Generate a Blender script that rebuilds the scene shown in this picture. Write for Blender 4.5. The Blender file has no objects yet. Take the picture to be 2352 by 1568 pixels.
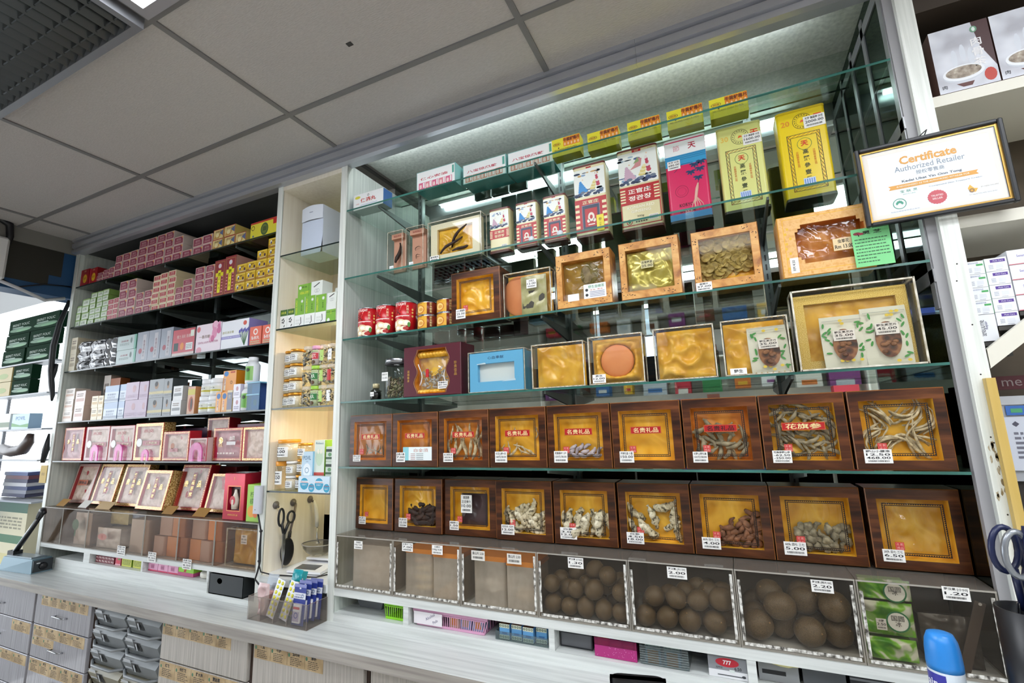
import bpy, math, random
from mathutils import Matrix, Vector
from mathutils import noise as mnoise

scene = bpy.context.scene
COL = scene.collection
random.seed(7)
PI = math.pi

# ---------------------------------------------------------------- camera, world, exposure
cam_d = bpy.data.cameras.new('camera')
cam_d.sensor_width = 36.0
cam_d.lens = 36.0 * 1084.5 / 2352.0
cam_d.clip_start = 0.02
cam = bpy.data.objects.new('camera', cam_d)
COL.objects.link(cam)
RV = Vector((0.90786505, 0.41809656, -0.03124606))
UV = Vector((0.10164564, -0.14718705, 0.98387201))
FV = Vector((-0.40675449, 0.89639904, 0.17612367))
cam.matrix_world = Matrix(((RV.x, UV.x, -FV.x, 0.0), (RV.y, UV.y, -FV.y, -1.745), (RV.z, UV.z, -FV.z, 1.60), (0, 0, 0, 1)))
scene.camera = cam
vs = scene.view_settings
scene.display_settings.display_device = 'sRGB'
vs.view_transform = 'Standard'
vs.look = 'None'
vs.exposure = 0.0
vs.gamma = 1.0
vs.use_curve_mapping = False
cy = scene.cycles
cy.max_bounces = 12
cy.diffuse_bounces = 3
cy.glossy_bounces = 4
cy.transmission_bounces = 4
cy.transparent_max_bounces = 40
cy.caustics_reflective = False
cy.caustics_refractive = False
cy.sample_clamp_indirect = 6.0
cy.blur_glossy = 0.5

world = bpy.data.worlds.new('world')
scene.world = world
world.use_nodes = True
WBG = world.node_tree.nodes['Background']
WBG.inputs[0].default_value = (0.86, 0.93, 1.0, 1)
WBG.inputs[1].default_value = 5.0
LAMP = 17.5        # emission of the fluorescent ceiling panels

# ---------------------------------------------------------------- materials
def lin(h):
    h = h.lstrip('#')
    c = [int(h[i:i + 2], 16) / 255 for i in (0, 2, 4)]
    return tuple(x / 12.92 if x <= 0.04045 else ((x + 0.055) / 1.055) ** 2.4 for x in c) + (1.0,)

MATS = {}
def new_mat(name):
    m = bpy.data.materials.new(name)
    m.use_nodes = True
    nt = m.node_tree
    nt.nodes.clear()
    out = nt.nodes.new('ShaderNodeOutputMaterial')
    return m, nt, out

def N(nt, kind, **kw):
    n = nt.nodes.new('ShaderNode' + kind)
    for k, v in kw.items():
        setattr(n, k, v)
    return n

def K(h, rough=0.5, metal=0.0, spec=0.5, emit=0.0):
    """plain coloured material with a faint mottling"""
    key = (h, rough, metal, spec, emit)
    if key in MATS:
        return MATS[key]
    m, nt, out = new_mat('paint_' + h)
    b = N(nt, 'BsdfPrincipled')
    b.inputs['Base Color'].default_value = lin(h)
    b.inputs['Roughness'].default_value = rough
    b.inputs['Metallic'].default_value = metal
    b.inputs['Specular IOR Level'].default_value = spec
    if emit:
        b.inputs['Emission Color'].default_value = lin(h)
        b.inputs['Emission Strength'].default_value = emit
    nt.links.new(b.outputs[0], out.inputs[0])
    MATS[key] = m
    return m

def NM(key, stops, scale=(1, 1, 1), rough=0.5, detail=4.0, nscale=1.0, metal=0.0, bump=0.0, kind='noise', spec=0.5, dist=0.0):
    """noise / voronoi ramp in object space; stops = [(pos, hex)...]"""
    if key in MATS:
        return MATS[key]
    m, nt, out = new_mat(key)
    L = nt.links.new
    tc = N(nt, 'TexCoord')
    mp = N(nt, 'Mapping')
    mp.inputs['Scale'].default_value = scale
    L(tc.outputs['Object'], mp.inputs[0])
    if kind == 'noise':
        t = N(nt, 'TexNoise')
        t.inputs['Detail'].default_value = detail
        t.inputs['Distortion'].default_value = dist
        fac = t.outputs[0]
    else:
        t = N(nt, 'TexVoronoi')
        fac = t.outputs['Distance']
    t.inputs['Scale'].default_value = nscale
    L(mp.outputs[0], t.inputs['Vector'])
    r = N(nt, 'ValToRGB')
    e = r.color_ramp.elements
    while len(e) < len(stops):
        e.new(0.5)
    for q, (p, h) in zip(e, stops):
        q.position = p
        q.color = lin(h)
    L(fac, r.inputs[0])
    b = N(nt, 'BsdfPrincipled')
    b.inputs['Roughness'].default_value = rough
    b.inputs['Metallic'].default_value = metal
    b.inputs['Specular IOR Level'].default_value = spec
    L(r.outputs[0], b.inputs['Base Color'])
    if bump:
        bp = N(nt, 'Bump')
        bp.inputs['Strength'].default_value = bump
        bp.inputs['Distance'].default_value = 0.004
        L(fac, bp.inputs['Height'])
        L(bp.outputs[0], b.inputs['Normal'])
    L(b.outputs[0], out.inputs[0])
    MATS[key] = m
    return m

def clear(key, tint, gloss=1.0, rough=0.02, haze=0.0, hazecol='ffffff', ior=1.45):
    """thin see-through sheet: transparent + fresnel reflection (+ a little diffuse haze)"""
    if key in MATS:
        return MATS[key]
    m, nt, out = new_mat(key)
    L = nt.links.new
    tr = N(nt, 'BsdfTransparent')
    tr.inputs[0].default_value = lin(tint)
    base = tr.outputs[0]
    if haze:
        d = N(nt, 'BsdfDiffuse')
        d.inputs[0].default_value = lin(hazecol)
        mx = N(nt, 'MixShader')
        nz = N(nt, 'TexNoise')
        nz.inputs['Scale'].default_value = 5
        mu = N(nt, 'Math', operation='MULTIPLY_ADD')
        mu.inputs[1].default_value = haze * .5
        mu.inputs[2].default_value = haze * .75
        L(nz.outputs[0], mu.inputs[0])
        L(mu.outputs[0], mx.inputs[0])
        L(base, mx.inputs[1])
        L(d.outputs[0], mx.inputs[2])
        base = mx.outputs[0]
    g = N(nt, 'BsdfGlossy')
    g.inputs['Roughness'].default_value = rough
    lw = N(nt, 'LayerWeight')
    pw = N(nt, 'Math', operation='POWER')
    pw.inputs[1].default_value = 4.0
    L(lw.outputs['Facing'], pw.inputs[0])
    ma = N(nt, 'Math', operation='MULTIPLY_ADD')
    ma.inputs[1].default_value = 0.85
    ma.inputs[2].default_value = 0.035
    L(pw.outputs[0], ma.inputs[0])
    mu2 = N(nt, 'Math', operation='MULTIPLY', use_clamp=True)
    mu2.inputs[1].default_value = gloss * 0.6
    L(ma.outputs[0], mu2.inputs[0])
    mx2 = N(nt, 'MixShader')
    L(mu2.outputs[0], mx2.inputs[0])
    L(base, mx2.inputs[1])
    L(g.outputs[0], mx2.inputs[2])
    L(mx2.outputs[0], out.inputs[0])
    MATS[key] = m
    return m

def mirror_mat(key, tint, rough=0.015):
    if key in MATS:
        return MATS[key]
    m, nt, out = new_mat(key)
    g = N(nt, 'BsdfGlossy')
    g.inputs[0].default_value = lin(tint)
    g.inputs['Roughness'].default_value = rough
    nt.links.new(g.outputs[0], out.inputs[0])
    MATS[key] = m
    return m

LAM = NM('laminate_upright', [(0.3, 'd4d8d0'), (0.7, 'f0f2ec')], (90, 90, 3), 0.4, 3)
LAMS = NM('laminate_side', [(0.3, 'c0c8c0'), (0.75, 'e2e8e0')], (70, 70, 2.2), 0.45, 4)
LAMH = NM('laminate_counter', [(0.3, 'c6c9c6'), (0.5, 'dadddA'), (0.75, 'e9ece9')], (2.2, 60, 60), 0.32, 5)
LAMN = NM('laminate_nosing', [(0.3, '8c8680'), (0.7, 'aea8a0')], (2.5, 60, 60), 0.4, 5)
LAMC = NM('laminate_cream', [(0.3, 'e9dfcc'), (0.7, 'f2ead9')], (50, 50, 2), 0.5, 3)
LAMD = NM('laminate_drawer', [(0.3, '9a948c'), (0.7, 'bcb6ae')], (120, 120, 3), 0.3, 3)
WOOD = NM('rosewood_foil', [(0.32, '220f07'), (0.5, '49240f'), (0.68, '744222')], (3, 30, 42), 0.28, 6, 1.0, dist=0.6)
WOODEDGE = K('8a5426', 0.35)
BURL = NM('burl_veneer', [(0.25, '8a4a12'), (0.45, 'c98a3c'), (0.7, 'e2ae62')], (14, 14, 18), 0.3, 8, 1.0, dist=1.5)
SATIN = NM('gold_satin', [(0.3, 'dca022'), (0.55, 'f6c142'), (0.8, 'ffe08a')], (9, 9, 9), 0.27, 2, dist=1.2, bump=0.25)
SATO = NM('orange_satin', [(0.3, 'c8731c'), (0.6, 'e89a3a'), (0.8, 'f3b25a')], (9, 9, 9), 0.36, 2, dist=1.2)
GLASS = clear('shelf_glass', 'eef6f2', 1.3, 0.015)
GEDGE = NM('glass_edge', [(0.3, '1a443c'), (0.7, '4a867a')], (3, 3, 3), 0.15)
DEDGE = NM('dark_glass_edge', [(0.3, '101a18'), (0.7, '2c3a36')], (3, 3, 3), 0.15)
PANE = clear('box_window', 'fdfcfa', 0.25, 0.05)
ACRY = clear('acrylic_sheet', 'f4f2ee', 0.8, 0.06, 0.03, 'c8beb2')
ACRD = clear('acrylic_dusty', 'f2efea', 0.8, 0.08, 0.025, 'b8aea4')
FILM = clear('clear_film', 'f4f4f4', 2.6, 0.12)
FROST = clear('frosted_plastic', 'f0ece6', 0.6, 0.25, 0.46, 'fbf1e6')
MIRR = mirror_mat('mirror_glass', 'd6e0da')
BLACK = K('15161a', 0.4)
WHITE = K('f2f2f0', 0.45)
INK = K('1d1d20', 0.6)
ALU = K('bcbec6', 0.30, 0.55)
STEEL = K('b9bcc2', 0.25, 1.0)

# ---------------------------------------------------------------- text glyph cache
GLY = {}
def glyphs(s, bold=0.0):
    key = (s, bold)
    if key not in GLY:
        c = bpy.data.curves.new('t', 'FONT')
        c.body = s
        c.offset = bold
        c.resolution_u = 2
        o = bpy.data.objects.new('t', c)
        COL.objects.link(o)
        m = bpy.data.meshes.new_from_object(o.evaluated_get(bpy.context.evaluated_depsgraph_get()))
        vs_ = [(v.co.x, v.co.y) for v in m.vertices]
        fs_ = [tuple(p.vertices) for p in m.polygons]
        if vs_:
            x0 = min(v[0] for v in vs_); x1 = max(v[0] for v in vs_)
            y0 = min(v[1] for v in vs_); y1 = max(v[1] for v in vs_)
            vs_ = [(v[0] - x0, v[1] - y0) for v in vs_]
            GLY[key] = (vs_, fs_, x1 - x0, y1 - y0)
        else:
            GLY[key] = ([], [], 1, 1)
        bpy.data.objects.remove(o)
        bpy.data.curves.remove(c)
        bpy.data.meshes.remove(m)
    return GLY[key]

# ---------------------------------------------------------------- mesh builder
class MB:
    def __init__(s):
        s.v = []; s.f = []; s.mi = []; s.sm = []; s.mats = []; s.T = Matrix.Identity(4)

    def at(s, x=0, y=0, z=0, rx=0, ry=0, rz=0, sc=1):
        s.T = Matrix.Translation((x, y, z)) @ Matrix.Rotation(rz, 4, 'Z') @ Matrix.Rotation(ry, 4, 'Y') @ Matrix.Rotation(rx, 4, 'X') @ Matrix.Scale(sc, 4)
        return s

    def add(s, vs_, fs_, mat, smooth=False):
        if mat not in s.mats:
            s.mats.append(mat)
        k = s.mats.index(mat)
        b = len(s.v)
        s.v += [tuple(s.T @ Vector(p)) for p in vs_]
        for f in fs_:
            s.f.append(tuple(b + i for i in f)); s.mi.append(k); s.sm.append(smooth)
        return s

    def box(s, x0, x1, y0, y1, z0, z1, mat, front=None, right=None, top=None, bottom=None, ch=0.0):
        if ch:
            return s.cbox(x0, x1, y0, y1, z0, z1, mat, ch)
        P = [(x0, y0, z0), (x1, y0, z0), (x1, y1, z0), (x0, y1, z0), (x0, y0, z1), (x1, y0, z1), (x1, y1, z1), (x0, y1, z1)]
        F = [((0, 1, 5, 4), front), ((1, 2, 6, 5), right), ((4, 5, 6, 7), top), ((0, 3, 2, 1), bottom), ((3, 7, 6, 2), None), ((0, 4, 7, 3), right)]
        for f, m in F:
            s.add([P[i] for i in f], [(0, 1, 2, 3)], m or mat)
        return s

    def cbox(s, x0, x1, y0, y1, z0, z1, mat, c):
        """box whose vertical and horizontal edges are all chamfered"""
        c = min(c, (x1 - x0) * .45, (y1 - y0) * .45, (z1 - z0) * .45)
        ps = []
        for X, sx in ((x0, 1), (x1, -1)):
            for Y, sy in ((y0, 1), (y1, -1)):
                for Z, sz in ((z0, 1), (z1, -1)):
                    ps += [(X + sx * c, Y + sy * c, Z), (X + sx * c, Y, Z + sz * c), (X, Y + sy * c, Z + sz * c)]
        def i(a, b, d, k): return (a * 4 + b * 2 + d) * 3 + k
        F = []
        for d in (0, 1):
            q = [i(0, 0, d, 0), i(1, 0, d, 0), i(1, 1, d, 0), i(0, 1, d, 0)]; F.append(q if d else q[::-1])
            q = [i(0, d, 0, 1), i(1, d, 0, 1), i(1, d, 1, 1), i(0, d, 1, 1)]; F.append(q[::-1] if d else q)
            q = [i(d, 0, 0, 2), i(d, 1, 0, 2), i(d, 1, 1, 2), i(d, 0, 1, 2)]; F.append(q if d else q[::-1])
        for a in (0, 1):
            for b in (0, 1):
                F.append([i(0, a, b, 0), i(1, a, b, 0), i(1, a, b, 1), i(0, a, b, 1)][::(1 if a == b else -1)])
                F.append([i(a, 0, b, 0), i(a, 1, b, 0), i(a, 1, b, 2), i(a, 0, b, 2)][::(-1 if a == b else 1)])
                F.append([i(a, b, 0, 1), i(a, b, 1, 1), i(a, b, 1, 2), i(a, b, 0, 2)][::(1 if a == b else -1)])
        for a in (0, 1):
            for b in (0, 1):
                for d in (0, 1):
                    F.append([i(a, b, d, 0), i(a, b, d, 1), i(a, b, d, 2)][::(1 if (a + b + d) % 2 else -1)])
        return s.add(ps, F, mat)

    def rect(s, x0, x1, z0, z1, mat, y=-0.0004):
        return s.add([(x0, y, z0), (x1, y, z0), (x1, y, z1), (x0, y, z1)], [(0, 1, 2, 3)], mat)

    def frame(s, x0, x1, z0, z1, t, mat, y=-0.0004):
        s.rect(x0, x1, z0, z0 + t, mat, y); s.rect(x0, x1, z1 - t, z1, mat, y)
        s.rect(x0, x0 + t, z0 + t, z1 - t, mat, y); return s.rect(x1 - t, x1, z0 + t, z1 - t, mat, y)

    def disc(s, x, z, rx, rz, mat, y=-0.0004, n=18, a0=0, a1=2 * PI):
        P = [(x + rx * math.cos(a0 + (a1 - a0) * i / n), y, z + rz * math.sin(a0 + (a1 - a0) * i / n)) for i in range(n)]
        return s.add(P, [tuple(range(n))], mat)

    def ring(s, x, z, r0, r1, mat, y=-0.0004, n=24, k=1.0):
        P = []
        for i in range(n):
            c, q = math.cos(2 * PI * i / n), math.sin(2 * PI * i / n)
            P += [(x + r0 * c, y, z + r0 * q * k), (x + r1 * c, y, z + r1 * q * k)]
        return s.add(P, [(2 * i, 2 * i + 1, (2 * i + 3) % (2 * n), (2 * i + 2) % (2 * n)) for i in range(n)], mat)

    def poly(s, pts, mat, y=-0.0004):
        return s.add([(p[0], y, p[1]) for p in pts], [tuple(range(len(pts)))], mat)

    def text(s, t, x, z, h, mat, y=-0.0008, al='c', w=None, bold=0.0, rot=0.0, vert=False):
        """flat lettering facing -y; z = baseline, h = height; w = fit to width"""
        if vert:
            for i, ch in enumerate(t):
                s.text(ch, x, z - i * h * 1.15, h, mat, y, 'c', None, bold)
            return s
        vs_, fs_, W, H = glyphs(t, bold)
        sx = sz = h / max(H, 1e-6)
        if w:
            sx = w / W
        off = {'c': -W * sx / 2, 'l': 0, 'r': -W * sx}[al]
        c, q = math.cos(rot), math.sin(rot)
        P = []
        for a, b in vs_:
            u, v = a * sx + off, b * sz
            P.append((x + u * c - v * q, y, z + u * q + v * c))
        return s.add(P, fs_, mat)

    def tube(s, pts, r, mat, n=8, cap=True, smooth=True):
        pts = [Vector(p) for p in pts]
        rs = r if isinstance(r, (list, tuple)) else [r] * len(pts)
        V = []; F = []
        up = None
        for i, p in enumerate(pts):
            d = (pts[min(i + 1, len(pts) - 1)] - pts[max(i - 1, 0)]).normalized()
            if up is None:
                up = d.orthogonal().normalized()
            up = (up - d * up.dot(d)).normalized()
            sd = d.cross(up)
            for k in range(n):
                a = 2 * PI * k / n
                V.append(tuple(p + (up * math.cos(a) + sd * math.sin(a)) * rs[i]))
        for i in range(len(pts) - 1):
            for k in range(n):
                F.append((i * n + k, i * n + (k + 1) % n, (i + 1) * n + (k + 1) % n, (i + 1) * n + k))
        if cap:
            F.append(tuple(range(n))[::-1]); F.append(tuple((len(pts) - 1) * n + k for k in range(n)))
        return s.add(V, F, mat, smooth)

    def lathe(s, prof, mat, n=24, x=0, y=0, z=0, smooth=True, sx=1, sy=1, capb=True, capt=True):
        """prof = [(radius, height)...] about a vertical axis"""
        V = []; F = []
        for r, h in prof:
            for k in range(n):
                a = 2 * PI * k / n
                V.append((x + r * math.cos(a) * sx, y + r * math.sin(a) * sy, z + h))
        for i in range(len(prof) - 1):
            for k in range(n):
                F.append((i * n + k, i * n + (k + 1) % n, (i + 1) * n + (k + 1) % n, (i + 1) * n + k))
        if capb: F.append(tuple(range(n))[::-1])
        if capt: F.append(tuple((len(prof) - 1) * n + k for k in range(n)))
        return s.add(V, F, mat, smooth)

    def blob(s, c, r, mat, n=12, m=8, amp=0.0, freq=3.0, seed=0.0):
        """ellipsoid with noise bumps"""
        V = []; F = []
        for i in range(m + 1):
            t = PI * i / m
            for k in range(n):
                a = 2 * PI * k / n
                d = Vector((math.sin(t) * math.cos(a), math.sin(t) * math.sin(a), math.cos(t)))
                g = 1 + amp * mnoise.noise(d * freq + Vector((seed, seed * 2.1, 0))) if amp else 1
                V.append((c[0] + d.x * r[0] * g, c[1] + d.y * r[1] * g, c[2] + d.z * r[2] * g))
        for i in range(m):
            for k in range(n):
                F.append((i * n + k, (i + 1) * n + k, (i + 1) * n + (k + 1) % n, i * n + (k + 1) % n))
        return s.add(V, F, mat, True)

    def grid(s, fn, nu, nv, mat, smooth=True):
        V = [fn(i / nu, j / nv) for j in range(nv + 1) for i in range(nu + 1)]
        F = [(j * (nu + 1) + i, j * (nu + 1) + i + 1, (j + 1) * (nu + 1) + i + 1, (j + 1) * (nu + 1) + i) for j in range(nv) for i in range(nu)]
        return s.add(V, F, mat, smooth)

    def mesh(s, name):
        me = bpy.data.meshes.new(name)
        me.from_pydata(s.v, [], s.f)
        for m in s.mats:
            me.materials.append(m)
        me.polygons.foreach_set('material_index', s.mi)
        me.polygons.foreach_set('use_smooth', s.sm)
        me.update()
        return me

    def build(s, name, parent=None, loc=None, rz=0, rx=0, ry=0):
        o = bpy.data.objects.new(name, s.mesh(name))
        COL.objects.link(o)
        if parent: o.parent = parent
        if loc: o.location = loc
        o.rotation_euler = (rx, ry, rz)
        return o

EPS = .0006       # things stand a hair above what carries them
def tag(o, label, cat, group=None, kind=None):
    o['label'] = label; o['category'] = cat
    if group: o['group'] = group
    if kind: o['kind'] = kind
    return o

def thing(name, label, cat, loc, group=None, rz=0, rx=0, ry=0):
    o = bpy.data.objects.new(name, None)
    COL.objects.link(o)
    o.location = (loc[0], loc[1], loc[2] + (0 if name in ('glass_shelf', 'shelf_unit', 'display_rack', 'display_cabinet', 'acrylic_bin', 'ceiling_light', 'ceiling_louver') else EPS))
    o.rotation_euler = (rx, ry, rz)
    o.empty_display_size = 0.02
    return tag(o, label, cat, group)

def one(name, mb, label, cat, loc, group=None, rz=0, rx=0, ry=0):
    """a thing that is a single mesh"""
    return tag(mb.build(name, None, (loc[0], loc[1], loc[2] + (EPS if any(loc) else 0)), rz, rx, ry), label, cat, group)

def place(name, me, label, cat, loc, group=None, rz=0, rx=0, ry=0, sc=None):
    o = bpy.data.objects.new(name, me)
    COL.objects.link(o)
    o.location = (loc[0], loc[1], loc[2] + EPS); o.rotation_euler = (rx, ry, rz)
    if sc: o.scale = sc if isinstance(sc, tuple) else (sc, sc, sc)
    return tag(o, label, cat, group)

def struct(name, mb, parent=None):
    o = mb.build(name, parent)
    if not parent: o['kind'] = 'structure'
    return o

ORD = ['', 'first', 'second', 'third', 'fourth', 'fifth', 'sixth', 'seventh', 'eighth', 'ninth', 'tenth', 'eleventh', 'twelfth', 'thirteenth', 'fourteenth', 'fifteenth', 'sixteenth', 'seventeenth', 'eighteenth', 'nineteenth', 'twentieth']
# ---------------------------------------------------------------- levels and planes (metres)
S1, S2, S3, S4, S5, BT = 2.732, 2.3635, 2.0494, 1.7413, 1.4366, 1.1335
L1, L2, L3, L4, L5, LBT = 2.7236, 2.4155, 2.087, 1.7277, 1.4595, 1.155
C1, C2, C3, C4, C5 = 2.5712, 2.154, 1.7294, 1.3157, 0.9148
CT = 0.765                   # worktop
CEIL = 3.097
DEP = 0.39                   # shelf depth
XE, XL0, XL1, XM0, XM1, XR = -4.385, -2.23, -2.192, -1.7535, -1.715, 0.588

# ---------------------------------------------------------------- room shell
TILE = NM('ceiling_board', [(0.35, 'bdb9b6'), (0.65, 'c6c2bf')], (60, 260, 60), 0.9, 4, bump=0.35)
TBAR = K('7d7c7c', 0.5)
XA, G0, G1 = -1.772, -0.928, -0.328
b = MB()
b.box(-4.45, 3.0, -5.2, 0.55, CEIL, CEIL + 0.06, TILE)
y = G1
while y > -5.2:
    b.box(-4.45, 3.0, y - 0.012, y + 0.012, CEIL - 0.006, CEIL, TBAR); y -= 0.6
x = XA - 2.4
while x < 3.0:
    b.box(x - 0.012, x + 0.012, -5.2, 0.55, CEIL - 0.0061, CEIL, TBAR); x += 1.2
b.at(-1.216, -0.52, CEIL - 0.002).box(-0.012, 0.012, -0.009, 0.009, 0, 0.002, K('3a3836'))
b.at()
struct('ceiling', b)
b = MB(); b.box(-4.62, 3.0, -5.2, 0.55, -0.05, 0, NM('floor_tile', [(0.4, 'b4b0a8'), (0.6, 'c8c3ba')], (3, 3, 3), 0.35))
struct('floor', b)
WALLP = NM('wall_plaster', [(0.4, 'dcdad2'), (0.6, 'e6e4dc')], (4, 4, 4), 0.8)
b = MB(); b.box(-4.45, 3.0, 0.47, 0.55, 0, CEIL, WALLP); struct('wall_front', b)
b = MB(); b.box(-4.45, 3.0, -5.25, -5.15, 0, CEIL, WALLP); struct('wall_back', b)
b = MB(); b.box(3.0, 3.08, -5.2, 0.55, 0, CEIL, WALLP); struct('wall_right', b)
# wall over the shop opening: grey beam, dark shutter box with blue paint
b = MB()
b.box(-4.62, -4.44, -5.2, 0.55, 2.99, CEIL, K('82807a', 0.7))
b.box(-4.62, -4.45, -5.2, -.13, 2.72, 2.99, K('2b2a22', 0.7))
b.box(-4.62, -4.4505, -.13, -.06, 2.80, 2.99, K('2b2a22', 0.7))
b.box(-4.62, -4.455, -5.2, 0.55, 2.65, 2.99, NM('shutter_box_paint', [(0.35, '1c3a58'), (0.65, '22507c')], (1, 1.3, 1.6), 0.55, 3))
b.box(-4.62, -4.45, -5.2, -3.6, 0, 2.65, WALLP)
b.box(-4.62, -4.45, 0.15, 0.55, 0, 2.65, NM('opening_jamb', [(0.4, 'b9bcc0'), (0.6, 'cfd3d6')], (3, 3, 3), 0.6))
struct('wall_left', b)

# ---------------------------------------------------------------- ceiling lamps
EMIT = K('f4f9ff', 0.5, emit=LAMP)
def lamp(x0, y0, label):
    t = thing('ceiling_light', label, 'ceiling light', (x0 + 0.6, y0 + 0.3, CEIL), 'fluorescent panels in the ceiling grid')
    f = MB()
    for a in ((-.588, .588, -.288, -.252), (-.588, .588, .252, .288), (-.588, -.552, -.252, .252), (.552, .588, -.252, .252)):
        f.box(a[0], a[1], a[2], a[3], -0.022, -0.006, K('b4b4b8', 0.35, 0.6))
    f.build('frame', t)
    d = MB(); d.box(-.552, .552, -.252, .252, -0.016, -0.006, EMIT); d.build('diffuser', t)
lamp(XA, G0 - 0.6, 'lit white fluorescent ceiling panel next to the metal louvre at the top edge')
lamp(XA + 1.2, G0 - 1.8, 'lit ceiling panel behind the viewer over the middle of the shop')
lamp(XA + 2.4, G0 - 0.6, 'lit ceiling panel above the right end of the counter')
lamp(XA, G0 - 3.0, 'added ceiling panel far behind the viewer, brightening the far middle of the shop')  # unseen lamp added to brighten the dim far room in the mirrors
lamp(XA + 3.6, G0 - 1.8, 'extra fill panel behind the viewer, brightening the right side of the shop')  # second added lamp, out of view, lifts the far room and the shelf fronts
lamp(XA + 2.4, G0 - 3.0, 'lit ceiling panel near the back wall of the shop')

t = thing('led_tube', 'slim lit tube tucked behind the aluminium cornice of the right bay', 'tube light', (-.6, .055, 3.04))
b = MB(); b.tube([(-1.0, 0, 0), (1.0, 0, 0)], .011, K('f4faff', .5, emit=26.0), 10); b.build('tube', t)
b = MB(); b.box(-1.02, 1.02, -.012, .012, .012, .034, K('e8e8ea', .4)); b.build('batten', t)
for z, n in ((C2, 'upper'), (C3, 'lower')):
    t = thing('led_strip', 'warm lit strip on the column upright, %s of two' % n, 'strip light', (XM0 - .012, .19, z - .03))
    b = MB(); b.box(-.006, .006, -.14, .14, -.004, .008, K('e8e0d0', .4)); b.build('holder', t)
    b = MB(); b.box(-.0085, .0055, -.135, .135, -.008, -.0045, K('ffd9a8', .5, emit=150.0)); b.build('lit_strip', t)
# louvre panel
t = thing('ceiling_louver', 'dark metal louvre grille panel in the ceiling, top left corner', 'ceiling grille', (XA - 0.6, G0 - 0.3, CEIL))
f = MB(); g = MB()
lm = K('55585a', 0.22, 0.85)
for a in ((-.588, .588, -.288, -.262), (-.588, .588, .262, .288), (-.588, -.562, -.262, .262), (.562, .588, -.262, .262)):
    f.box(a[0], a[1], a[2], a[3], -0.05, -0.006, K('8b8c90', 0.35, 0.6))
f.build('frame', t)
for i in range(20):
    x = -.56 + 1.12 * (i + .5) / 20
    g.at(x, 0, -0.028, ry=0.6); g.box(-0.002, 0.002, -.262, .262, -0.022, 0.020, lm)
g.at()
for i in range(7):
    y = -.262 + .524 * (i + .5) / 7
    g.box(-.56, .56, y - 0.002, y + 0.002, -0.040, -0.010, lm)
g.build('louver', t)
bk = MB(); bk.box(-.562, .562, -.262, .262, -0.008, -0.006, K('4a4d50', 0.15, 0.9)); bk.build('back_plate', t)

# ---------------------------------------------------------------- built-in display unit: one carcass
unit = thing('display_cabinet', 'long built-in white laminate display cabinet with mirrored backs and aluminium cornice', 'cabinet', (-2, 0, 0))
def upart(name, mb, label=None):
    o = mb.build(name, unit, (2, 0, 0))
    if label: o['label'] = label
    return o
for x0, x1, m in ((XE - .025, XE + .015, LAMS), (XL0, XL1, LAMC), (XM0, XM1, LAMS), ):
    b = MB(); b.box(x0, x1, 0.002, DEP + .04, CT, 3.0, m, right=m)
    b.box(x0, x1, -0.004, 0.004, CT, 3.0, LAM)
    upart('upright', b)
b = MB(); b.box(.588, .613, 0.0, .02, .86, 3.09, K('9b9a9c', .4)); b.box(.613, .657, -.02, DEP, .86, 3.09, LAM); b.box(.588, .613, 0.02, DEP + .04, CT, 3.09, mirror_mat('side_mirror', '77827c'))
for z in (2.0, 2.5, 3.0): b.box(.584, .588, .0, DEP, z - .02, z + .02, K('8d8e90', .35, .4))
for y_ in (0.005, .2, .375): b.box(.584, .588, y_, y_ + .03, 1.9, 3.05, K('8d8e90', .35, .4))
for zz, xx in ((2.02, .634), (1.97, .626), (1.84, .640), (1.70, .636), (1.60, .642), (1.53, .630), (1.515, .634), (1.33, .632), (2.35, .63)): b.disc(xx, zz, .0022, .0022, K('1c1814'), -.0204, 8)
r_ = random.Random(21); WORN = NM('bare_wood', [(.4, '8c7a58'), (.6, 'b8ac92')], (90, 90, 60), .8)
for k in range(26):
    zz = 1.52 - abs(r_.gauss(0, .11)); xx = r_.uniform(.619, .652); n = 7
    b.poly([(xx + r_.uniform(.3, 1) * .004 * math.cos(6.283 * q / n), zz + r_.uniform(.3, 1) * .014 * math.sin(6.283 * q / n)) for q in range(n)], WORN, -.0203)
upart('upright', b, 'white upright at the right end with worn paint and nail holes')
b = MB()
b.box(XM1, .588, DEP, DEP + .01, BT, 3.075, MIRR); upart('mirror_back', b, 'mirrored back of the right bay')
b = MB(); b.box(XE + .015, XL0, DEP, DEP + .01, LBT, 3.0, mirror_mat('mirror_left', 'a9b0ae')); upart('mirror_back', b, 'mirrored back of the left bay')
b = MB(); b.box(XL1, XM0, DEP, DEP + .01, C5, 3.0, LAMC); b.box(XL1, XM0, .0, DEP, 2.96, 3.0, LAMC); upart('back_panel', b, 'cream laminate back of the narrow column')
b = MB(); b.box(XE, XL0, .03, DEP, 3.0, 3.03, K('4a4c4c', .5)); b.box(XM1, .588, .03, DEP, 3.075, 3.09, LAMS); upart('top_board', b)
# aluminium cornice track
b = MB()
prof = [(-.012, 2.985), (-.034, 2.99), (-.034, 3.012), (-.022, 3.018), (-.022, 3.026), (-.036, 3.031), (-.036, 3.062), (-.024, 3.067), (-.024, 3.074), (-.038, 3.078), (-.038, 3.097), (.03, 3.097), (.03, 2.985)]
for xa, xb in ((XE - .03, -.2), (-.199, .656)):
    n = len(prof)
    b.add([(xa, p[0], p[1]) for p in prof] + [(xb, p[0], p[1]) for p in prof], [(i, i + n, (i + 1) % n + n, (i + 1) % n) for i in range(n)] + [tuple(range(n)), tuple(range(2 * n - 1, n - 1, -1))], ALU)
upart('cornice_track', b, 'grooved aluminium track along the ceiling')
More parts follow.
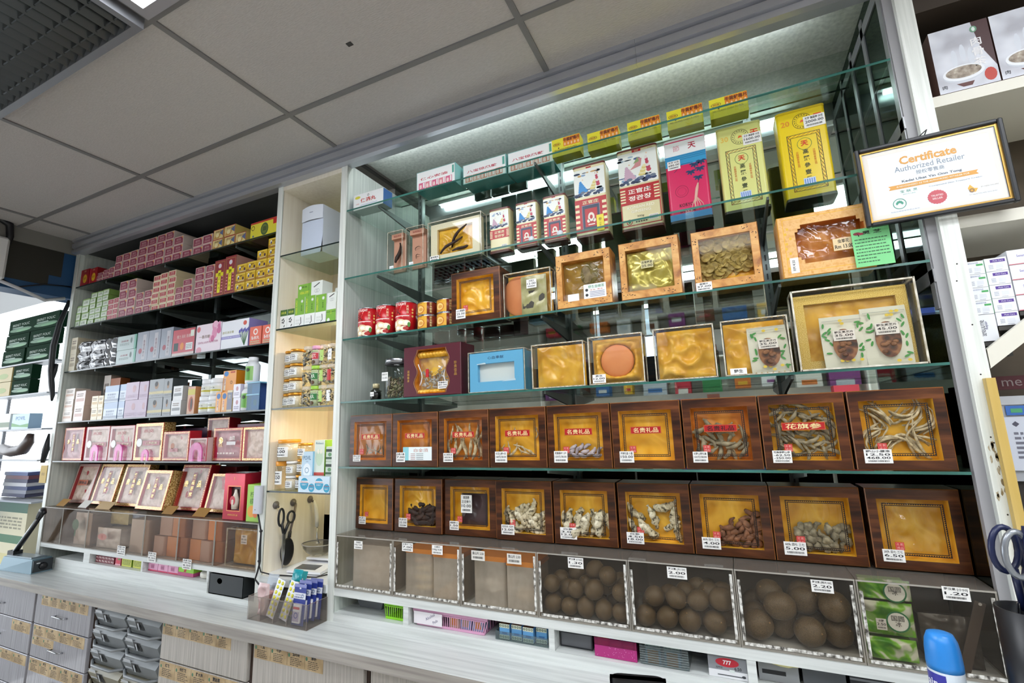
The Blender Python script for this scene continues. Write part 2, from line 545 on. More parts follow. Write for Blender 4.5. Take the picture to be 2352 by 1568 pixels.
# slotted standards on the mirrors
std = K('6f7674', .35, .7)
for xs in (-1.52, -.665, .19):
    b = MB(); b.box(xs - .014, xs + .014, DEP - .014, DEP, BT, 3.0, std)
    for k in range(46): b.box(xs - .003, xs + .003, DEP - .0145, DEP - .0139, BT + .02 + k * .04, BT + .045 + k * .04, BLACK)
    upart('slotted_standard', b)
for xs in (-4.0, -3.3, -2.6):
    b = MB(); b.box(xs - .014, xs + .014, DEP - .014, DEP, LBT, 3.0, std); upart('slotted_standard', b)
# base: rails, cubby floors, dividers
b = MB(); b.box(XM1, .59, .0, .03, .872, .905, LAMH); upart('base_rail', b)
b = MB(); b.box(XE, XL0, .0, .03, .895, .92, LAMH); upart('base_rail', b)
b = MB(); b.box(XM1, .59, .03, DEP, .89, .905, LAMH); upart('bin_board', b)
b = MB(); b.box(XE, XL0, .03, DEP, .905, .92, LAMH); upart('bin_board', b)
b = MB(); b.box(XM1, .64, .0, DEP, CT, .80, LAMH); upart('plinth', b)
b = MB(); b.box(-4.15, -2.597, .0, DEP, CT, .84, LAMH); b.box(-2.597, XL1, .0, DEP, CT, .788, LAMH); upart('plinth', b)
b = MB(); b.box(XL1, XM0, -.01, DEP, C5 - .035, C5, K('eceef2', .35), front=LAMH); b.box(XL1, XM0, .0, DEP, CT, CT + .04, LAMH); upart('plinth', b, 'white floor of the narrow column')
for x0, x1, z0, z1 in ((-1.332, -1.306, .8, .872), (-.684, -.662, .8, .872), (-.036, -.01, .8, .872), (-3.82, -3.75, .84, .895), (-3.2, -3.185, .84, .895), (-2.61, -2.595, .84, .895)):
    b = MB(); b.box(x0, x1, 0.002, DEP, z0, z1, LAMH); upart('divider', b)
b = MB(); b.box(XE, .59, DEP, DEP + .02, CT, BT, K('84796c', .7)); upart('lower_back', b)

# ---------------------------------------------------------------- glass shelves with brackets
BRK = K('606865', .4, .3)
def glass_shelf(x0, x1, z, label, brk=(), t=.008, mat=GLASS, edge=GEDGE):
    s = thing('glass_shelf', label, 'shelf', ((x0 + x1) / 2, 0, z), 'glass shelves of the display cabinet')
    c = (x0 + x1) / 2
    b = MB(); b.box(x0 - c, x1 - c, 0, DEP - .02, -t, 0, mat, front=edge); b.build('glass_plate', s)
    for bx in brk:
        b = MB()
        b.add([(bx - c - .004, .02, -t - .001), (bx - c - .004, .02, -t - .012), (bx - c - .004, DEP - .015, -t - .058), (bx - c - .004, DEP - .015, -t - .001),
               (bx - c + .004, .02, -t - .001), (bx - c + .004, .02, -t - .012), (bx - c + .004, DEP - .015, -t - .058), (bx - c + .004, DEP - .015, -t - .001)],
              [(0, 1, 2, 3), (7, 6, 5, 4), (0, 4, 5, 1), (1, 5, 6, 2), (2, 6, 7, 3), (3, 7, 4, 0)], BRK)
        b.build('bracket', s)
BR = (-1.52, -.665, .19); BL = (-4.0, -3.3, -2.6)
for z, n in ((S1, 'topmost glass shelf of the right bay, holding slim yellow boxes'), (S2, 'glass shelf holding the tall ginseng tins'), (S3, 'glass shelf holding red tins and burl wood boxes'),
             (S4, 'glass shelf holding the satin-lined clear boxes'), (S5, 'glass shelf under the upper row of dark wood boxes')):
    glass_shelf(XM1 + .002, .582, z, n, BR[:2] if z == S1 else BR)
for z, n in ((L1, 'topmost glass shelf of the left bay, holding maroon cartons'), (L2, 'second glass shelf down in the left bay, with tall red and gold boxes'), (L3, 'glass shelf with the pink and lavender flower boxes'),
             (L4, 'glass shelf with white tubs and orange boxes'), (L5, 'glass shelf with upright red gift boxes')):
    glass_shelf(XE + .02, XL0 - .002, z, n, BL[1:] if z == L5 else BL, mat=clear('shelf_glass_left', 'b9c2be', 2.2, 0.02), edge=DEDGE)
for z, n in ((C1, 'glass shelf under the white box in the narrow column'), (C2, 'glass shelf with green and white cartons in the narrow column'), (C3, 'glass shelf with stacked jars in the narrow column'), (C4, 'lowest glass shelf of the narrow column')):
    glass_shelf(XL1 + .002, XM0 - .002, z, n, (), .008, edge=DEDGE)
b = MB(); b.box(XM1 + .002, .582, .33, DEP - .017, 2.94, 2.948, GLASS, front=GEDGE)
one('glass_shelf', b, 'narrow empty glass ledge high at the back of the right bay', 'shelf', (0, 0, 0), 'glass shelves of the display cabinet')

# ---------------------------------------------------------------- worktop
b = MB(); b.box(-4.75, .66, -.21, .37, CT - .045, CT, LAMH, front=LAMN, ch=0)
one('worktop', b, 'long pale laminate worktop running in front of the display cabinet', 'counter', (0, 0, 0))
# ---------------------------------------------------------------- gift boxes with windows
def price(parent, x, z, w, h, lines=(), y=-.0012, rot=0, dark=False, mat=None, barcode=True):
    """white sticker with printed lines and a bar code"""
    b = MB().at(x, y, z, ry=rot)
    b.box(-w / 2, w / 2, -.0003, .0003, -h / 2, h / 2, mat or K('f4f2ee', .5))
    n = len(lines) + (1 if barcode else 0)
    st = h / (n + .25)
    zz = h / 2 - st * .95
    for k, l in enumerate(lines):
        b.text(l, 0, zz, st * .72, INK, -.0008, w=w * (.86 if len(l) > 3 else .55), bold=.012)
        zz -= st
    if barcode:
        u = -w * .38
        r = random.Random(len(lines) + int(w * 1e5))
        while u < w * .36:
            q = r.choice((.008, .014, .022)) * w
            b.rect(u, u + q, zz + st * .12, zz + st * .62, INK, -.0008); u += q + r.choice((.012, .02)) * w
    return b.build('price_tag', parent)

def wrinkle(x0, x1, z0, z1, y, amp, mat, nu=26, nv=24, freq=9, seed=0, mb=None):
    b = mb or MB()
    def fn(u, v):
        p = Vector(((u + .35 * v) * (x1 - x0) * freq * 4 + seed, (v - .25 * u) * (z1 - z0) * freq * 3, seed * .7))
        e = min(1, 8 * min(u, 1 - u, v, 1 - v) + .15)
        return (x0 + (x1 - x0) * u, y - amp * e * ((1 - abs(mnoise.noise(p * .6)) * 2.2) * .8 + .35 * abs(mnoise.noise(p * 1.7))), z0 + (z1 - z0) * v)
    return b.grid(fn, nu, nv, mat)

def framed_case(w, h, d, win, mat, edge=None, ch=.0025, inner=None, depth=.03):
    """box shell with a rectangular hole in the front; win = (x0, x1, z0, z1)"""
    b = MB()
    a = w / 2
    x0, x1, z0, z1 = win
    O = [(-a + ch, 0, ch), (a - ch, 0, ch), (a - ch, 0, h - ch), (-a + ch, 0, h - ch)]
    I = [(x0, 0, z0), (x1, 0, z0), (x1, 0, z1), (x0, 0, z1)]
    D = [(x0, depth, z0), (x1, depth, z0), (x1, depth, z1), (x0, depth, z1)]
    Q = [(-a, ch, 0), (a, ch, 0), (a, ch, h), (-a, ch, h)]
    B = [(-a, d, 0), (a, d, 0), (a, d, h), (-a, d, h)]
    for i in range(4):
        j = (i + 1) % 4
        b.add([O[i], O[j], I[j], I[i]], [(0, 1, 2, 3)], mat)
        b.add([I[i], I[j], D[j], D[i]], [(0, 1, 2, 3)], inner or mat)
        b.add([Q[i], Q[j], O[j], O[i]], [(0, 1, 2, 3)], edge or mat)
        b.add([B[i], B[j], Q[j], Q[i]], [(0, 1, 2, 3)], mat)
    b.add(B, [(3, 2, 1, 0)], mat)
    return b

GOLDK = K('d8a94e', .35, .4)
def key_border(b, x0, x1, z0, z1, y):
    ink = K('1a0d06', .5)
    b.frame(x0, x1, z0, z1, .0023, ink, y); b.frame(x0 + .006, x1 - .006, z0 + .006, z1 - .006, .0023, ink, y)
    n = int((x1 - x0) / .006); m = int((z1 - z0) / .006)
    for i in range(n):
        u = x0 + .003 + (x1 - x0 - .006) * i / n
        for zz in (z0, z1 - .006): b.rect(u, u + .003, zz + .0018, zz + .0046, ink, y)
    for i in range(m):
        u = z0 + .003 + (z1 - z0 - .006) * i / m
        for xx in (x0, x1 - .006): b.rect(xx + .0018, xx + .0046, u, u + .003, ink, y)

def wood_box(x0, x1, z, h, yf, label, name_zh=None, zh_dark=False, pt=None, lin_mat=SATIN, lin_amp=.006, seal=True, seed=0, d=.10, extra=None, zhs=1):
    w = x1 - x0 - .002
    t = thing('gift_box', label, 'gift box', ((x0 + x1) / 2, yf, z), 'dark wood gift boxes with windows')
    win = (-w * .385, w * .375, h * .12, h * .865)
    framed_case(w, h, d, win, WOOD, WOODEDGE, inner=lin_mat, depth=.044).build('case', t)
    wrinkle(win[0], win[1], win[2], win[3], .043, lin_amp, lin_mat, seed=seed).build('satin_lining', t)
    b = MB(); b.box(win[0], win[1], .003, .0045, win[2], win[3], PANE)
    iw = win[1] - win[0]; ih = win[3] - win[2]
    key_border(b, win[0] + iw * .07, win[1] - iw * .07, win[2] + ih * .07, win[3] - ih * .07, .0028)
    b.build('window_pane', t)
    red = K('b01018', .4)
    if name_zh:
        b = MB(); zc = win[2] + ih * .60
        sw = w * .44 * zhs; sh = w * .105
        b.box(-sw / 2, sw / 2, .0018, .0026, zc - sh / 2, zc + sh / 2, red)
        b.frame(-sw / 2 + .001, sw / 2 - .001, zc - sh / 2 + .001, zc + sh / 2 - .001, .0008, GOLDK, .0016)
        b.text(name_zh, 0, zc - sh * .34, sh * .68, K('2a0606') if zh_dark else K('f0dca0', .4), .0014, w=sw * .82, bold=.014)
        b.build('red_label', t)
    if seal:
        b = MB(); sx = win[0] + iw * .24; sz = win[2] + ih * .22; q = w * .048
        b.box(sx - q, sx + q, .0018, .0026, sz - q, sz + q, K('c4161c', .4))
        b.frame(sx - q * .86, sx + q * .86, sz - q * .86, sz + q * .86, .0009, K('e88a80'), .0016)
        b.text('名貴', sx, sz + q * .08, q * .66, K('f0b4aa'), .0014, w=q * 1.4); b.text('禮品', sx, sz - q * .76, q * .66, K('f0b4aa'), .0014, w=q * 1.4)
        b.build('seal_print', t)
    if pt:
        tw = w * pt[0] * .9; th = w * pt[1] * .9
        price(t, win[0] + tw * .42, win[2] + th * .30, tw, th, pt[2], y=-.001)
    if extra: extra(t, w, h, win)
    return t, win

# upper row of dark wood boxes on S5
def card_ginseng(t, w, h, win):
    b = MB(); x0, x1, z0, z1 = -w * .25, win[1], h * .115, h * .36
    b.box(x0, x1, -.0004, .0002, z0, z1, K('e9f2f2', .5)); b.rect(x0, x0 + (x1 - x0) * .2, z0, z1, K('8fd0d8', .5), -.0006)
    b.text('白全须', (x0 + x1) / 2 + .02, z1 - .022, .015, K('c06a50'), -.0008, w=.075)
    for k in range(4):
        for q, c in ((0, 'a0483c'), (1, '4a4a4a')):
            b.rect(x0 + .042 + q * .03, x0 + .066 + q * (x1 - x0 - .11), z1 - .031 - k * .0075, z1 - .029 - k * .0075, K(c), -.0008)
    b.build('description_card', t)
def inner_tag(t, w, h, win):
    price(t, -.018, h * .56, .055, .075, ('高丽参', '正庄参六', '10.00'), y=.0016)
UP = [(-1.669, -1.417, '名贵礼品', False, (.2, .13, ('野山人参', '12-68元')), .006, 'upper-row dark wood box at the left end, against the laminate side'),
      (-1.416, -1.169, '名贵礼品', False, (.22, .19, ('白参人参', '7.00')), .006, 'upper-row dark wood box with a turquoise-edged description card and 7.00 tag'),
      (-1.166, -.92, '名贵礼品', False, (.22, .17, ('加工参须礼盒', '128元/38.50')), .006, 'upper-row dark wood box filled with long upright pale roots'),
      (-.918, -.666, '名贵礼品', False, (.24, .19, ('长白山参 4支', '168元/58.00')), .006, 'upper-row dark wood box with a few pale roots leaning at the bottom of gold satin'),
      (-.663, -.412, '名贵礼品', False, (.24, .19, ('花旗参片 2片', '120元/38.00')), .004, 'upper-row dark wood box showing pale bean-like roots under a lilac sheen'),
      (-.410, -.163, '名贵礼品', False, (.23, .18, ('海参礼盒 小盒', '150.00')), .003, 'upper-row dark wood box showing only plain gold satin and a 150.00 tag'),
      (-.159, .079, '名贵礼品', True, (.22, .17, ('长野山参礼盒', '150元/58.00')), .006, 'upper-row dark wood box with dark lettering on the red label and brown roots'),
      (.082, .321, '花旗参', False, (.25, .18, ('花旗参野山参', '-62.50', '-250.00')), .006, 'upper-row dark wood box packed with grey roots, 250.00 on its tag'),
      (.326, .565, None, False, (.32, .19, ('野山小腰泡', '12.50', '468.00')), .006, 'upper-row dark wood box at the right end with tangled thin roots, tagged 12.50')]
WB = {}
for i, (x0, x1, zh, dk, pt, amp, lab) in enumerate(UP):
    WB['u%d' % (i + 1)] = wood_box(x0, x1, S5, .236, .02, lab, zh, dk, pt, lin_amp=amp, seed=i * 3.1, extra=card_ginseng if i == 1 else None, d=.12,
                                   zhs=1.15 if i == 7 else 1, lin_mat=SATO if i in (0, 1, 2, 6) else SATIN)
LO = [(-1.712, -1.487, (.21, .17, ('野山参 小', '25.00')), .003, 'lower-row dark wood box at the left end showing plain gold satin, tagged 25.00'),
      (-1.478, -1.214, (.2, .17, ('野山参 切片', '22.50')), .012, 'lower-row dark wood box with dark dried pieces heaped at the bottom'),
      (-1.209, -.949, (.2, .16, ('高丽参 小', '1.50')), .008, 'lower-row dark wood box holding a dark plastic bag with its own tag'),
      (-.947, -.692, (.26, .17, ('当归头 切片', '12.00'), 'p'), .005, 'lower-row dark wood box with gnarled white roots heaped high, faded pinkish tag'),
      (-.687, -.434, (.3, .19, ('白参', '3.00', '12.00')), .005, 'lower-row dark wood box with pale roots standing side by side, tagged 3.00'),
      (-.427, -.167, (.27, .17, ('白参', '4.50', '18.00')), .006, 'lower-row dark wood box with a few large white gnarled roots spread apart, tagged 4.50'),
      (-.164, .085, (.27, .17, ('80头 田七 三七', '4.00')), .005, 'lower-row dark wood box with reddish-brown root pieces, tagged 4.00'),
      (.087, .341, (.28, .18, ('60头 田七 三七', '5.00')), .004, 'lower-row dark wood box with grey knobbly root heads in a bag, tagged 5.00'),
      (.353, .604, (.26, .17, ('20头 田七 三七', '6.50')), .008, 'lower-row dark wood box at the right end under crumpled clear film, tagged 6.50')]
for i, (x0, x1, pt, amp, lab) in enumerate(LO):
    WB['l%d' % (i + 1)] = wood_box(x0, min(x1, .586), BT + .004, .236, .12 + (.012 if i == 2 else 0) - (.0), lab, None, False, pt, lin_amp=amp, seed=40 + i * 2.7, extra=inner_tag if i == 2 else None, d=.115)
# ---------------------------------------------------------------- dried roots and fruit as single pieces
def root_mesh(name, ln, r, mat, bend=.3, amp=.35, seed=0, taper=.5, branch=0, n=8, seg=9, freq=60):
    b = MB(); rd = random.Random(seed)
    pts = []; rs = []
    a = rd.uniform(-bend, bend); c = rd.uniform(-bend, bend)
    for i in range(seg + 1):
        t = i / seg
        pts.append((ln * .5 * (a * math.sin(PI * t) + .1 * math.sin(5 * t + seed)), ln * .12 * math.sin(3 * t + seed), ln * (t - .5) + ln * .1 * c * math.sin(2 * PI * t)))
        e = math.sin(PI * min(max(t, .06), .94)) ** .45
        rs.append(r * e * (1 - taper * t) * (1 + amp * mnoise.noise((t * 7 + seed, seed * 1.7, 3))))
    b.tube(pts, rs, mat, n)
    for k in range(branch):
        t = rd.uniform(.3, .9); p = Vector(pts[int(t * seg)])
        q = p + Vector((rd.uniform(-1, 1), rd.uniform(-.3, .3), rd.uniform(-.9, .4))) * ln * .28
        b.tube([p, (p + q) / 2 + Vector((0, 0, .004)), q], [r * .5, r * .4, r * .15], mat, 6)
    for i, v in enumerate(b.v):
        g = mnoise.noise(Vector(v) * freq + Vector((seed, 0, 0))) * amp * r * .9
        b.v[i] = (v[0] + g, v[1] + g * .6, v[2] + g * .5)
    return b.mesh(name)

def heap(meshes, key, kind, label, cat, spots, sc=1.0):
    """every spot = (u, v, depth, tilt): one piece of its own inside the window of box `key`"""
    t, win = WB[key]
    for i, (u, v, yy, rot, s_) in enumerate(spots):
        place(kind, meshes[i % len(meshes)], label, cat, (t.location.x + win[0] + (win[1] - win[0]) * u, t.location.y + yy * 1.05, t.location.z + win[2] + (win[3] - win[2]) * v), label + 's', 0, 0, rot, s_ * sc)

ROOTP = NM('pale_root', [(0.3, '8a7a5c'), (0.5, 'bcac8a'), (0.75, 'dccfae')], (60, 60, 90), .75, 5)
ROOTW = NM('white_root', [(0.36, '4a4234'), (0.46, 'c4b898'), (0.7, 'f2ead2')], (45, 45, 70), .75, 6, dist=.8)
ROOTG = NM('grey_root', [(0.3, '685f4a'), (0.6, 'a0957a'), (0.8, 'b8ae90')], (60, 60, 60), .7, 5)
ROOTB = NM('brown_root', [(0.3, '543422'), (0.6, '86583c'), (0.8, 'a67c58')], (60, 60, 60), .65, 4)
ROOTD = NM('dark_root', [(0.3, '1c100c'), (0.6, '3a2218'), (0.8, '54362a')], (50, 50, 50), .6, 5)
PODW = NM('pale_pod', [(0.3, '948c94'), (0.7, 'c4bcc4')], (30, 30, 30), .5, 3)
def variants(nm, k, **kw):
    return [root_mesh('%s_%d' % (nm, i), seed=i * 1.9 + 1, **kw) for i in range(k)]
rd = random.Random(11)
mP = variants('root', 4, ln=.07, r=.008, mat=ROOTP, taper=.6, branch=1)
heap(variants('rp', 4, ln=.085, r=.0085, mat=ROOTP, taper=.3), 'u3', 'dried_root', 'long pale upright root in the upper-row box crowded with roots', 'dried root',
     [(.1 + .8 * i / 8, .24 + .03 * (i % 3), .022 + .006 * (i % 2), rd.uniform(-.25, .25), 1) for i in range(9)] + [(.1 + .78 * i / 7, .6 + .05 * (i % 2), .03, rd.uniform(-.2, .2), .9) for i in range(8) if i not in (3, 4)])
heap(mP, 'u4', 'dried_root', 'pale root lying low on yellow satin in the upper-row dark box', 'dried root',
     [(.14, .2, .02, .3, .8), (.24, .26, .024, -.2, .8), (.36, .22, .02, .5, .9), (.5, .24, .024, -.9, .9), (.62, .2, .02, -1.0, .9), (.74, .16, .022, -1.1, .8), (.3, .62, .03, .6, .7), (.86, .6, .03, .1, .7)])
mB_ = variants('pod', 3, ln=.034, r=.009, mat=PODW, taper=.2, amp=.15)
heap(mB_, 'u5', 'dried_root', 'pale bean-like root in the lilac-tinted upper-row box', 'dried root',
     [(.25 + .6 * (i % 5) / 4 + .04 * (i // 5), .10 + .085 * (i // 5), .02 + .006 * (i // 5), rd.uniform(.6, 1.9), 1) for i in range(13)])
heap(variants('rg', 4, ln=.06, r=.010, mat=ROOTG, taper=.5, branch=2), 'u7', 'dried_root', 'brown ginseng root in the box with dark red-label lettering', 'dried root',
     [(.14 + .72 * (i % 6) / 5, .15 + .15 * (i // 6) + .03 * (i % 2), .02 + .005 * (i % 3), rd.uniform(-1.5, 1.5), 1) for i in range(22)])
heap(variants('rq', 4, ln=.06, r=.0078, mat=ROOTG, taper=.5, branch=2), 'u8', 'dried_root', 'grey root in the box with the three-character red label', 'dried root',
     [(.1 + .8 * (i % 7) / 6, .12 + .13 * (i // 7) + .03 * (i % 2), .02 + .006 * (i % 3), rd.uniform(-1.6, 1.6), 1) for i in range(46)])
heap(variants('rt', 5, ln=.085, r=.005, mat=ROOTP, taper=.5, bend=.9), 'u9', 'dried_root', 'thin curved root in the last upper-row box beside the right upright', 'dried root',
     [(.5 + .34 * math.cos(i * .62) + rd.uniform(-.06, .06), .5 + .36 * math.sin(i * .62) + rd.uniform(-.06, .06), .018 + .006 * (i % 4), i * .62 + rd.uniform(-.5, .5) * 1, 1) for i in range(44)])
heap(variants('rs', 3, ln=.03, r=.004, mat=ROOTG, taper=.4), 'u1', 'dried_root', 'small dull root in the leftmost upper-row dark box', 'dried root',
     [(.3 + .5 * (i % 5) / 4, .2 + .07 * (i // 5), .024, rd.uniform(-1.5, 1.5), 1) for i in range(11)])
heap(variants('dk', 4, ln=.06, r=.016, mat=ROOTD, taper=.2, amp=.6), 'l2', 'dried_piece', 'dark dried piece heaped in the second lower-row box', 'dried herb',
     [(.3 + .62 * (i % 5) / 4, .1 + .11 * (i // 5), .02 + .006 * (i // 5), rd.uniform(.8, 2.2), 1) for i in range(20)])
mW = variants('gw', 5, ln=.10, r=.021, mat=ROOTW, taper=.35, branch=2, amp=.55, n=10, seg=12)
heap(mW, 'l4', 'gnarled_root', 'gnarled white root in the box with the faded pinkish tag', 'dried root',
     [(.08, .36, .026, .2, .8), (.2, .2, .022, -.5, .8), (.34, .12, .02, .8, .8), (.3, .52, .026, 1.2, .85), (.42, .34, .022, -.6, .9), (.58, .2, .02, .3, .85), (.7, .36, .024, 1.0, .8), (.62, .54, .026, .3, .8), (.82, .2, .02, -.3, .85), (.9, .34, .024, .5, .75), (.5, .08, .02, 1.4, .7), (.76, .08, .022, 1.7, .7), (.14, .06, .02, 1.6, .7), (.44, .5, .03, .9, .75), (.74, .2, .02, -.7, .8), (.94, .1, .02, .2, .7), (.52, .3, .028, -1.1, .8)])
heap(mW, 'l5', 'gnarled_root', 'pale root standing in the box between the gnarled-root boxes', 'dried root',
     [(.06 + .88 * i / 8, .24 + .05 * (i % 2), .02 + .006 * (i % 2), rd.uniform(-.25, .25) + (PI if i % 2 else 0), 1.0) for i in range(9)] + [(.9, .4, .028, 1.2, .8), (.2, .1, .018, 1.3, .6)])
heap(mW, 'l6', 'gnarled_root', 'large white gnarled root in the sixth lower-row box', 'dried root',
     [(.16, .58, .024, -.7, .85), (.44, .48, .024, -.4, .85), (.7, .74, .026, 1.2, .85), (.78, .46, .024, .5, .9), (.36, .24, .022, -.8, .9), (.94, .2, .024, .1, .8), (.05, .26, .026, -.5, .7)])
heap(variants('br', 5, ln=.042, r=.0105, mat=ROOTB, taper=.3, amp=.4), 'l7', 'dried_root', 'reddish-brown root piece in the seventh lower-row box', 'dried root',
     [(.12 + .8 * (i % 9) / 8 + .03 * ((i // 9) % 2), .08 + .088 * (i // 9), .02 + .004 * (i % 3), rd.uniform(-1.5, 1.5), 1) for i in range(63) if (i % 9) > (i // 9) * 1.2 - 1])
heap(variants('kn', 5, ln=.036, r=.014, mat=ROOTG, taper=.35, amp=.6, branch=1), 'l8', 'dried_root', 'grey knobbly root head in the eighth lower-row box', 'dried root',
     [(.2 + .66 * (i % 6) / 5 + .05 * ((i // 6) % 2), .1 + .11 * (i // 6), .02 + .004 * (i % 3), rd.uniform(-.9, .9), 1) for i in range(27) if not (i > 23)])

# bags inside boxes
def film_bag(name, key, label, cat, win, mat, amp=.006, y=.02, seed=1, text=None):
    t, w_ = WB[key]
    b = wrinkle(w_[0] + (w_[1] - w_[0]) * win[0], w_[0] + (w_[1] - w_[0]) * win[1], w_[2] + (w_[3] - w_[2]) * win[2], w_[2] + (w_[3] - w_[2]) * win[3], 0, amp, mat, 22, 22, seed=seed)
    return one(name, b, label, cat, (t.location.x, t.location.y + y, t.location.z))
film_bag('plastic_bag', 'l3', 'dark purple-brown plastic bag inside the third lower-row dark box', 'plastic bag', (.2, .86, .06, .82), NM('dark_bag', [(.3, '2c2024'), (.7, '5c4a50')], (8, 8, 8), .25, 3), .006, .034, 5)
film_bag('plastic_bag', 'l8', 'clear grey bag around root heads in the eighth lower-row box', 'plastic bag', (.1, .9, .04, .9), FILM, .006, .014, 9)
film_bag('plastic_bag', 'l9', 'crumpled clear film behind the window of the last lower-row box', 'plastic bag', (.05, .95, .05, .92), FILM, .010, .016, 14)
film_bag('plastic_bag', 'u1', 'clear glossy bag behind the window of the leftmost upper-row box', 'plastic bag', (.06, .94, .06, .95), FILM, .004, .016, 3)
# ---------------------------------------------------------------- goods of the right bay
def rprism(b, w, d, r, z0, z1, mat, n=5, inset=0.0):
    """upright prism with rounded corners; front face on y = 0"""
    w -= 2 * inset; P = []
    for cx, cy_, a0 in ((w / 2 - r, d - inset - r, 0), (-w / 2 + r, d - inset - r, PI / 2), (-w / 2 + r, inset + r, PI), (w / 2 - r, inset + r, 1.5 * PI)):
        for i in range(n + 1):
            a = a0 + PI / 2 * i / n
            P.append((cx + r * math.cos(a), cy_ + r * math.sin(a)))
    m = len(P)
    b.add([(p[0], p[1], z0) for p in P] + [(p[0], p[1], z1) for p in P], [(i, (i + 1) % m, (i + 1) % m + m, i + m) for i in range(m)], mat, True)
    b.add([(p[0], p[1], z0) for p in P], [tuple(range(m))[::-1]], mat)
    return b.add([(p[0], p[1], z1) for p in P], [tuple(range(m))], mat)

TINBASE = K('6e3730', .35)
def tin(label, x0, x1, z, h, y, d, body, paint, base=TINBASE, lid=None, r=.012, rz=0):
    w = x1 - x0
    t = thing('ginseng_tin', label, 'tin', ((x0 + x1) / 2, y, z), 'ginseng tins on the glass shelf', rz)
    b = MB(); rprism(b, w, d, r, .010, h - .008, body); paint(b, w, h); b.build('tin_body', t)
    b = MB(); rprism(b, w, d, r, 0, .010, base, inset=-.0012); b.build('base_rim', t)
    b = MB(); rprism(b, w, d, r, h - .008, h, lid or base, inset=-.0012); b.build('lid', t)
    return t

CREAM = K('e6dcae', .35); RED = K('b3161c', .4); NAVY = K('22304c', .4); PALE = K('e9ece4', .35)
def scene_art(b, w, h, z0, z1, blue=True, seed=1):
    """the painted landscape band: pale sky, rocks, water, small figures in robes"""
    a = w / 2 - .003
    b.rect(-a, a, z0, z1, PALE, -.0004)
    r = random.Random(seed); H = z1 - z0
    for k in range(26):
        u = r.uniform(-a * .95, a * .75); v = z0 + H * r.choice((.04, .1, .16, .24, .78, .86))
        b.disc(u, v, w * r.uniform(.03, .11), H * r.uniform(.015, .045), K(r.choice(('26344e', '47608a', '8ba6c4', 'c9a36a', '54606a', '9fb4c0'))), -.0006, 9)
    for k in range(6):
        b.disc(-a * (.42 + .03 * k), z0 + H * (.2 + .065 * k), a * (.34 - .05 * k), H * .06, K('3f8fd0' if blue else 'c8a6b8'), -.0008 - k * 1e-5, 10)
        b.disc(a * (.56 - .02 * k), z0 + H * (.36 + .08 * k), a * (.13 - .012 * k), H * .06, K(('c04a5a', 'b8405a', 'e4dcd8')[k % 3]), -.0008 - k * 1e-5, 8)
        b.disc(a * (.2 + .03 * k), z0 + H * (.26 + .05 * k), a * (.2 - .02 * k), H * .045, K(('d8c87a', 'e4dca8')[k % 2]), -.0007 - k * 1e-5, 8)
    for k in range(9): b.disc(a * (-.85 + .2 * k), z0 + H * (.06 + .05 * (k * 7 % 3)), a * .16, H * .05, K(('2b3550', '3d4d70', '6a7688')[k % 3]), -.00095 - k * 1e-5, 7)
    b.disc(a * .5, z0 + H * .88, w * .02, w * .022, K('e0c0a0'), -.0009, 8)
    b.disc(-a * .42, z0 + H * .62, w * .02, w * .022, K('e0c0a0'), -.0009, 8)

def red_panel(b, w, z0, z1):
    a = w / 2 - .002
    b.rect(-a, a, z0, z1, RED, -.0004)
    n = 5
    for s in (-1, 1):
        for k in range(n):
            zc = z0 + (z1 - z0) * (.14 + .8 * k / n)
            x0, x1 = sorted((s * a * .98, s * a * .72)); b.rect(x0, x1, zc, zc + (z1 - z0) * .08, CREAM, -.0006)

def krg_seal(b, w, h):
    scene_art(b, w, h, h * .55, h * .94)
    b.rect(-w * .08, w * .08, h * .945, h * .965, RED, -.0006)
    red_panel(b, w, h * .06, h * .52)
    b.text('正官庄', 0, h * .445, h * .05, CREAM, -.0008, w=w * .5, bold=.02)
    b.rect(-w * .27, w * .27, h * .09, h * .43, NAVY, -.0008); b.frame(-w * .27, w * .27, h * .09, h * .43, w * .012, K('8f9cb0'), -.001)
    b.rect(-w * .19, w * .19, h * .13, h * .38, RED, -.001)
    b.disc(0, h * .26, w * .1, h * .062, K('efe6d8'), -.0012); b.disc(0, h * .26, w * .045, h * .03, RED, -.0014, 10)
    for s in (-1, 1): b.disc(s * w * .09, h * .21, w * .045, h * .026, K('efe6d8'), -.0012, 10)
    b.rect(-w * .1, w * .1, h * .15, h * .165, K('efe6d8'), -.0012)
def krg_name(b, w, h):
    scene_art(b, w, h, h * .55, h * .94, False, 5)
    red_panel(b, w, h * .32, h * .52)
    b.text('正官庄', 0, h * .43, h * .06, CREAM, -.0008, w=w * .5, bold=.02)
    b.text('정관장', 0, h * .345, h * .06, CREAM, -.0008, w=w * .5, bold=.02)
    b.rect(w * .1, w * .36, h * .1, h * .17, K('f2f0ea'), -.0006)
    for k in range(9): b.rect(w * .12 + k * w * .026, w * .13 + k * w * .026, h * .105, h * .165, INK, -.0008)
    b.rect(-w / 2 + .002, w / 2 - .002, h * .05, h * .06, RED, -.0006)
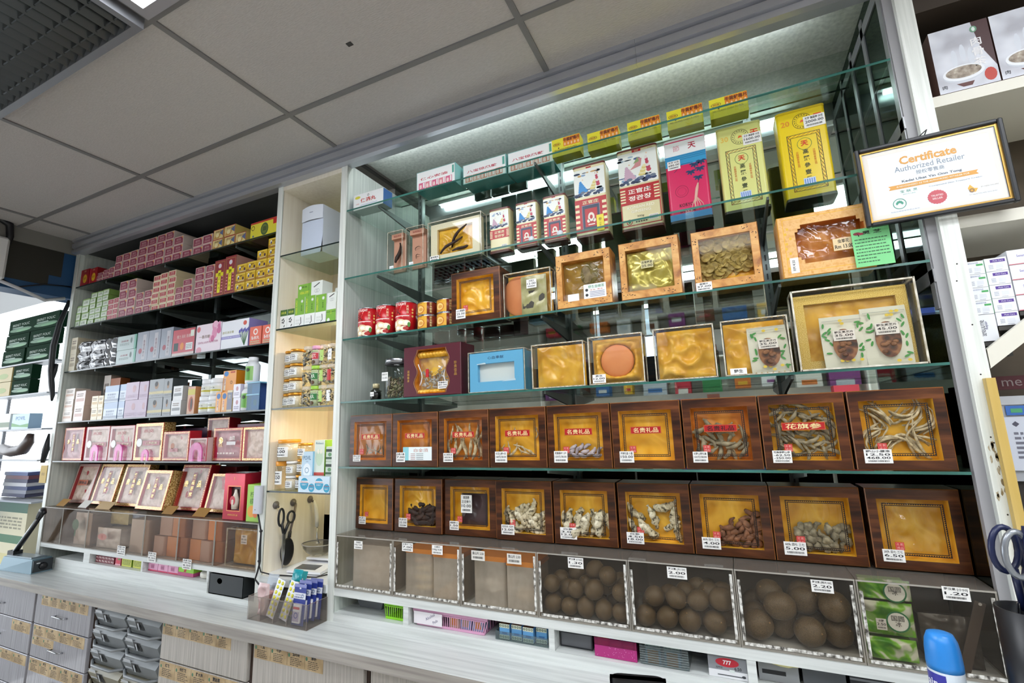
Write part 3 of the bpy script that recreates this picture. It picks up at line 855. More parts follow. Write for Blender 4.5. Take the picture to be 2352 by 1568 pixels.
def krg_cut(b, w, h):
    scene_art(b, w, h, h * .55, h * .95, False, 9)
    b.poly([(-w * .2, h * .73), (w * .08, h * .76), (w * .12, h * .85), (w * .02, h * .87), (-w * .08, h * .78)], K('c98a8a'), -.0011)
    b.poly([(-w * .1, h * .80), (w * .05, h * .82), (w * .02, h * .88)], K('8aa06a'), -.0012)
    for k in range(7): b.disc(w * .38 - k * w * .07, h * .59 + .004 * (k % 3), w * .07, h * .018, K(('2b3d63', '1f2f55', '47608a')[k % 3]), -.0009, 9)
    b.rect(-w * .11, w * .11, h * .945, h * .975, RED, -.0006); b.text('CUT', 0, h * .951, h * .018, CREAM, -.0008, bold=.03)
    b.text('KOREA', w * .34, h * .955, h * .012, K('6a6250'), -.0006); b.text('6년', -w * .38, h * .955, h * .012, K('6a6250'), -.0006)
    a = w / 2 - .002
    red_panel(b, w, h * .31, h * .53)
    b.rect(-a * .66, a * .66, h * .34, h * .50, RED, -.0007)
    b.text('正官庄', 0, h * .435, h * .06, K('f4f0e2'), -.0009, w=w * .56, bold=.02); b.text('정관장', 0, h * .35, h * .06, K('f4f0e2'), -.0009, w=w * .56, bold=.02)
    b.text('KOREAN RED', 0, h * .255, h * .033, K('f4f0dc'), -.0008, w=w * .66, bold=.01); b.text('GINSENG', 0, h * .205, h * .033, K('f4f0dc'), -.0008, w=w * .48, bold=.01)
    b.text('200g', -w * .02, h * .14, h * .03, K('5a5240'), -.0008, w=w * .17)
    b.ring(-w * .3, h * .1, w * .055, w * .075, RED); b.disc(-w * .3, h * .1, w * .035, w * .035, K('3c7a4c'), -.0005, 10)
    b.rect(w * .18, w * .4, h * .09, h * .15, K('f2f0ea'), -.0006)
    for k in range(9): b.rect(w * .195 + k * w * .022, w * .205 + k * w * .022, h * .095, h * .145, INK, -.0008)
    for k in range(5): b.rect(-w * .15 + k * w * .06, -w * .105 + k * w * .06, h * .085, h * .1, INK, -.0008)
    b.rect(-a, a, h * .05, h * .062, RED, -.0006)
    for s in (-1, 1): b.rect(min(s * a, s * a * .96), max(s * a, s * a * .96), h * .05, h * .31, RED, -.0006)
def insam(b, w, h):
    a = w / 2 - .001
    b.rect(-a, a, h * .80, h * .965, K('eef0ee'), -.0004)
    b.rect(-a, a, h * .67, h * .80, K('2f97c8'), -.0004)
    for k in range(3): b.rect(-a, a, h * (.74 + k * .022), h * (.745 + k * .022), K('1c5f8c'), -.0006)
    b.rect(-a, a, h * .025, h * .1, K('4b8fc6'), -.0004)
    b.text('節', -w * .2, h * .85, h * .07, K('d88a98'), -.0008); b.text('天', w * .18, h * .85, h * .075, K('b01030'), -.0008, bold=.02)
    leaf = K('1c3f66')
    def lf(x, z, r, ang):
        P = [(x + r * (math.cos(ang) * u - math.sin(ang) * v), z + r * (math.sin(ang) * u + math.cos(ang) * v)) for u, v in ((0, 0), (.4, .2), (.75, .16), (1, 0), (.75, -.16), (.4, -.2))]
        b.poly(P, leaf, -.0006)
    for cx, cz in ((.2, .66), (.32, .6), (.1, .58), (.26, .5), (.36, .68)):
        for k in range(5): lf(cx * w, cz * h, w * .13, -PI / 2 + (k - 2) * .75)
    b.tube([(w * .02 - w * .32, -.0008, h * .6), (-w * .1, -.0008, h * .68), (w * .16, -.0008, h * .68)], .0009, leaf, 4)
    b.tube([(w * .3, -.0008, h * .5), (w * .24, -.0008, h * .42)], .0009, leaf, 4)
    rm = K('e8b8a8')
    P = [(w * .24, -.0008, h * .42), (w * .2, -.0008, h * .36), (w * .16, -.0008, h * .27), (w * .12, -.0008, h * .19), (w * .15, -.0008, h * .12)]
    b.tube(P, [w * .018, w * .042, w * .038, w * .02, w * .004], rm, 6)
    for k in range(5): b.tube([P[2], (w * (.06 + .06 * k), -.0008, h * .18), (w * (.02 + .08 * k), -.0008, h * .11)], [w * .016, w * .009, w * .002], rm, 5)
    b.ring(-w * .16, h * .36, w * .15, w * .16, K('8c1038')); b.ring(-w * .16, h * .36, w * .1, w * .106, K('8c1038'))
    b.text('KORYO', -w * .08, h * .175, h * .04, K('3a0c18'), -.0008, w=w * .33, bold=.015); b.text('INSAM', -w * .06, h * .105, h * .04, K('3a0c18'), -.0008, w=w * .36, bold=.015)
def label_tin(num, numcol):
    def f(b, w, h):
        o = K('d8641c'); dk = K('3a3420'); g = K('b98a2a')
        b.text(num, -w * .33, h * .83, h * .06, K(numcol), -.0006, bold=.02)
        b.ring(w * .02, h * .855, w * .19, w * .2, dk, k=1.0); b.ring(w * .02, h * .855, w * .12, w * .125, dk)
        for k in range(16):
            a = PI * .15 + k * PI * 1.7 / 15; b.disc(w * .02 + w * .157 * math.cos(a), h * .855 + w * .157 * math.sin(a), w * .014, w * .014, dk, -.0006, 5)
        b.poly([(-w * .03, h * .84), (w * .07, h * .85), (w * .05, h * .865), (0, h * .87)], K('e0642a'), -.0006)
        b.text('天', w * .34, h * .83, h * .075, K('d83818'), -.0008, bold=.025)
        x0, x1, z0, z1 = -w * .34, w * .34, h * .09, h * .72
        b.frame(x0, x1, z0, z1, w * .012, dk, -.0005); b.frame(x0 + w * .07, x1 - w * .07, z0 + w * .07, z1 - w * .07, w * .01, dk, -.0005)
        r = random.Random(4); n = 13
        for k in range(n):
            zc = z0 + (z1 - z0) * k / n
            for xa in (x0 + w * .012, x1 - w * .07):
                b.tube([(xa, -.0004, zc), (xa + w * .055, -.0004, zc + (z1 - z0) / n * r.uniform(.4, 1))], .0006, o, 4); b.tube([(xa + w * .055, -.0004, zc), (xa, -.0004, zc + (z1 - z0) / n)], .0006, dk, 4)
        for k in range(7):
            xc = x0 + (x1 - x0) * k / 7
            for zz in (z0 + w * .012, z1 - w * .07): b.tube([(xc, -.0004, zz), (xc + (x1 - x0) / 7, -.0004, zz + w * .055)], .0006, o, 4)
        b.ring(0, h * .6, w * .14, w * .15, K('4c7a3a')); b.text('天', 0, h * .575, h * .06, K('d83818'), -.0009, bold=.03)
        for k, ch in enumerate('高麗參壹斤'): b.text(ch, 0, h * (.485 - k * .075), h * .052, K('2a3a24'), -.0008, bold=.012)
        for s in (-1, 1): b.text('正韓國参茸公司'[:7], s * w * .17, h * .5, h * .022, o, -.0008, vert=True)
        b.rect(-w * .12, w * .12, h * .13, h * .22, K('c4d4ee', .3), -.001)
        for k in range(5): b.rect(-w * .1 + k * w * .045, -w * .08 + k * w * .045, h * .14, h * .21, K('5f86c8'), -.0012)
    return f

for i, (x0, x1, lab, f) in enumerate(((-.917, -.817, 'small cream and red ginseng tin with lettering on its red band', krg_name),
                                      (-.785, -.685, 'small cream and red ginseng tin with a navy seal, middle of the three small', krg_seal),
                                      (-.655, -.553, 'small cream and red ginseng tin with navy seal, beside the medium tin', krg_seal))):
    t = tin(lab, x0, x1, S2, .212, .066, .06, CREAM, f)
    if i: b = MB(); b.lathe([(.013, 0), (.013, .001)], K('dfe4ea', .3), 16); o = b.build('round_sticker', t, (.022, -.0022, .033), rx=PI / 2)
t = tin('medium ginseng tin with navy seal and a yellow hang tag', -.517, -.378, S2, .323, .082, .085, CREAM, krg_seal)
b = MB(); b.box(.022, .052, -.004, -.002, .015, .085, K('e8d41c', .4)); b.text('参', .037, .058, .014, K('7a6a10'), -.0045); b.text('六年根', .037, .044, .008, K('7a6a10'), -.0045, vert=True); b.build('hang_tag', t)
tin('large cream and red ginseng tin with CUT on top and Korean lettering', -.330, -.168, S2, .357, .108, .10, K('d9cfa0', .35), krg_cut)
t = tin('bright pink ginseng tin with white top, blue bands and root drawing', -.142, .013, S2, .355, .124, .10, K('d81e5c', .35), insam, K('2c3438', .4), K('eef0ee', .35))
price(t, -.045, .245, .048, .038, ('天字 30支', '680.00'), y=-.0014)
t = tin('pale yellow ginseng tin numbered 30 with an ornate orange frame', .056, .210, S2, .353, .131, .10, K('e0e088', .35), label_tin('30', 'e8c050'), K('3a3c30', .4), K('c8c878', .35))
price(t, .043, .283, .062, .044, ('天字 高丽参 30支', '1600.00'), y=-.0014)
t = tin('bright yellow ginseng tin numbered 20 at the right end', .262, .416, S2, .351, .128, .10, K('f0d010', .35), label_tin('20', 'e08a20'), K('33362c', .4), K('d8b810', .35))
price(t, .04, .29, .066, .046, ('天字 高丽参 20支', '2000.00'), y=-.0014)

# clear cases and gold frame at the left of S2
def edge_frame(b, w, h, d, mat, t=.003):
    for s in (-1, 1):
        b.box(s * w / 2 - t / 2, s * w / 2 + t / 2, -t / 2, t / 2, 0, h, mat)
        b.box(s * w / 2 - t / 2, s * w / 2 + t / 2, d - t / 2, d + t / 2, 0, h, mat)
    for z in (t / 2, h - t / 2):
        b.box(-w / 2, w / 2, -t / 2, t / 2, z - t / 2, z + t / 2, mat)
        for s in (-1, 1): b.box(s * w / 2 - t / 2, s * w / 2 + t / 2, t / 2, d - t / 2, z - t / 2, z + t / 2, mat)
EDGE = NM('acrylic_edge', [(.35, 'b4ac98'), (.65, 'e4dfd0')], (40, 40, 40), .18, 2)
PEACH = K('d8a288', .6)
for x0, x1, lab, txt in ((-1.467, -1.378, 'slim clear case holding a dark dried piece on peach card, at the left', '極品海参'), (-1.355, -1.256, 'slim clear case with peach card and thin curled pieces', '海馬精品')):
    w = x1 - x0
    t = thing('display_case', lab, 'display case', ((x0 + x1) / 2, .03, S2), 'slim clear cases')
    b = MB(); b.box(-w / 2, w / 2, 0, .055, 0, .205, clear('case_plastic', 'f2f2f0', 1.5, .04)); edge_frame(b, w, .205, .055, EDGE, .002); b.build('clear_cover', t)
    b = MB(); b.box(-w / 2 + .008, w / 2 - .008, .04, .05, .003, .198, PEACH); b.box(-w / 2 + .008, w / 2 - .008, .02, .04, .172, .198, PEACH); b.at(0, .02, 0); b.text(txt, 0, .180, .010, K('a01818'), -.0008, w=w * .5); b.at(); b.build('card', t)
    b = MB(); b.box(-.03, -.006, -.002, -.001, .006, .026, K('f2f2f2')); b.text('12-68', -.018, .013, .006, INK, -.0024, w=.018); b.build('price_tag', t)
place('dried_sea_cucumber', root_mesh('sea_cucumber', .11, .011, ROOTD, .1, .3, 5, .3), 'dark brown dried sea cucumber upright in the slim clear case', 'dried food', (-1.42, .055, S2 + .10), ry=.05)
for k, dz in enumerate((.06, .10)):
    place('dried_seahorse', root_mesh('sea_horse%d' % k, .03, .002, ROOTD, 1.6, .2, 3 + k, .5), ('lower' if k == 0 else 'upper') + ' thin curled dried piece in the second slim clear case', 'dried food', (-1.306, .062, S2 + dz), ry=1.0)
GLIT = NM('gold_glitter', [(0.2, '8a6414'), (0.45, 'd8b448'), (0.7, 'fff0a8')], (520, 520, 520), .3, 2, metal=.5)
GLITW = NM('pale_gold_glitter', [(0.2, 'd0c088'), (0.5, 'f0e8c4'), (0.7, 'fffbe8')], (420, 420, 420), .35, 2)
t = thing('gift_box', 'pale gold glitter frame box holding three dark strips on gold satin', 'gift box', (-1.087, .035, S2))
w, h = .286, .205
b = MB(); b.box(-w / 2, w / 2, 0, .055, 0, h, clear('case_plastic', '', 0)); edge_frame(b, w, h, .055, EDGE); b.build('clear_cover', t)
framed_case(w - .02, h - .02, .04, (-.095, .095, .028, .155), GLITW, depth=.015).build('glitter_frame', t, (0, .006, .008))
wrinkle(-.095, .095, .036, .163, .024, .012, SATIN, seed=7).build('satin_lining', t)
price(t, -.105, .02, .05, .026, ('鹿茸精品',), y=-.004)
for k, (dx, dz, r_) in enumerate(((.02, .115, .75), (-.02, .075, .95), (.04, .055, 1.2))):
    place('dried_strip', root_mesh('strip%d' % k, .13 - .03 * (k == 2), .008, ROOTD, .1, .2, 9 + k, .3), ('upper', 'middle', 'lower')[k] + ' dark dried strip on gold satin in the pale glitter frame', 'dried food', (-1.087 + dx, .046, S2 + dz), ry=r_)

# top shelf S1
def niuhuang(b, w, h):
    b.rect(-w / 2, w / 2, h * .38, h, K('e8dc28'), -.0003); b.rect(-w / 2, w / 2, 0, h * .38, K('c8c02a'), -.0003)
    b.ring(-w * .32, h * .68, w * .12, w * .135, K('5a2a08'), k=.5); b.disc(-w * .32, h * .68, w * .1, w * .05, K('d8b020'), -.0005)
    b.text('同仁堂', -w * .32, h * .65, h * .08, K('5a2a08'), -.0008, w=w * .16)
    b.disc(-w * .26, h * .46, w * .025, w * .025, K('4a3a10'), -.0006, 10)
    for k, ch in enumerate('牛黄解毒片'):
        x = -w * .08 + k * w * .118
        b.rect(x, x + w * .11, h * .48, h * .98, K('e88418'), -.0006); b.text(ch, x + w * .055, h * .74, h * .2, K('5a1a08'), -.0009, bold=.02); b.disc(x + w * .055, h * .6, w * .03, h * .09, K('f4c890'), -.0008, 10)
    b.text('NIU HUANG CHIEH TU PIEN', -w * .02, h * .30, h * .10, K('6a6010'), -.0008, w=w * .8)
def yellow_pack(x0, x1, y, label):
    w = x1 - x0
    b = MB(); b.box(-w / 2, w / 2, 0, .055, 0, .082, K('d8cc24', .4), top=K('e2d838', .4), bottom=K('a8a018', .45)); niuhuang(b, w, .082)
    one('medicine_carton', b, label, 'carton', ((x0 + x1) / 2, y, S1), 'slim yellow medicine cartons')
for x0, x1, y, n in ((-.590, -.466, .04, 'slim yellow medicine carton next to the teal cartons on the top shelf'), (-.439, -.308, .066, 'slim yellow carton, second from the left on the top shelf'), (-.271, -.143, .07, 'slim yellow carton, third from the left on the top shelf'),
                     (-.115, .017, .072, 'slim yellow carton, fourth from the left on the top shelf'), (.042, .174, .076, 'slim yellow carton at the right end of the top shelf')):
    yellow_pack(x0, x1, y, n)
b = MB(); b.box(-.098, .098, 0, .07, 0, .086, K('f2f3f2', .35), right=K('2f5f9c', .4), bottom=K('d8dce0'))
b.text('保济丸', 0, .035, .024, K('c83018'), -.0008, w=.1, bold=.02); b.disc(-.07, .068, .018, .008, K('e0d84a')); b.text('王老吉', -.07, .028, .007, K('c83018'), -.0008); b.ring(0, .07, .004, .006, INK); b.rect(-.05, .06, .02, .022, K('7aa0cc'))
one('medicine_carton', b, 'white carton with red Chinese lettering and blue side, top shelf at the left', 'carton', (-1.594, .025, S1))
def teal_pack(x0, x1, y, label, pinkish):
    w = x1 - x0; h = .098
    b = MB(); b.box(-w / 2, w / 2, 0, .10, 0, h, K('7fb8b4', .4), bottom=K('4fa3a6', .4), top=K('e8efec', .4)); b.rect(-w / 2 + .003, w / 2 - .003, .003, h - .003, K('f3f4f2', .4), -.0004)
    b.rect(w * .42, w * .47, h * .5, h * .9, K('5fae9c'), -.0006)
    for k in range(5):
        x = -w * .44 + k * w * .175
        b.rect(x, x + w * .16, h * .06, h * .40, K(('d8688a', 'e08a98')[k % 2] if pinkish else ('d8907a', 'e0a898')[k % 2]), -.0006)
        b.text('8', x + w * .05, h * .1, h * .2, K('f6e4dc'), -.0009, bold=.03); b.rect(x + w * .11, x + w * .145, h * .12, h * .38, K('f4f0ee'), -.0008)
    b.text('保心安油' if pinkish else '八宝惊风散', -w * .05, h * .52, h * .14, K('c84a5a'), -.0008, w=w * .7, bold=.02)
    one('medicine_carton', b, label, 'carton', ((x0 + x1) / 2, y, S1), 'teal-edged white cartons on the top shelf')
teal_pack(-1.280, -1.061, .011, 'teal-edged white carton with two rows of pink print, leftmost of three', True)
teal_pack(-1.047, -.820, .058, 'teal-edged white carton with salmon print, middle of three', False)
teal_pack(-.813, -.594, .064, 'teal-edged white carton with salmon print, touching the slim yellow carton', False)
for k in range(3):
    b = wrinkle(-.045, .045, 0, .16, 0, .012, NM('foil_green', [(.3, '20302a'), (.6, '4a5c50'), (.8, '8c9890')], (20, 20, 20), .25, 3, metal=.5), 12, 14, seed=k * 3.3)
    b.box(-.045, .045, 0, .02, 0, .158, K('25352e', .4)); b.text('Gold', 0, .05, .024, K('a8b070'), -.018, bold=.01)
    one('foil_sachet', b, ('left', 'middle', 'right')[k] + ' dark green foil sachet standing behind the teal cartons', 'sachet', (-1.03 + k * .098, .22, S1), 'green foil sachets')

# ---------------- S3 goods
def wrap_can(b, n0, r):
    for i in range(n0, len(b.v)):
        x, y, z = b.v[i]; q = r - y
        b.v[i] = (q * math.sin(x / r), -q * math.cos(x / r), z)
def cdisc(b, x, z, rx, rz, mat, y, n=12):
    for i in range(n):
        a = -1 + 2 * i / n; c = -1 + 2 * (i + 1) / n
        ha, hc = rz * math.sqrt(max(0, 1 - a * a)), rz * math.sqrt(max(0, 1 - c * c))
        b.add([(x + a * rx, y, z - ha), (x + c * rx, y, z - hc), (x + c * rx, y, z + hc), (x + a * rx, y, z + ha)], [(0, 1, 2, 3)], mat)
def crect(b, x0, x1, z0, z1, mat, y, n=8):
    for i in range(n):
        b.rect(x0 + (x1 - x0) * i / n, x0 + (x1 - x0) * (i + 1) / n, z0, z1, mat, y)
def red_can(x, label):
    r, h = .052, .145
    t = thing('food_can', label, 'can', (x, .055, S3), 'tall red abalone cans')
    b = MB(); b.lathe([(r, .004), (r, h - .004)], K('c01820', .3), 40)
    k = len(b.v)
    b.text('SKYLIGHT', .0, h * .86, h * .085, K('f4eae0'), -.0006, w=.062, bold=.02)
    b.text('天', -.012, h * .56, h * .22, K('5a0c10'), -.0008, bold=.03)
    for q in range(10): b.add([(-.004, -.0004, h * .66), (-.004 + .05 * math.cos(q * .63), -.0004, h * .66 + .03 * math.sin(q * .63)), (-.004 + .05 * math.cos(q * .63 + .12), -.0004, h * .66 + .03 * math.sin(q * .63 + .12))], [(0, 1, 2)], K('e07a70'))
    b.text('天鲍鱼', .038, h * .78, h * .08, K('f0d8b0'), -.0006, vert=True)
    crect(b, -.045, .045, h * .50, h * .525, K('f4eae0'), -.0006)
    for q, (xx, zz, rr) in enumerate(((-.03, .26, .024), (.002, .30, .026), (.03, .28, .022), (-.012, .12, .022), (.02, .1, .018))):
        cdisc(b, xx, h * zz, rr, rr * .62, K('e8cfa0' if q % 2 else 'f4e6c8'), -.0006 - q * .0001); cdisc(b, xx + .003, h * zz, rr * .5, rr * .36, K('fff6e4'), -.0012 - q * .0001)
    cdisc(b, .03, h * .1, .014, .008, K('b02018'), -.0018); cdisc(b, .044, h * .22, .007, .012, K('4c8a34'), -.0018)
    for zz in (.62, .72, .5): cdisc(b, .062, h * zz, .005, .005, K('e8c870'), -.0006, 8)
    wrap_can(b, k, r); b.build('can_body', t)
    for z0, n_ in ((0, 'rim'), (h - .005, 'rim')):
        q = MB(); q.lathe([(r + .0012, z0), (r + .0012, z0 + .005)], STEEL, 40); q.build(n_, t)
for x, lab in ((-1.597, 'tall red can with white lettering, nearest the laminate side'), (-1.485, 'tall red can with white lettering, middle of three'), (-1.367, 'tall red can with white lettering, beside the small yellow cans')): red_can(x, lab)
def small_can(x, z, label):
    r, h = .0495, .064
    t = thing('food_can', label, 'can', (x, .06, z), 'small yellow and brown cans')
    b = MB(); b.lathe([(r, .003), (r, h - .003)], K('7a2a18', .35), 36)
    k = len(b.v)
    crect(b, -.052, .022, .004, h - .004, K('e0a82c', .35), -.0005, 12)
    cdisc(b, -.014, h * .42, .026, .021, K('c87820'), -.0008); cdisc(b, -.014, h * .44, .021, .016, K('f0c878'), -.001); cdisc(b, -.008, h * .42, .012, .008, K('d89a40'), -.0012)
    b.text('SINGWHA', -.016, h * .84, h * .09, K('7a2010'), -.0008, w=.03)
    b.text('即食鲍鱼', .04, h * .72, h * .16, K('f0d890'), -.0008, vert=True)
    wrap_can(b, k, r); b.build('can_body', t)
    q = MB(); q.lathe([(r + .001, h - .004), (r + .001, h), (r - .004, h), (r - .006, h - .002)], STEEL, 36, capb=False); q.build('rim', t)
    q = MB(); q.lathe([(r + .001, 0), (r + .001, .003)], STEEL, 36); q.build('rim', t)
for x, lr in ((-1.245, 'left'), (-1.139, 'right')):
    small_can(x, S3, 'small yellow can at the bottom of the %s pair' % lr); small_can(x, S3 + .0645, 'small yellow can on top of the %s pair' % lr)

# dark wood box on S3
t, win = wood_box(-1.083, -.84, S3, .230, .0, 'single dark wood box with draped gold satin, beside the small yellow cans', None, False, (.22, .2, ('山人参鹿茸', '25.00')), lin_amp=.012, seed=71, d=.11)
# acrylic boxes
ACBOX = clear('acrylic_case', 'f3f0ea', 1.5, .03, .02, 'd8d0c4')
def satin_case(name, x0, x1, z, h, y, label, back=WOOD, seed=0, amp=.014, d=.07, mat=SATIN, cat='display box', fold=(.04, .96)):
    w = x1 - x0
    t = thing(name, label, cat, ((x0 + x1) / 2, y, z), 'clear-fronted satin boxes')
    b = MB(); b.box(-w / 2, w / 2, 0, d, 0, h, ACBOX)
    edge_frame(b, w, h, d, EDGE, .004)
    for k in range(12):
        for zz in (.004, h - .004): b.box(-w / 2 + w * (k + .4) / 12, -w / 2 + w * (k + .6) / 12, -.0042, -.003, zz - .002, zz + .002, K('b49a68', .4, .5))
    b.build('clear_cover', t)
    b = MB(); b.box(-w / 2 + .004, w / 2 - .004, d - .012, d + .03, .003, h - .003, back); b.build('wooden_tray', t)
    b = wrinkle(-w / 2 + .005, w / 2 - .005, .005, h - .006, d - .02, amp, mat, 34, 30, freq=7, seed=seed)
    b.build('satin_lining', t)
    return t, w
def pouch(x, y, z, w, h, label, pr, seed=0, rz=0, ry=0):
    t = thing('zip_pouch', label, 'pouch', (x, y, z), 'leaf-patterned zip pouches', rz, -.05, ry)
    b = MB()
    body = K('e6e8d8', .45)
    b.grid(lambda u, v: ((u - .5) * w * (1 + .03 * math.sin(PI * v)), -.012 * math.sin(PI * u) * math.sin(PI * min(1, v * 1.25)), v * h), 14, 14, body)
    b.grid(lambda u, v: ((.5 - u) * w * (1 + .03 * math.sin(PI * v)), .004 + .006 * math.sin(PI * u) * math.sin(PI * v), v * h), 8, 8, body)
    lf = K('3f9a44', .5); yl = K('e8cc40', .5); rr = random.Random(seed)
    for k in range(16):
        s = -1 if k % 2 else 1; px = s * w * rr.uniform(.3, .44); pz = h * rr.uniform(.1, .86); a = rr.uniform(0, PI)
        b.at(px, -.0128 * math.sin(PI * (px / w + .5)) - .002, pz, ry=a).disc(0, 0, w * .075, w * .028, lf, 0, 10)
    for k in range(6):
        px = w * rr.uniform(-.4, .4); pz = h * rr.choice((.05, .9, .84, .12)); b.at(px, -.006 if pz < h * .2 else -.004, pz); b.disc(0, 0, w * .05, w * .04, yl, -.006, 8)
    b.at(); b.rect(-w * .46, w * .46, h * .9, h * .915, K('b8bcb0'), -.0075)
    b.build('pouch_body', t)
    b = MB(); b.at(0, -.013, h * .42).disc(0, 0, w * .28, h * .31, NM('pouch_filling', [(.2, '2c1810'), (.5, '6a3f28'), (.7, '9a6a44')], (46, 46, 46), .3, 2, kind='voronoi'), 0, 28); b.at()
    b.build('oval_window', t)
    for k in range(7):
        a = rr.uniform(0, 6.28); q = rr.uniform(.2, .85)
        b = MB(); b.blob((w * .2 * q * math.cos(a), -.0135, h * .32 + h * .17 * q * math.sin(a)), (w * .07, .004, w * .055), NM('mushroom_piece', [(.3, '5a3420'), (.7, 'a8744a')], (30, 30, 30), .5), 10, 6); b.build('mushroom_slice', t)
    price(t, 0, h * .60, w * .5, h * .2, ('野生灵芝片', pr), y=-.0165)
    return t

t, w = satin_case('display_box', -.836, -.623, S3, .196, .03, 'clear-fronted box with an orange satin disc and a foil sachet inside', seed=3, d=.06)
b = MB(); b.blob((-.05, .03, .1), (.075, .006, .088), NM('orange_cloth', [(.3, 'e08448'), (.7, 'f4a468')], (8, 8, 8), .5), 24, 12); b.build('satin_cushion', t)
b = wrinkle(-.03, .085, .008, .175, 0, .006, NM('clear_pack', [(.3, '8a8a5a'), (.5, 'bcbc88'), (.75, 'eeeed8')], (14, 14, 10), .2, 3), 18, 18, seed=21)
b.box(-.025, .075, -.001, .01, .035, .11, K('4a4a46', .3)); price_loc = None
o = one('foil_sachet', b, 'greenish clear sachet with dark filling and price tag in the clear-fronted box', 'sachet', (-.7315, .045, S3))
price(o, .025, .135, .045, .038, ('木耳王', '12.00'), y=-.018)

def burl_box(x0, x1, h, label, seed):
    w = x1 - x0
    t = thing('gift_box', label, 'gift box', ((x0 + x1) / 2, .0, S3), 'burl veneer boxes')
    win = (-w * .39, w * .38, h * .14, h * .86)
    b = framed_case(w, h, .10, win, BURL, WOODEDGE, depth=.04)
    r = random.Random(seed); kn = K('4a2408', .5)
    for k in range(46):
        side = r.choice('lrtb'); u = r.random()
        c = (r.choice((.15, .2, .75, .8, .85)) + r.uniform(-.06, .06)); m_ = w * .05
        x, z = {'l': (-w * .445, h * c), 'r': (w * .44, h * c), 't': (-w / 2 + w * c, h * .93), 'b': (-w / 2 + w * c, h * .07)}[side]
        b.disc(x + r.uniform(-m_, m_) * .7, z + r.uniform(-m_, m_) * .7, r.uniform(.0012, .0032), r.uniform(.001, .002), kn, -.0003, 7)
    b.build('case', t)
    wrinkle(win[0], win[1], win[2], win[3], .039, .008, SATIN, seed=seed).build('satin_lining', t)
    b = MB(); b.box(win[0], win[1], .003, .0045, win[2], win[3], PANE); b.build('window_pane', t)
    return t, w, win
t, w, win = burl_box(-.588, -.365, .223, 'burl veneer box with a round root slice and an information card', 1)
b = MB(); b.box(-.0, .088, -.0008, 0, .028, .085, K('f2f4f2', .5)); b.text('野生金線莲', .05, .068, .012, K('2a8a5a'), -.0014, w=.062); b.text('主治  用法', .05, .058, .006, K('c03018'), -.0014, w=.05)
for k in range(4): b.rect(.024, .082, .034 + k * .006, .036 + k * .006, K('6a6a92'), -.0012)
for zz in (.062, .042): b.disc(.012, zz, .006, .006, K('222222'), -.0012, 10)
b.build('information_card', t)
b = MB(); b.box(-.066, -.02, -.0008, 0, .026, .054, K('f0efec', .5)); b.build('price_tag', t)
one('root_slice', MB().blob((0, 0, 0), (.036, .006, .042), NM('root_slice', [(.3, '5a4a30'), (.6, '8c7c58')], (40, 40, 40), .6, 6), 20, 10, .25, 4), 'round brownish root slice pressed behind the burl box window', 'dried root', (-.455, .022, S3 + .135))
b = wrinkle(-.085, .075, .035, .185, 0, .010, clear('olive_film', 'd8d0a8', 2.2, .12, .25, 'a89c5c'), 20, 20, seed=33); one('plastic_bag', b, 'clear bag around a root slice in the burl box with information card', 'plastic bag', (-.476, .024, S3))
t, w, win = burl_box(-.332, -.113, .224, 'burl veneer box filled by a shiny olive foil bag, tagged 25.00', 2)
b = wrinkle(win[0] * .97, win[1] * .97, win[2], win[3] * .97, 0, .009, NM('olive_foil', [(.3, '8a7c2c'), (.55, 'b4a84e'), (.78, 'e8e0a0')], (16, 16, 12), .22, 3, metal=.35), 28, 28, seed=51)
o = one('foil_bag', b, 'shiny olive foil bag behind the window of the middle burl box', 'bag', (-.2225, .024, S3)); price(o, -.008, .13, .045, .03, ('东革阿里', '25.00'), y=-.02, mat=K('d8cf9c', .5), barcode=False)
t, w, win = burl_box(-.071, .146, .217, 'burl veneer box packed with round antler slices, tagged 37.00', 3)
price(t, -.08, .012, .052, .03, ('鹿茸片', '37.00'), y=-.001)
SL = NM('antler_slice', [(.3, '6e5a24'), (.5, '9a8440'), (.75, 'c8b470')], (50, 50, 50), .5, 5)
sm_ = []
for k in range(4):
    b = MB(); n = 18; rr = random.Random(k)
    pr = [(.0165, -.001), (.0165, .0016), (.0135, .0019), (.0125, .0012), (.003, .0012)]
    b.lathe(pr, SL, n, sx=1, sy=rr.uniform(.8, 1)); sm_.append(b.mesh('antler_slice'))
rr = random.Random(5); k = 0
for row in range(11):
    for c in range(8):
        x = -.073 + .021 * c + rr.uniform(-.005, .005) + (.01 if row % 2 else 0); z = .050 + row * .0135 + rr.uniform(-.003, .003)
        if x > .078 or (row == 0 and c > 3): continue
        place('antler_slice', sm_[k % 4], 'thin round antler slice in the burl box nearest the orange damask box', 'dried slice', (.0375 + x, .021 + rr.uniform(0, .012), S3 + z), 'antler slices in the burl box', rz=rr.uniform(-.5, .5), rx=PI / 2 + rr.uniform(-.5, .5), ry=rr.uniform(-.4, .4)); k += 1

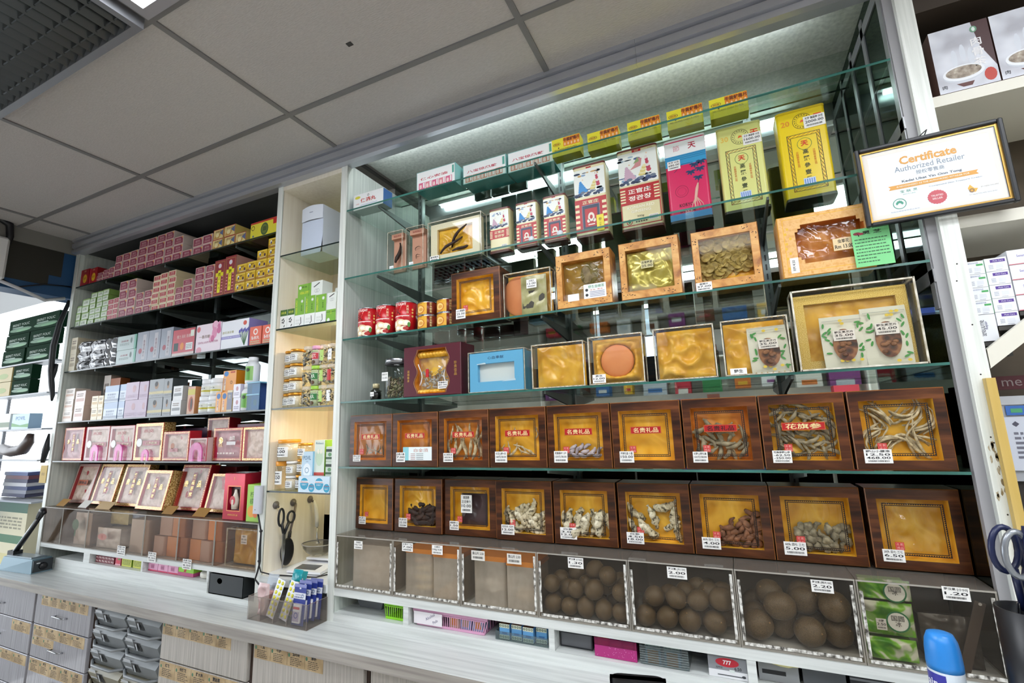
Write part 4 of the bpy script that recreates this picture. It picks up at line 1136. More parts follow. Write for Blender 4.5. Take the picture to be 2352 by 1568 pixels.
# orange patterned box + green card
PATT = NM('orange_damask', [(.35, 'e0a458'), (.55, 'ecbc7a'), (.7, 'd89a48')], (60, 60, 60), .5, 3)
x0, x1, h = .203, .455, .212; w = x1 - x0
t = thing('gift_box', 'orange damask-patterned box with a large cut-corner window, right end of the shelf', 'gift box', ((x0 + x1) / 2, .0, S3))
b = framed_case(w, h, .11, (-w * .31, w * .44, h * .2, h * .83), PATT, K('d8962c', .4), inner=K('c8742c'), depth=.05)
b.frame(-w * .44, w * .48, h * .08, h * .95, .0016, K('e8b020', .35, .3))
for sx, sz in ((-1, 1), (-1, -1), (1, 1), (1, -1)):
    cx, cz = (w * .065 + sx * w * .375, h * .515 + sz * h * .315)
    b.add([(cx, -.0005, cz), (cx - sx * w * .07, -.0005, cz), (cx - sx * w * .07, -.0005, cz - sz * h * .06), (cx - sx * w * .035, -.0005, cz - sz * h * .06), (cx - sx * w * .035, -.0005, cz - sz * h * .11), (cx, -.0005, cz - sz * h * .11)], [tuple(range(6))], PATT)
rr = random.Random(8)
for k in range(9): b.disc(-w * .40 + rr.uniform(-.008, .008), h * (.15 + .08 * k), .004, .005, K('e8b830', .4), -.0005, 8)
b.build('case', t)
wrinkle(-w * .31, w * .44, h * .2, h * .83, .049, .012, SATO, seed=61).build('satin_lining', t)
wrinkle(-w * .31, w * .44, h * .2, h * .83, .012, .008, FILM, seed=62).build('window_film', t)
b = MB(); b.at(-w * .36, -.001, h * .19, ry=-PI / 2); b.box(-.026, .026, -.0003, .0003, -.012, .012, K('f4f2ee')); b.text('RM 4.50', 0, -.002, .008, INK, -.0008, w=.036); b.at(); b.build('price_tag', t)
price(t, w * .2, h * .42, .056, .04, ('虫草花', 'Rm 13.00'), y=.0005, mat=K('e8cfa0', .5), barcode=False)
b = MB(); w = .098; h = .125
b.box(-w / 2, w / 2, 0, .0012, 0, h, K('7fd48c', .55))
b.text('灵 芝', .004, h * .83, .012, INK, -.0004, w=.05, bold=.02)
b.disc(-.034, h * .875, .010, .005, K('7a1c24'), -.0004); b.disc(-.026, h * .86, .009, .004, K('a8304a'), -.0006); b.tube([(-.032, -.0004, h * .87), (-.03, -.0004, h * .80)], .0012, INK, 4)
for k in range(8): 
    rr = random.Random(k); u = -.043
    while u < .036 - .03 * (k > 5):
        q = rr.uniform(.003, .01); b.rect(u, u + q, h * (.70 - k * .085), h * (.70 - k * .085) + .0032, K('2c5c38'), -.0004); u += q + .0018
one('information_card', b, 'green paper card with a mushroom drawing, leaning on the orange box', 'card', (.449, -.012, S3 + .001), rx=-.03)

# ---------------- S4 goods
t = thing('small_bottle', 'tiny dark bottle with a cream cap beside the glass jar', 'bottle', (-1.522, .03, S4))
b = MB(); b.lathe([(.024, 0), (.026, .004), (.026, .042), (.014, .052), (.014, .056)], clear('bottle_glass', 'b8b8b0', 1.4, .03), 24); b.lathe([(.022, .004), (.022, .038)], K('1a1c20', .4), 20); b.build('bottle_body', t)
b = MB(); b.lathe([(.016, .055), (.016, .074), (.015, .076)], K('cfc49a', .35, .3), 20); b.build('cap', t)
b = MB(); b.rect(-.012, .010, .016, .036, K('eeeeea'), -.0268); b.text('29.00', -.001, .022, .006, INK, -.0274, w=.016); b.build('price_tag', t)
t = thing('storage_jar', 'glass jar with a steel lid full of dried flowers', 'jar', (-1.41, .06, S4))
b = MB(); b.lathe([(.062, 0), (.066, .004), (.066, .150), (.062, .158)], clear('jar_glass', 'eef0ee', 1.5, .02), 36, capt=False); b.build('jar_body', t)
b = MB(); b.lathe([(.067, .158), (.067, .164)], K('2c2c2e', .4), 36); b.lathe([(.066, .165), (.066, .182), (.062, .187)], STEEL, 36); b.build('lid', t)
b = MB(); b.box(-.05, -.015, -.0655, -.0645, .082, .122, K('eeeeea')); b.text('西红花', -.032, .108, .008, INK, -.0662, w=.028); b.text('12.00', -.032, .092, .008, INK, -.0662, w=.026); b.build('price_tag', t)
rr = random.Random(3); b = MB()
for k in range(420):
    a = rr.uniform(0, 6.28); q = .053 * math.sqrt(rr.uniform(.55, 1)); z = rr.uniform(.011, .10)
    b.at(q * math.cos(a), q * math.sin(a), z, rr.uniform(0, 3), rr.uniform(0, 3), rr.uniform(0, 3)).blob((0, 0, 0), (.0085, .004, .002), K(rr.choice(('8a8a5e', '6a5c3e', 'a09a78', '4c4630', 'b4a888', '7a6858')), .8), 6, 4)
b.at(); one('dried_flowers', b, 'loose grey-green and brown dried flowers inside the steel-lidded jar', 'dried flowers', (-1.41, .06, S4))
bpy.data.objects['dried_flowers']['kind'] = 'stuff'

MAR = K('541a28', .35)
x0, x1, h = -1.340, -1.037, .226; w = x1 - x0
t = thing('gift_box', 'maroon gift box with wavy window edges and gold lettering on both sides', 'gift box', ((x0 + x1) / 2, .0, S4))
b = framed_case(w, h, .12, (-w * .30, w * .30, h * .05, h * .93), MAR, inner=SATO, depth=.05)
for s in (-1, 1):
    P = [(s * w * .30 + s * .008, -.0003, h * .05)]
    q = [(s * w * (.30 - .035 - .03 * math.cos(v * 2 * PI * 2.0)), h * (.05 + .88 * v)) for v in [i / 24 for i in range(25)]]
    for i in range(24):
        b.add([(s * w * .302, -.0003, q[i][1]), (q[i][0], -.0003, q[i][1]), (q[i + 1][0], -.0003, q[i + 1][1]), (s * w * .302, -.0003, q[i + 1][1])], [(0, 1, 2, 3)], MAR)
    b.tube([(p[0] + s * .004, -.0006, p[1]) for p in q], .0008, GOLDK, 4)
b.text('滋補養身', -w * .41, h * .48, .012, GOLDK, -.0006, vert=True); b.text('珍貴佳品', w * .41, h * .58, .014, GOLDK, -.0006, vert=True)
b.build('case', t)
wrinkle(-w * .3, w * .3, h * .05, h * .93, .049, .010, SATIN, seed=81).build('satin_lining', t)
for z0, z1 in ((.01, .032), (.175, .205)):
    b = MB(); b.grid(lambda u, v: ((u - .5) * w * .56, .03 - .014 * math.sin(PI * v) + .002 * math.sin(u * 60), z0 + (z1 - z0) * v), 60, 6, SATIN); b.build('satin_roll', t)
b = wrinkle(-w * .27, w * .27, .03, .172, 0, .008, clear('bag_film', 'f2f2f0', 3.0, .1, .06, 'f4f4f4'), 24, 22, seed=83)
b.box(-.034, -.02, -.018, -.014, .085, .12, K('c01820', .4)); 
for s in (-1, 1): b.tube([(s * .07 + s * .012 * math.sin(i * .5) * -1, -.012, .05 + .012 * i) for i in range(9)], .0022, K('f0f0ee', .3), 5)
b.text('参', .012, .088, .04, K('e0b030', .4), -.015, bold=.02)
o = one('plastic_bag', b, 'clear bag of pale sliced roots with a gold character, in the maroon box', 'plastic bag', ((x0 + x1) / 2, .024, S4)); price(o, .055, .045, .05, .032, ('花旗参片', '80.00'), y=-.018)
ms = variants('sl', 4, ln=.022, r=.0045, mat=NM('pale_slice', [(.3, '8c8474'), (.7, 'cfc8b8')], (60, 60, 60), .6), taper=.3)
for k in range(48):
    place('root_slice', ms[k % 4], 'pale root slice in the clear bag of the maroon box', 'dried slice', (-1.1885 + rr.uniform(-.072, .072), .03 + rr.uniform(-.004, .006), S4 + .038 + rr.uniform(0, .085)), 'root slices in the maroon box', ry=rr.uniform(-1.6, 1.6))

x0, x1, h = -.995, -.745, .166; w = x1 - x0
t = thing('gift_box', 'sky-blue box with a torn white oblong window', 'gift box', ((x0 + x1) / 2, .0, S4))
BLUEB = K('6cbce8', .4)
b = framed_case(w, h, .09, (-w * .34, w * .34, h * .26, h * .72), BLUEB, depth=.02); b.text('心血奉献', 0, h * .82, .013, K('2c4a78'), -.0006, w=.075)
b.poly([(-w * .36, h * .72), (-w * .2, h * .745), (-w * .18, h * .71), (-w * .34, h * .70)], K('d8ecf6'), -.0005); b.poly([(w * .1, h * .24), (w * .36, h * .25), (w * .35, h * .3), (w * .2, h * .27)], K('d8ecf6'), -.0005); b.build('case', t)
b = MB(); b.rect(-w * .34, w * .34, h * .26, h * .72, K('dfe6e2', .6), .019); b.build('white_liner', t)
b = MB(); b.box(-w / 2 - .004, w / 2 + .006, -.006, .095, 0, h + .006, clear('case_plastic', '', 0)); edge_frame(b, w + .01, h + .006, .09, EDGE); b.build('clear_cover', t)

satin_case('display_box', -.706, -.494, S4, .176, 0, 'clear-fronted box with smooth draped gold satin, beside the blue box', seed=5, amp=.010)
t, w = satin_case('display_box', -.472, -.271, S4, .183, 0, 'clear-fronted box with an orange satin cushion ringed by ruched satin', seed=9, amp=.004)
b = MB(); b.blob((0, .03, .088), (.062, .014, .062), NM('orange_cloth', [], ()), 30, 14); b.build('satin_cushion', t)
b = MB(); n = 72
V = []; F = []
for i in range(n):
    a = 2 * PI * i / n; sq = 1 / max(abs(math.cos(a)), abs(math.sin(a)))
    for j in range(6):
        f = j / 5; rr_ = (.064 * (1 - f) + .085 * f * min(sq, 1.35)); V.append((rr_ * math.cos(a), .04 - .022 * math.sin(PI * f) - .003 * math.sin(i * 1.9 + f), .09 + rr_ * .9 * math.sin(a)))
for i in range(n):
    for j in range(5): F.append((i * 6 + j, i * 6 + j + 1, ((i + 1) % n) * 6 + j + 1, ((i + 1) % n) * 6 + j))
b.add(V, F, SATIN, True); b.build('ruched_satin', t)
price(t, -.065, .022, .05, .032, ('灵芝', '12.00'), y=-.0045)
satin_case('display_box', -.229, -.030, S4, .187, 0, 'clear-fronted box with heavily crumpled gold satin', seed=13, amp=.030)
t, w = satin_case('display_box', -.003, .194, S4, .189, 0, 'clear-fronted satin box with one leaf-patterned pouch leaning in it', seed=17, amp=.016)
price(t, -.06, .014, .05, .02, ('野生',), y=-.0045, barcode=False)
pouch(.135, .0215, S4 + .006, .115, .155, 'leaf-patterned pouch tagged 35.00 inside the smaller satin box', '35.00', 1, ry=-.02)
x0, x1, h = .216, .536, .262; w = x1 - x0
t = thing('display_box', 'large glitter-framed gold box at the right end of its shelf', 'display box', ((x0 + x1) / 2, .0, S4))
b = MB(); b.box(-w / 2, w / 2, 0, .09, 0, h, ACBOX); edge_frame(b, w, h, .09, EDGE, .005); b.build('clear_cover', t)
framed_case(w - .012, h - .012, .03, (-w * .385, w * .385, h * .11, h * .83), GLIT, depth=.018).build('glitter_frame', t, (0, .05, .005))
wrinkle(-w * .385, w * .385, h * .13, h * .85, .067, .006, SATIN, seed=23).build('satin_lining', t)
pouch(.345, .026, S4 + .006, .115, .165, 'left leaf-patterned pouch inside the large glitter-framed box', '35.00', 2)
pouch(.455, .024, S4 + .006, .115, .180, 'taller leaf-patterned pouch at the side of the large glitter-framed box', '45.00', 3)
# ---------------------------------------------------------------- left bay: stacks of cartons
MARC = '8e2f4c'
def print_lines(b, x0, x1, z0, z1, n, col, y, seed=0):
    r = random.Random(seed); st = (z1 - z0) / n
    for k in range(n):
        u = x0
        while u < x1 - (x1 - x0) * .05:
            q = min((x1 - x0) * r.uniform(.06, .22), x1 - u); b.rect(u, u + q, z0 + k * st + st * .25, z0 + k * st + st * .75, K(col), y); u += q + (x1 - x0) * .04
def design(b, w, h, k):
    a = w / 2
    if k in ('mar', 'red', 'bei'):
        rim = {'mar': 'd8b8b0', 'red': 'e4d0c4', 'bei': 'e2d2b4'}[k]; pan = {'mar': MARC, 'red': 'b03446', 'bei': 'b83c3c'}[k]
        b.rect(-a, a, 0, h, K(rim, .45), -.0002); i = .1 * h if k != 'bei' else .17 * h
        b.rect(-a + i, a - i, i, h - i, K(pan, .4), -.0005)
        b.text('保济丸' if k == 'mar' else '惊风散', 0, h * .48, h * .28, K('e8c8c4'), -.0008, w=w * .5); print_lines(b, -a * .6, a * .6, h * .2, h * .42, 2, 'd8a8a8', -.0008, 3)
        if k == 'mar': b.poly([(a - i, h - i), (a - i - h * .25, h - i), (a - i, h * .62)], K('e8a838'), -.0009)
    elif k == 'grn':
        b.rect(-a, a, 0, h, K('cfd8c4', .4), -.0002); b.rect(-a, a, h * .82, h, K('8fb060', .4), -.0005); b.rect(-a, -a * .8, 0, h, K('6f9a50', .4), -.0005)
        b.text('止咳', 0, h * .3, h * .36, K('4c6a3c'), -.0008, w=w * .5); b.rect(-a * .7, a * .7, h * .1, h * .2, K('e8ece4', .3), -.0006)
    elif k == 'reddot':
        b.rect(-a, a, 0, h, K('a01c24', .4), -.0002); b.disc(a * .1, h * .45, a * .5, a * .62, K('e0b020', .4), -.0005); b.text('驱风', a * .1, h * .4, h * .13, K('7a1010'), -.0008); b.text('油膏', 0, h * .84, h * .1, K('e8c8a0'), -.0008); b.rect(-a, -a * .75, 0, h, K('c8384a'), -.0004)
    elif k == 'yel':
        b.rect(-a, a, 0, h, K('e2cf8a', .4), -.0002); b.frame(-a, a, 0, h, h * .05, K('b03030'), -.0005)
        b.poly([(-a * .9, h * .1), (a * .1, h * .08), (a * .5, h * .5), (-a * .5, h * .62)], K('c8954a'), -.0006); b.poly([(a * .2, h * .6), (a * .9, h * .3), (a * .9, h * .9)], K('5a6a90'), -.0006); b.disc(-a * .2, h * .42, a * .35, h * .2, K('f0e0a8'), -.0008); b.text('虎标药', 0, h * .66, h * .2, K('7a2410'), -.0009, w=w * .6)
    elif k == 'bigyel':
        b.rect(-a, a, 0, h, K('e6d83c', .4), -.0002); b.rect(-a, a, h * .9, h, K('c03a28'), -.0004)
        b.disc(a * .02, h * .48, a * .27, h * .36, K('3a5a30'), -.0006, 16); b.disc(a * .02, h * .48, a * .2, h * .27, K('6a7a30'), -.0008, 16); b.text('JJJ', a * .02, h * .38, h * .24, K('1c2c18'), -.001, w=w * .12, bold=.02)
        b.rect(a * .62, a * .86, h * .62, h * .9, K('c81c1c'), -.0006); b.ring(-a * .82, h * .68, h * .1, h * .14, K('5a5018')); b.disc(-a * .78, h * .2, h * .06, h * .06, K('3a5a90'), -.0006)
    elif k == 'tall':
        b.rect(-a, a, 0, h, K('8e2c34', .4), -.0002); b.frame(-a * .86, a * .86, h * .06, h * .95, w * .025, K('c8a050', .35, .3), -.0004)
        b.rect(-a * .28, a * .28, h * .12, h * .72, K('f0e428', .4), -.0006); b.rect(-a * .7, a * .7, h * .56, h * .66, K('f0e428', .4), -.0006); b.disc(0, h * .84, a * .3, a * .3, K('d8d0d8'), -.0006); b.ring(0, h * .84, a * .3, a * .36, K('c0392b'))
        for q, ch in enumerate('大正金丹'): b.text(ch, 0, h * (.6 - q * .13), h * .06, K('5a4a10'), -.0009)
        for s in (-1, 1):
            for q in range(6): b.disc(s * a * .56, h * (.14 + .08 * q), a * .16, h * .02, K('d8888a'), -.0006, 10)
    elif k == 'gold':
        b.rect(-a, a, 0, h, K('d8b024', .4), -.0002); b.rect(-a, a, 0, h * .3, K('a8782c', .4), -.0004); b.rect(-a, a, h * .86, h, K('e8c848', .4), -.0004)
        b.disc(-a * .45, h * .62, a * .22, h * .2, K('e8e4d8'), -.0006, 10); b.disc(-a * .4, h * .52, a * .14, h * .14, K('32386a'), -.0008, 10); b.disc(a * .55, h * .45, a * .2, h * .16, K('4a2a3a'), -.0006, 10); b.text('猴枣', a * .1, h * .62, h * .2, K('5a3a10'), -.0009); b.rect(-a * .5, a * .8, h * .2, h * .26, K('f0e8c0'), -.0006)
    elif k == 'org':
        b.rect(-a, a, 0, h, K('e4684c', .4), -.0002); b.ring(0, h * .72, h * .1, h * .17, K('f6e8e0')); b.text('猴标丸', 0, h * .3, h * .2, K('f6e4dc'), -.0008, w=w * .7, bold=.02); print_lines(b, -a * .8, a * .8, h * .06, h * .26, 2, 'b8c8a0', -.0008, 5)
    elif k == 'teal':
        b.rect(-a, a, 0, h, K('a9bab8', .3), -.0002); b.rect(a * .8, a, 0, h, K('5fa890', .35), -.0004); b.text('活络膏', -a * .2, h * .55, h * .14, K('b06a74'), -.0008, w=w * .4); print_lines(b, -a * .7, a * .3, h * .3, h * .48, 2, '8a9896', -.0008, 6); b.disc(a * .5, h * .62, a * .1, h * .2, K('6a7c78'), -.0006)
    elif k == 'grey':
        b.rect(-a, a, 0, h, K('8f95a2', .3), -.0002); b.rect(a * .0, a * .6, h * .08, h * .9, K('b9b6bc', .35), -.0004); b.text('香港云', a * .3, h * .62, h * .1, K('7a4a52'), -.0008, vert=True); b.text('药片', a * .3, h * .26, h * .09, K('5a5a66'), -.0008, vert=True); b.disc(-a * .3, h * .36, a * .3, h * .09, K('a8525e'), -.0006, 12)
    elif k == 'redq':
        b.rect(-a, a, 0, h, K('c23a48', .35), -.0002); b.rect(-a, a, 0, h * .12, K('e4d4d0'), -.0004); b.text('强力 消炎 贴膏', 0, h * .66, h * .13, K('f4dcd4'), -.0008, w=w * .62); b.rect(a * .62, a * .94, h * .68, h * .92, K('dfe4d4'), -.0006); b.rect(-a * .86, -a * .45, h * .2, h * .5, K('2e4a4a'), -.0006); b.disc(-a * .1, h * .36, a * .17, h * .14, K('e89040'), -.0006); b.rect(a * .25, a * .86, h * .2, h * .46, K('e8ecec'), -.0006); print_lines(b, a * .3, a * .8, h * .24, h * .42, 3, '8a8a8a', -.0008, 2)
    elif k == 'pink':
        b.rect(-a, a, 0, h, K('eedfe8', .35), -.0002); r = random.Random(2)
        for q in range(9): b.disc(a * r.uniform(.2, .85), h * r.uniform(.45, .95), a * r.uniform(.1, .25), h * r.uniform(.1, .2), K(('e090b4', 'd06a98', 'eab4cc')[q % 3]), -.0004 - q * .00005, 10)
        b.disc(-a * .82, h * .84, a * .14, h * .1, K('d86a70'), -.0006); b.text('一番抗敏', -a * .3, h * .5, h * .12, K('8a6a58'), -.001, w=w * .45); b.text('DENTAL & GUM PROTECTION', 0, h * .32, h * .07, K('b04a78'), -.001, w=w * .78); b.disc(-a * .7, h * .1, a * .22, h * .12, K('e8a8b8'), -.0006)
    elif k == 'lav':
        b.rect(-a, a, 0, h, K('eef0f6', .35), -.0002); b.rect(-a, a * .5, h * .36, h * .46, K('9a94d0'), -.0004); b.text('YOGALINE BIO PLATINUM', -a * .25, h * .385, h * .05, K('f0f0fa'), -.0008, w=w * .66); b.text('姜花清凉膏', -a * .5, h * .55, h * .09, K('b0a860'), -.0008, w=w * .42); b.disc(a * .72, h * .85, a * .13, h * .08, K('d85a48'), -.0006)
        for q in range(9): b.tube([(a * .75, -.0006, h * .06), (a * (.35 + .08 * q), -.0006, h * (.5 + .03 * (q % 3)))], .0012, K('4a7a4c'), 4); b.disc(a * (.35 + .08 * q), h * (.56 + .03 * (q % 3)), a * .05, h * .07, K(('4a4a9a', '6a62b4')[q % 2]), -.0008, 8)
    elif k == 'blu':
        b.rect(-a, a, 0, h, K('8aa2c4', .28), -.0002); b.rect(-a, a, 0, h * .62, K('c4d0e0', .28), -.0004); b.rect(-a, a, h * .06, h * .2, K('6a7890', .3), -.0006); b.text('育发精华', 0, h * .4, h * .12, K('5a6a90'), -.0008, w=w * .6); print_lines(b, -a * .6, a * .6, h * .22, h * .36, 2, '8a96ac', -.0008, 2)
    elif k == 'pur':
        b.rect(-a, a, 0, h, K('a88aa4', .28), -.0002); b.disc(a * .3, h * .62, a * .28, h * .2, K('d4b0b8'), -.0004); b.rect(-a * .9, a * .9, h * .1, h * .3, K('9a7898', .3), -.0004); print_lines(b, -a * .7, a * .5, h * .12, h * .28, 2, 'd0bccc', -.0008, 4)
    elif k == 'dk':
        b.rect(-a, a, 0, h, K('5c6264', .28), -.0002); b.disc(0, h * .66, a * .26, h * .2, K('b08a6a'), -.0004); b.disc(-a * .05, h * .74, a * .22, h * .14, K('1c1c1e'), -.0006); b.rect(-a, a, h * .2, h * .34, K('d8cc9c'), -.0004); print_lines(b, -a * .7, a * .7, h * .06, h * .16, 1, 'a8aaac', -.0008, 4)
    elif k == 'x': pass
    elif k in ('cr', 'peach', 'yl', 'cream', 'wht'):
        c = {'cr': 'e8ddd2', 'peach': 'e8d2ca', 'yl': 'ead9b4', 'cream': 'e6dcc4', 'wht': 'd6d6d4'}[k]
        b.rect(-a, a, 0, h, K(c, .3), -.0002); b.rect(-a * .8, a * .8, h * .3, h * .5, K({'cr': 'd0a890', 'peach': 'c89a8c', 'yl': 'c8a050', 'cream': 'b8ac94', 'wht': '6a6e6e'}[k], .35), -.0004); print_lines(b, -a * .7, a * .6, h * .6, h * .85, 2, '8a7a70', -.0006, 3)
    elif k == 'or1':
        b.rect(-a, a, 0, h, K('e89a2c', .35), -.0002); b.disc(0, h * .8, a * .7, a * .7, K('3a78b8'), -.0004); b.rect(-a * .5, a * .1, h * .1, h * .6, K('f0e4d4'), -.0004); b.text('鱼肝油', -a * .2, h * .48, h * .1, K('b83018'), -.0006, vert=True)
    elif k == 'orB':
        b.rect(-a, a, 0, h, K('e8961c', .35), -.0002); b.disc(-a * .55, h * .86, a * .36, h * .12, K('3a82c4'), -.0006); b.rect(-a * .9, -a * .55, h * .1, h * .68, K('f0e4d4'), -.0004); b.text('鱼肝油', -a * .72, h * .55, h * .1, K('c02a18'), -.0006, vert=True); b.ring(a * .3, h * .44, a * .12, a * .17, K('5a2a0c')); b.rect(a * .1, a * .8, h * .88, h * .95, K('b83a18'), -.0006)
    elif k == 'bw':
        b.rect(-a, a, 0, h, K('e6e8f0', .35), -.0002); b.rect(-a * .1, a * .5, h * .3, h, K('4a5cae', .35), -.0004); b.text('回春口服液', a * .2, h * .78, h * .08, K('e8ecf8'), -.0008, vert=True); b.rect(-a * .1, a * .5, h * .12, h * .26, K('e0c098'), -.0004)
    elif k == 'blue':
        b.rect(-a, a, 0, h, K('4a6ab4', .35), -.0002); b.rect(-a, a, h * .62, h, K('7ac0dc', .35), -.0004); b.disc(0, h * .28, a * .5, h * .12, K('e09a4a'), -.0006)
    elif k == 'blk':
        b.rect(-a, a, 0, h, K('d8c49a', .35), -.0002); b.rect(-a, a, h * .1, h * .9, K('6a6a80', .35), -.0004); b.text('参茸丸', 0, h * .6, h * .2, K('e8e0c8'), -.0006, w=w * .5)
    elif k == 'wh':
        b.rect(-a, a, 0, h, K('e6e2ee', .3), -.0002); b.disc(a * .1, h * .66, a * .34, h * .17, K('c89aa4'), -.0004); print_lines(b, -a * .7, a * .7, h * .15, h * .4, 2, '9a94b0', -.0006, 3)
    elif k == 'wavy':
        b.rect(-a, a, 0, h, K('e4e6e8', .15), -.0002)
    return b
SIDES = dict(mar='cdbcb2', red='d8c8b8', bei='dcc9a0', grn='7fa04e', reddot='8c1820', yel='c8b060', bigyel='d8c82c', tall='b08478', gold='c8a020', org='c85a44', teal='6fa894', grey='858b98', redq='7a6a70', pink='d8c8d4', lav='8f86c4',
             blu='7088ac', pur='8e708c', dk='484e50', cr='dccfc2', peach='d8c0b4', yl='dcc89c', cream='d8ccb0', wht='b8bab8', or1='d08a28', orB='d8881c', bw='b8bcd8', blue='3c5898', blk='b8a478', wh='c8c2d4', wavy='c8cacc')
WORD = dict(mar='maroon-panelled pill carton', red='small red-panelled pill carton', bei='beige carton with red panel', grn='green and pale pill carton', reddot='red box with a yellow disc', yel='yellow and red picture carton', bigyel='long yellow box with green emblem',
            tall='tall dark red yellow-banded box', gold='golden yellow carton', org='orange-red carton', teal='pale teal plaster box', grey='grey upright plaster box', redq='red plaster box', pink='pink flower-print toothpaste box', lav='white lavender-print toothpaste box',
            blu='pale blue cosmetic box', pur='mauve cosmetic box', dk='charcoal hair-dye box', cr='cream carton', peach='peach-white carton', yl='pale yellow carton', cream='cream carton with dark spot', wht='grey-white carton', or1='small orange fish-oil carton',
            orB='large orange fish-oil carton', bw='blue and white upright carton', blue='blue carton behind the plastic holder', blk='slate and tan slim carton', wh='pale lilac carton', wavy='silver carton')
CM = {}
def carton_mesh(k, w, h, d):
    key = (k, round(w, 3), round(h, 4), d)
    if key not in CM:
        b = MB(); b.box(-w / 2, w / 2, 0, d, 0, h, K(SIDES[k], .4)); design(b, w, h, k); CM[key] = b.mesh(WORD[k].split(' ')[-1])
    return CM[key]
ROWN = ['bottom', 'second-layer', 'third-layer', 'fourth-layer', 'fifth-layer', 'top-layer']
def stacks(shelf, zs, rows, d=.2, y=.02):
    seen = {}
    for k, n, x0, x1, H in rows: seen[k] = seen.get(k, 0) + 1
    cnt = {}
    for k, n, x0, x1, H in rows:
        cnt[k] = cnt.get(k, 0) + 1
        w = (x1 - x0) * .985; h = H / n - .0008
        me = carton_mesh(k, w, h, d)
        for i in range(n):
            lv = '' if n == 1 else ('top ' if i == n - 1 else (('bottom ' if i == 0 else ORD[i + 1] + '-layer ')))
            col = '' if seen[k] == 1 else ', %s such stack from left' % ORD[cnt[k]]
            if n == 1 and seen[k] > 1: col = ', %s of its kind from left' % ORD[cnt[k]]
            jx = random.uniform(-.002, .002)
            place('medicine_carton', me, '%s%s%s, %s' % (lv, WORD[k], col, shelf), 'carton', ((x0 + x1) / 2 + jx, y + random.uniform(-.003, .003), zs + i * (H / n)), WORD[k] + 's on the ' + shelf, rz=random.uniform(-.015, .015))
stacks('top left shelf', L1, [('reddot', 1, -4.352, -4.242, .134), ('reddot', 1, -4.235, -4.132, .128), ('mar', 3, -4.128, -4.054, .076), ('mar', 3, -4.05, -3.974, .086), ('mar', 2, -3.971, -3.905, .09),
    ('mar', 3, -3.902, -3.815, .164), ('mar', 3, -3.812, -3.722, .166), ('mar', 3, -3.719, -3.632, .168), ('mar', 4, -3.629, -3.526, .224), ('mar', 4, -3.521, -3.421, .220), ('mar', 4, -3.418, -3.323, .224), ('mar', 4, -3.320, -3.230, .224),
    ('mar', 3, -3.226, -3.128, .170), ('mar', 1, -3.122, -3.024, .056), ('mar', 2, -3.020, -2.923, .118), ('mar', 2, -2.920, -2.825, .120), ('yel', 2, -2.820, -2.722, .134), ('yel', 2, -2.718, -2.616, .138), ('yel', 1, -2.612, -2.519, .072), ('bigyel', 1, -2.482, -2.240, .107)])
stacks('second left shelf', L2, [('grn', 3, -4.352, -4.290, .160), ('grn', 4, -4.286, -4.19, .205), ('grn', 6, -4.182, -4.103, .240), ('grn', 6, -4.098, -4.022, .240), ('grn', 6, -4.017, -3.941, .240), ('red', 4, -3.936, -3.866, .154), ('red', 4, -3.862, -3.803, .156),
    ('mar', 4, -3.798, -3.702, .262), ('mar', 4, -3.698, -3.602, .262), ('mar', 3, -3.594, -3.510, .152), ('mar', 3, -3.505, -3.418, .156), ('bei', 6, -3.412, -3.334, .244), ('bei', 6, -3.328, -3.250, .246), ('bei', 6, -3.244, -3.168, .250),
    ('mar', 3, -3.160, -3.085, .125), ('mar', 4, -3.080, -2.990, .163), ('mar', 5, -2.965, -2.874, .222), ('mar', 5, -2.868, -2.790, .222), ('tall', 1, -2.785, -2.687, .236), ('tall', 1, -2.684, -2.584, .244), ('gold', 3, -2.578, -2.494, .175), ('gold', 3, -2.490, -2.410, .177), ('gold', 4, -2.405, -2.322, .230), ('gold', 5, -2.318, -2.240, .287)])
stacks('third left shelf', L3, [('cream', 2, -4.356, -4.278, .25), ('teal', 2, -3.755, -3.533, .194), ('grey', 1, -3.527, -3.401, .2), ('grey', 1, -3.396, -3.272, .199), ('grey', 1, -3.268, -3.141, .197), ('redq', 1, -3.132, -2.912, .168), ('pink', 1, -2.908, -2.675, .175), ('lav', 1, -2.672, -2.438, .168), ('org', 1, -2.420, -2.326, .108), ('org', 1, -2.322, -2.240, .108)], d=.12)
stacks('fourth left shelf', L4, [('cr', 3, -4.350, -4.225, .235), ('peach', 2, -4.210, -4.085, .211), ('yl', 2, -3.985, -3.908, .164), ('yl', 2, -3.903, -3.842, .163), ('blu', 2, -3.836, -3.67, .223), ('blu', 2, -3.666, -3.594, .225), ('pur', 2, -3.588, -3.442, .230), ('pur', 2, -3.438, -3.342, .227), ('dk', 2, -3.338, -3.183, .232), ('dk', 2, -3.179, -3.094, .228),
    ('wht', 2, -3.085, -2.990, .176), ('or1', 1, -2.679, -2.633, .115), ('or1', 1, -2.629, -2.581, .113), ('blk', 1, -2.576, -2.532, .121), ('wh', 2, -2.528, -2.468, .152)], d=.09)
def carton(k, x0, x1, y, z, h, d, label):
    place('medicine_carton', carton_mesh(k, x1 - x0, h, d), label, 'carton', ((x0 + x1) / 2, y, z))
carton('cr', -4.17, -4.085, .16, L4, .33, .06, 'tall cream carton standing behind the peach cartons on the fourth left shelf')
b = MB(); b.box(-.06, .06, 0, .06, 0, .30, K('b0602c', .45)); one('medicine_carton', b, 'tall brown carton standing behind the pale yellow cartons on the fourth left shelf', 'carton', (-4.0, .15, L4))
b = MB(); b.box(-.045, .045, 0, .06, 0, .222, K('1f3f3a', .35)); one('medicine_carton', b, 'dark green carton standing behind grey-white cartons on the fourth left shelf', 'carton', (-3.045, .13, L4))
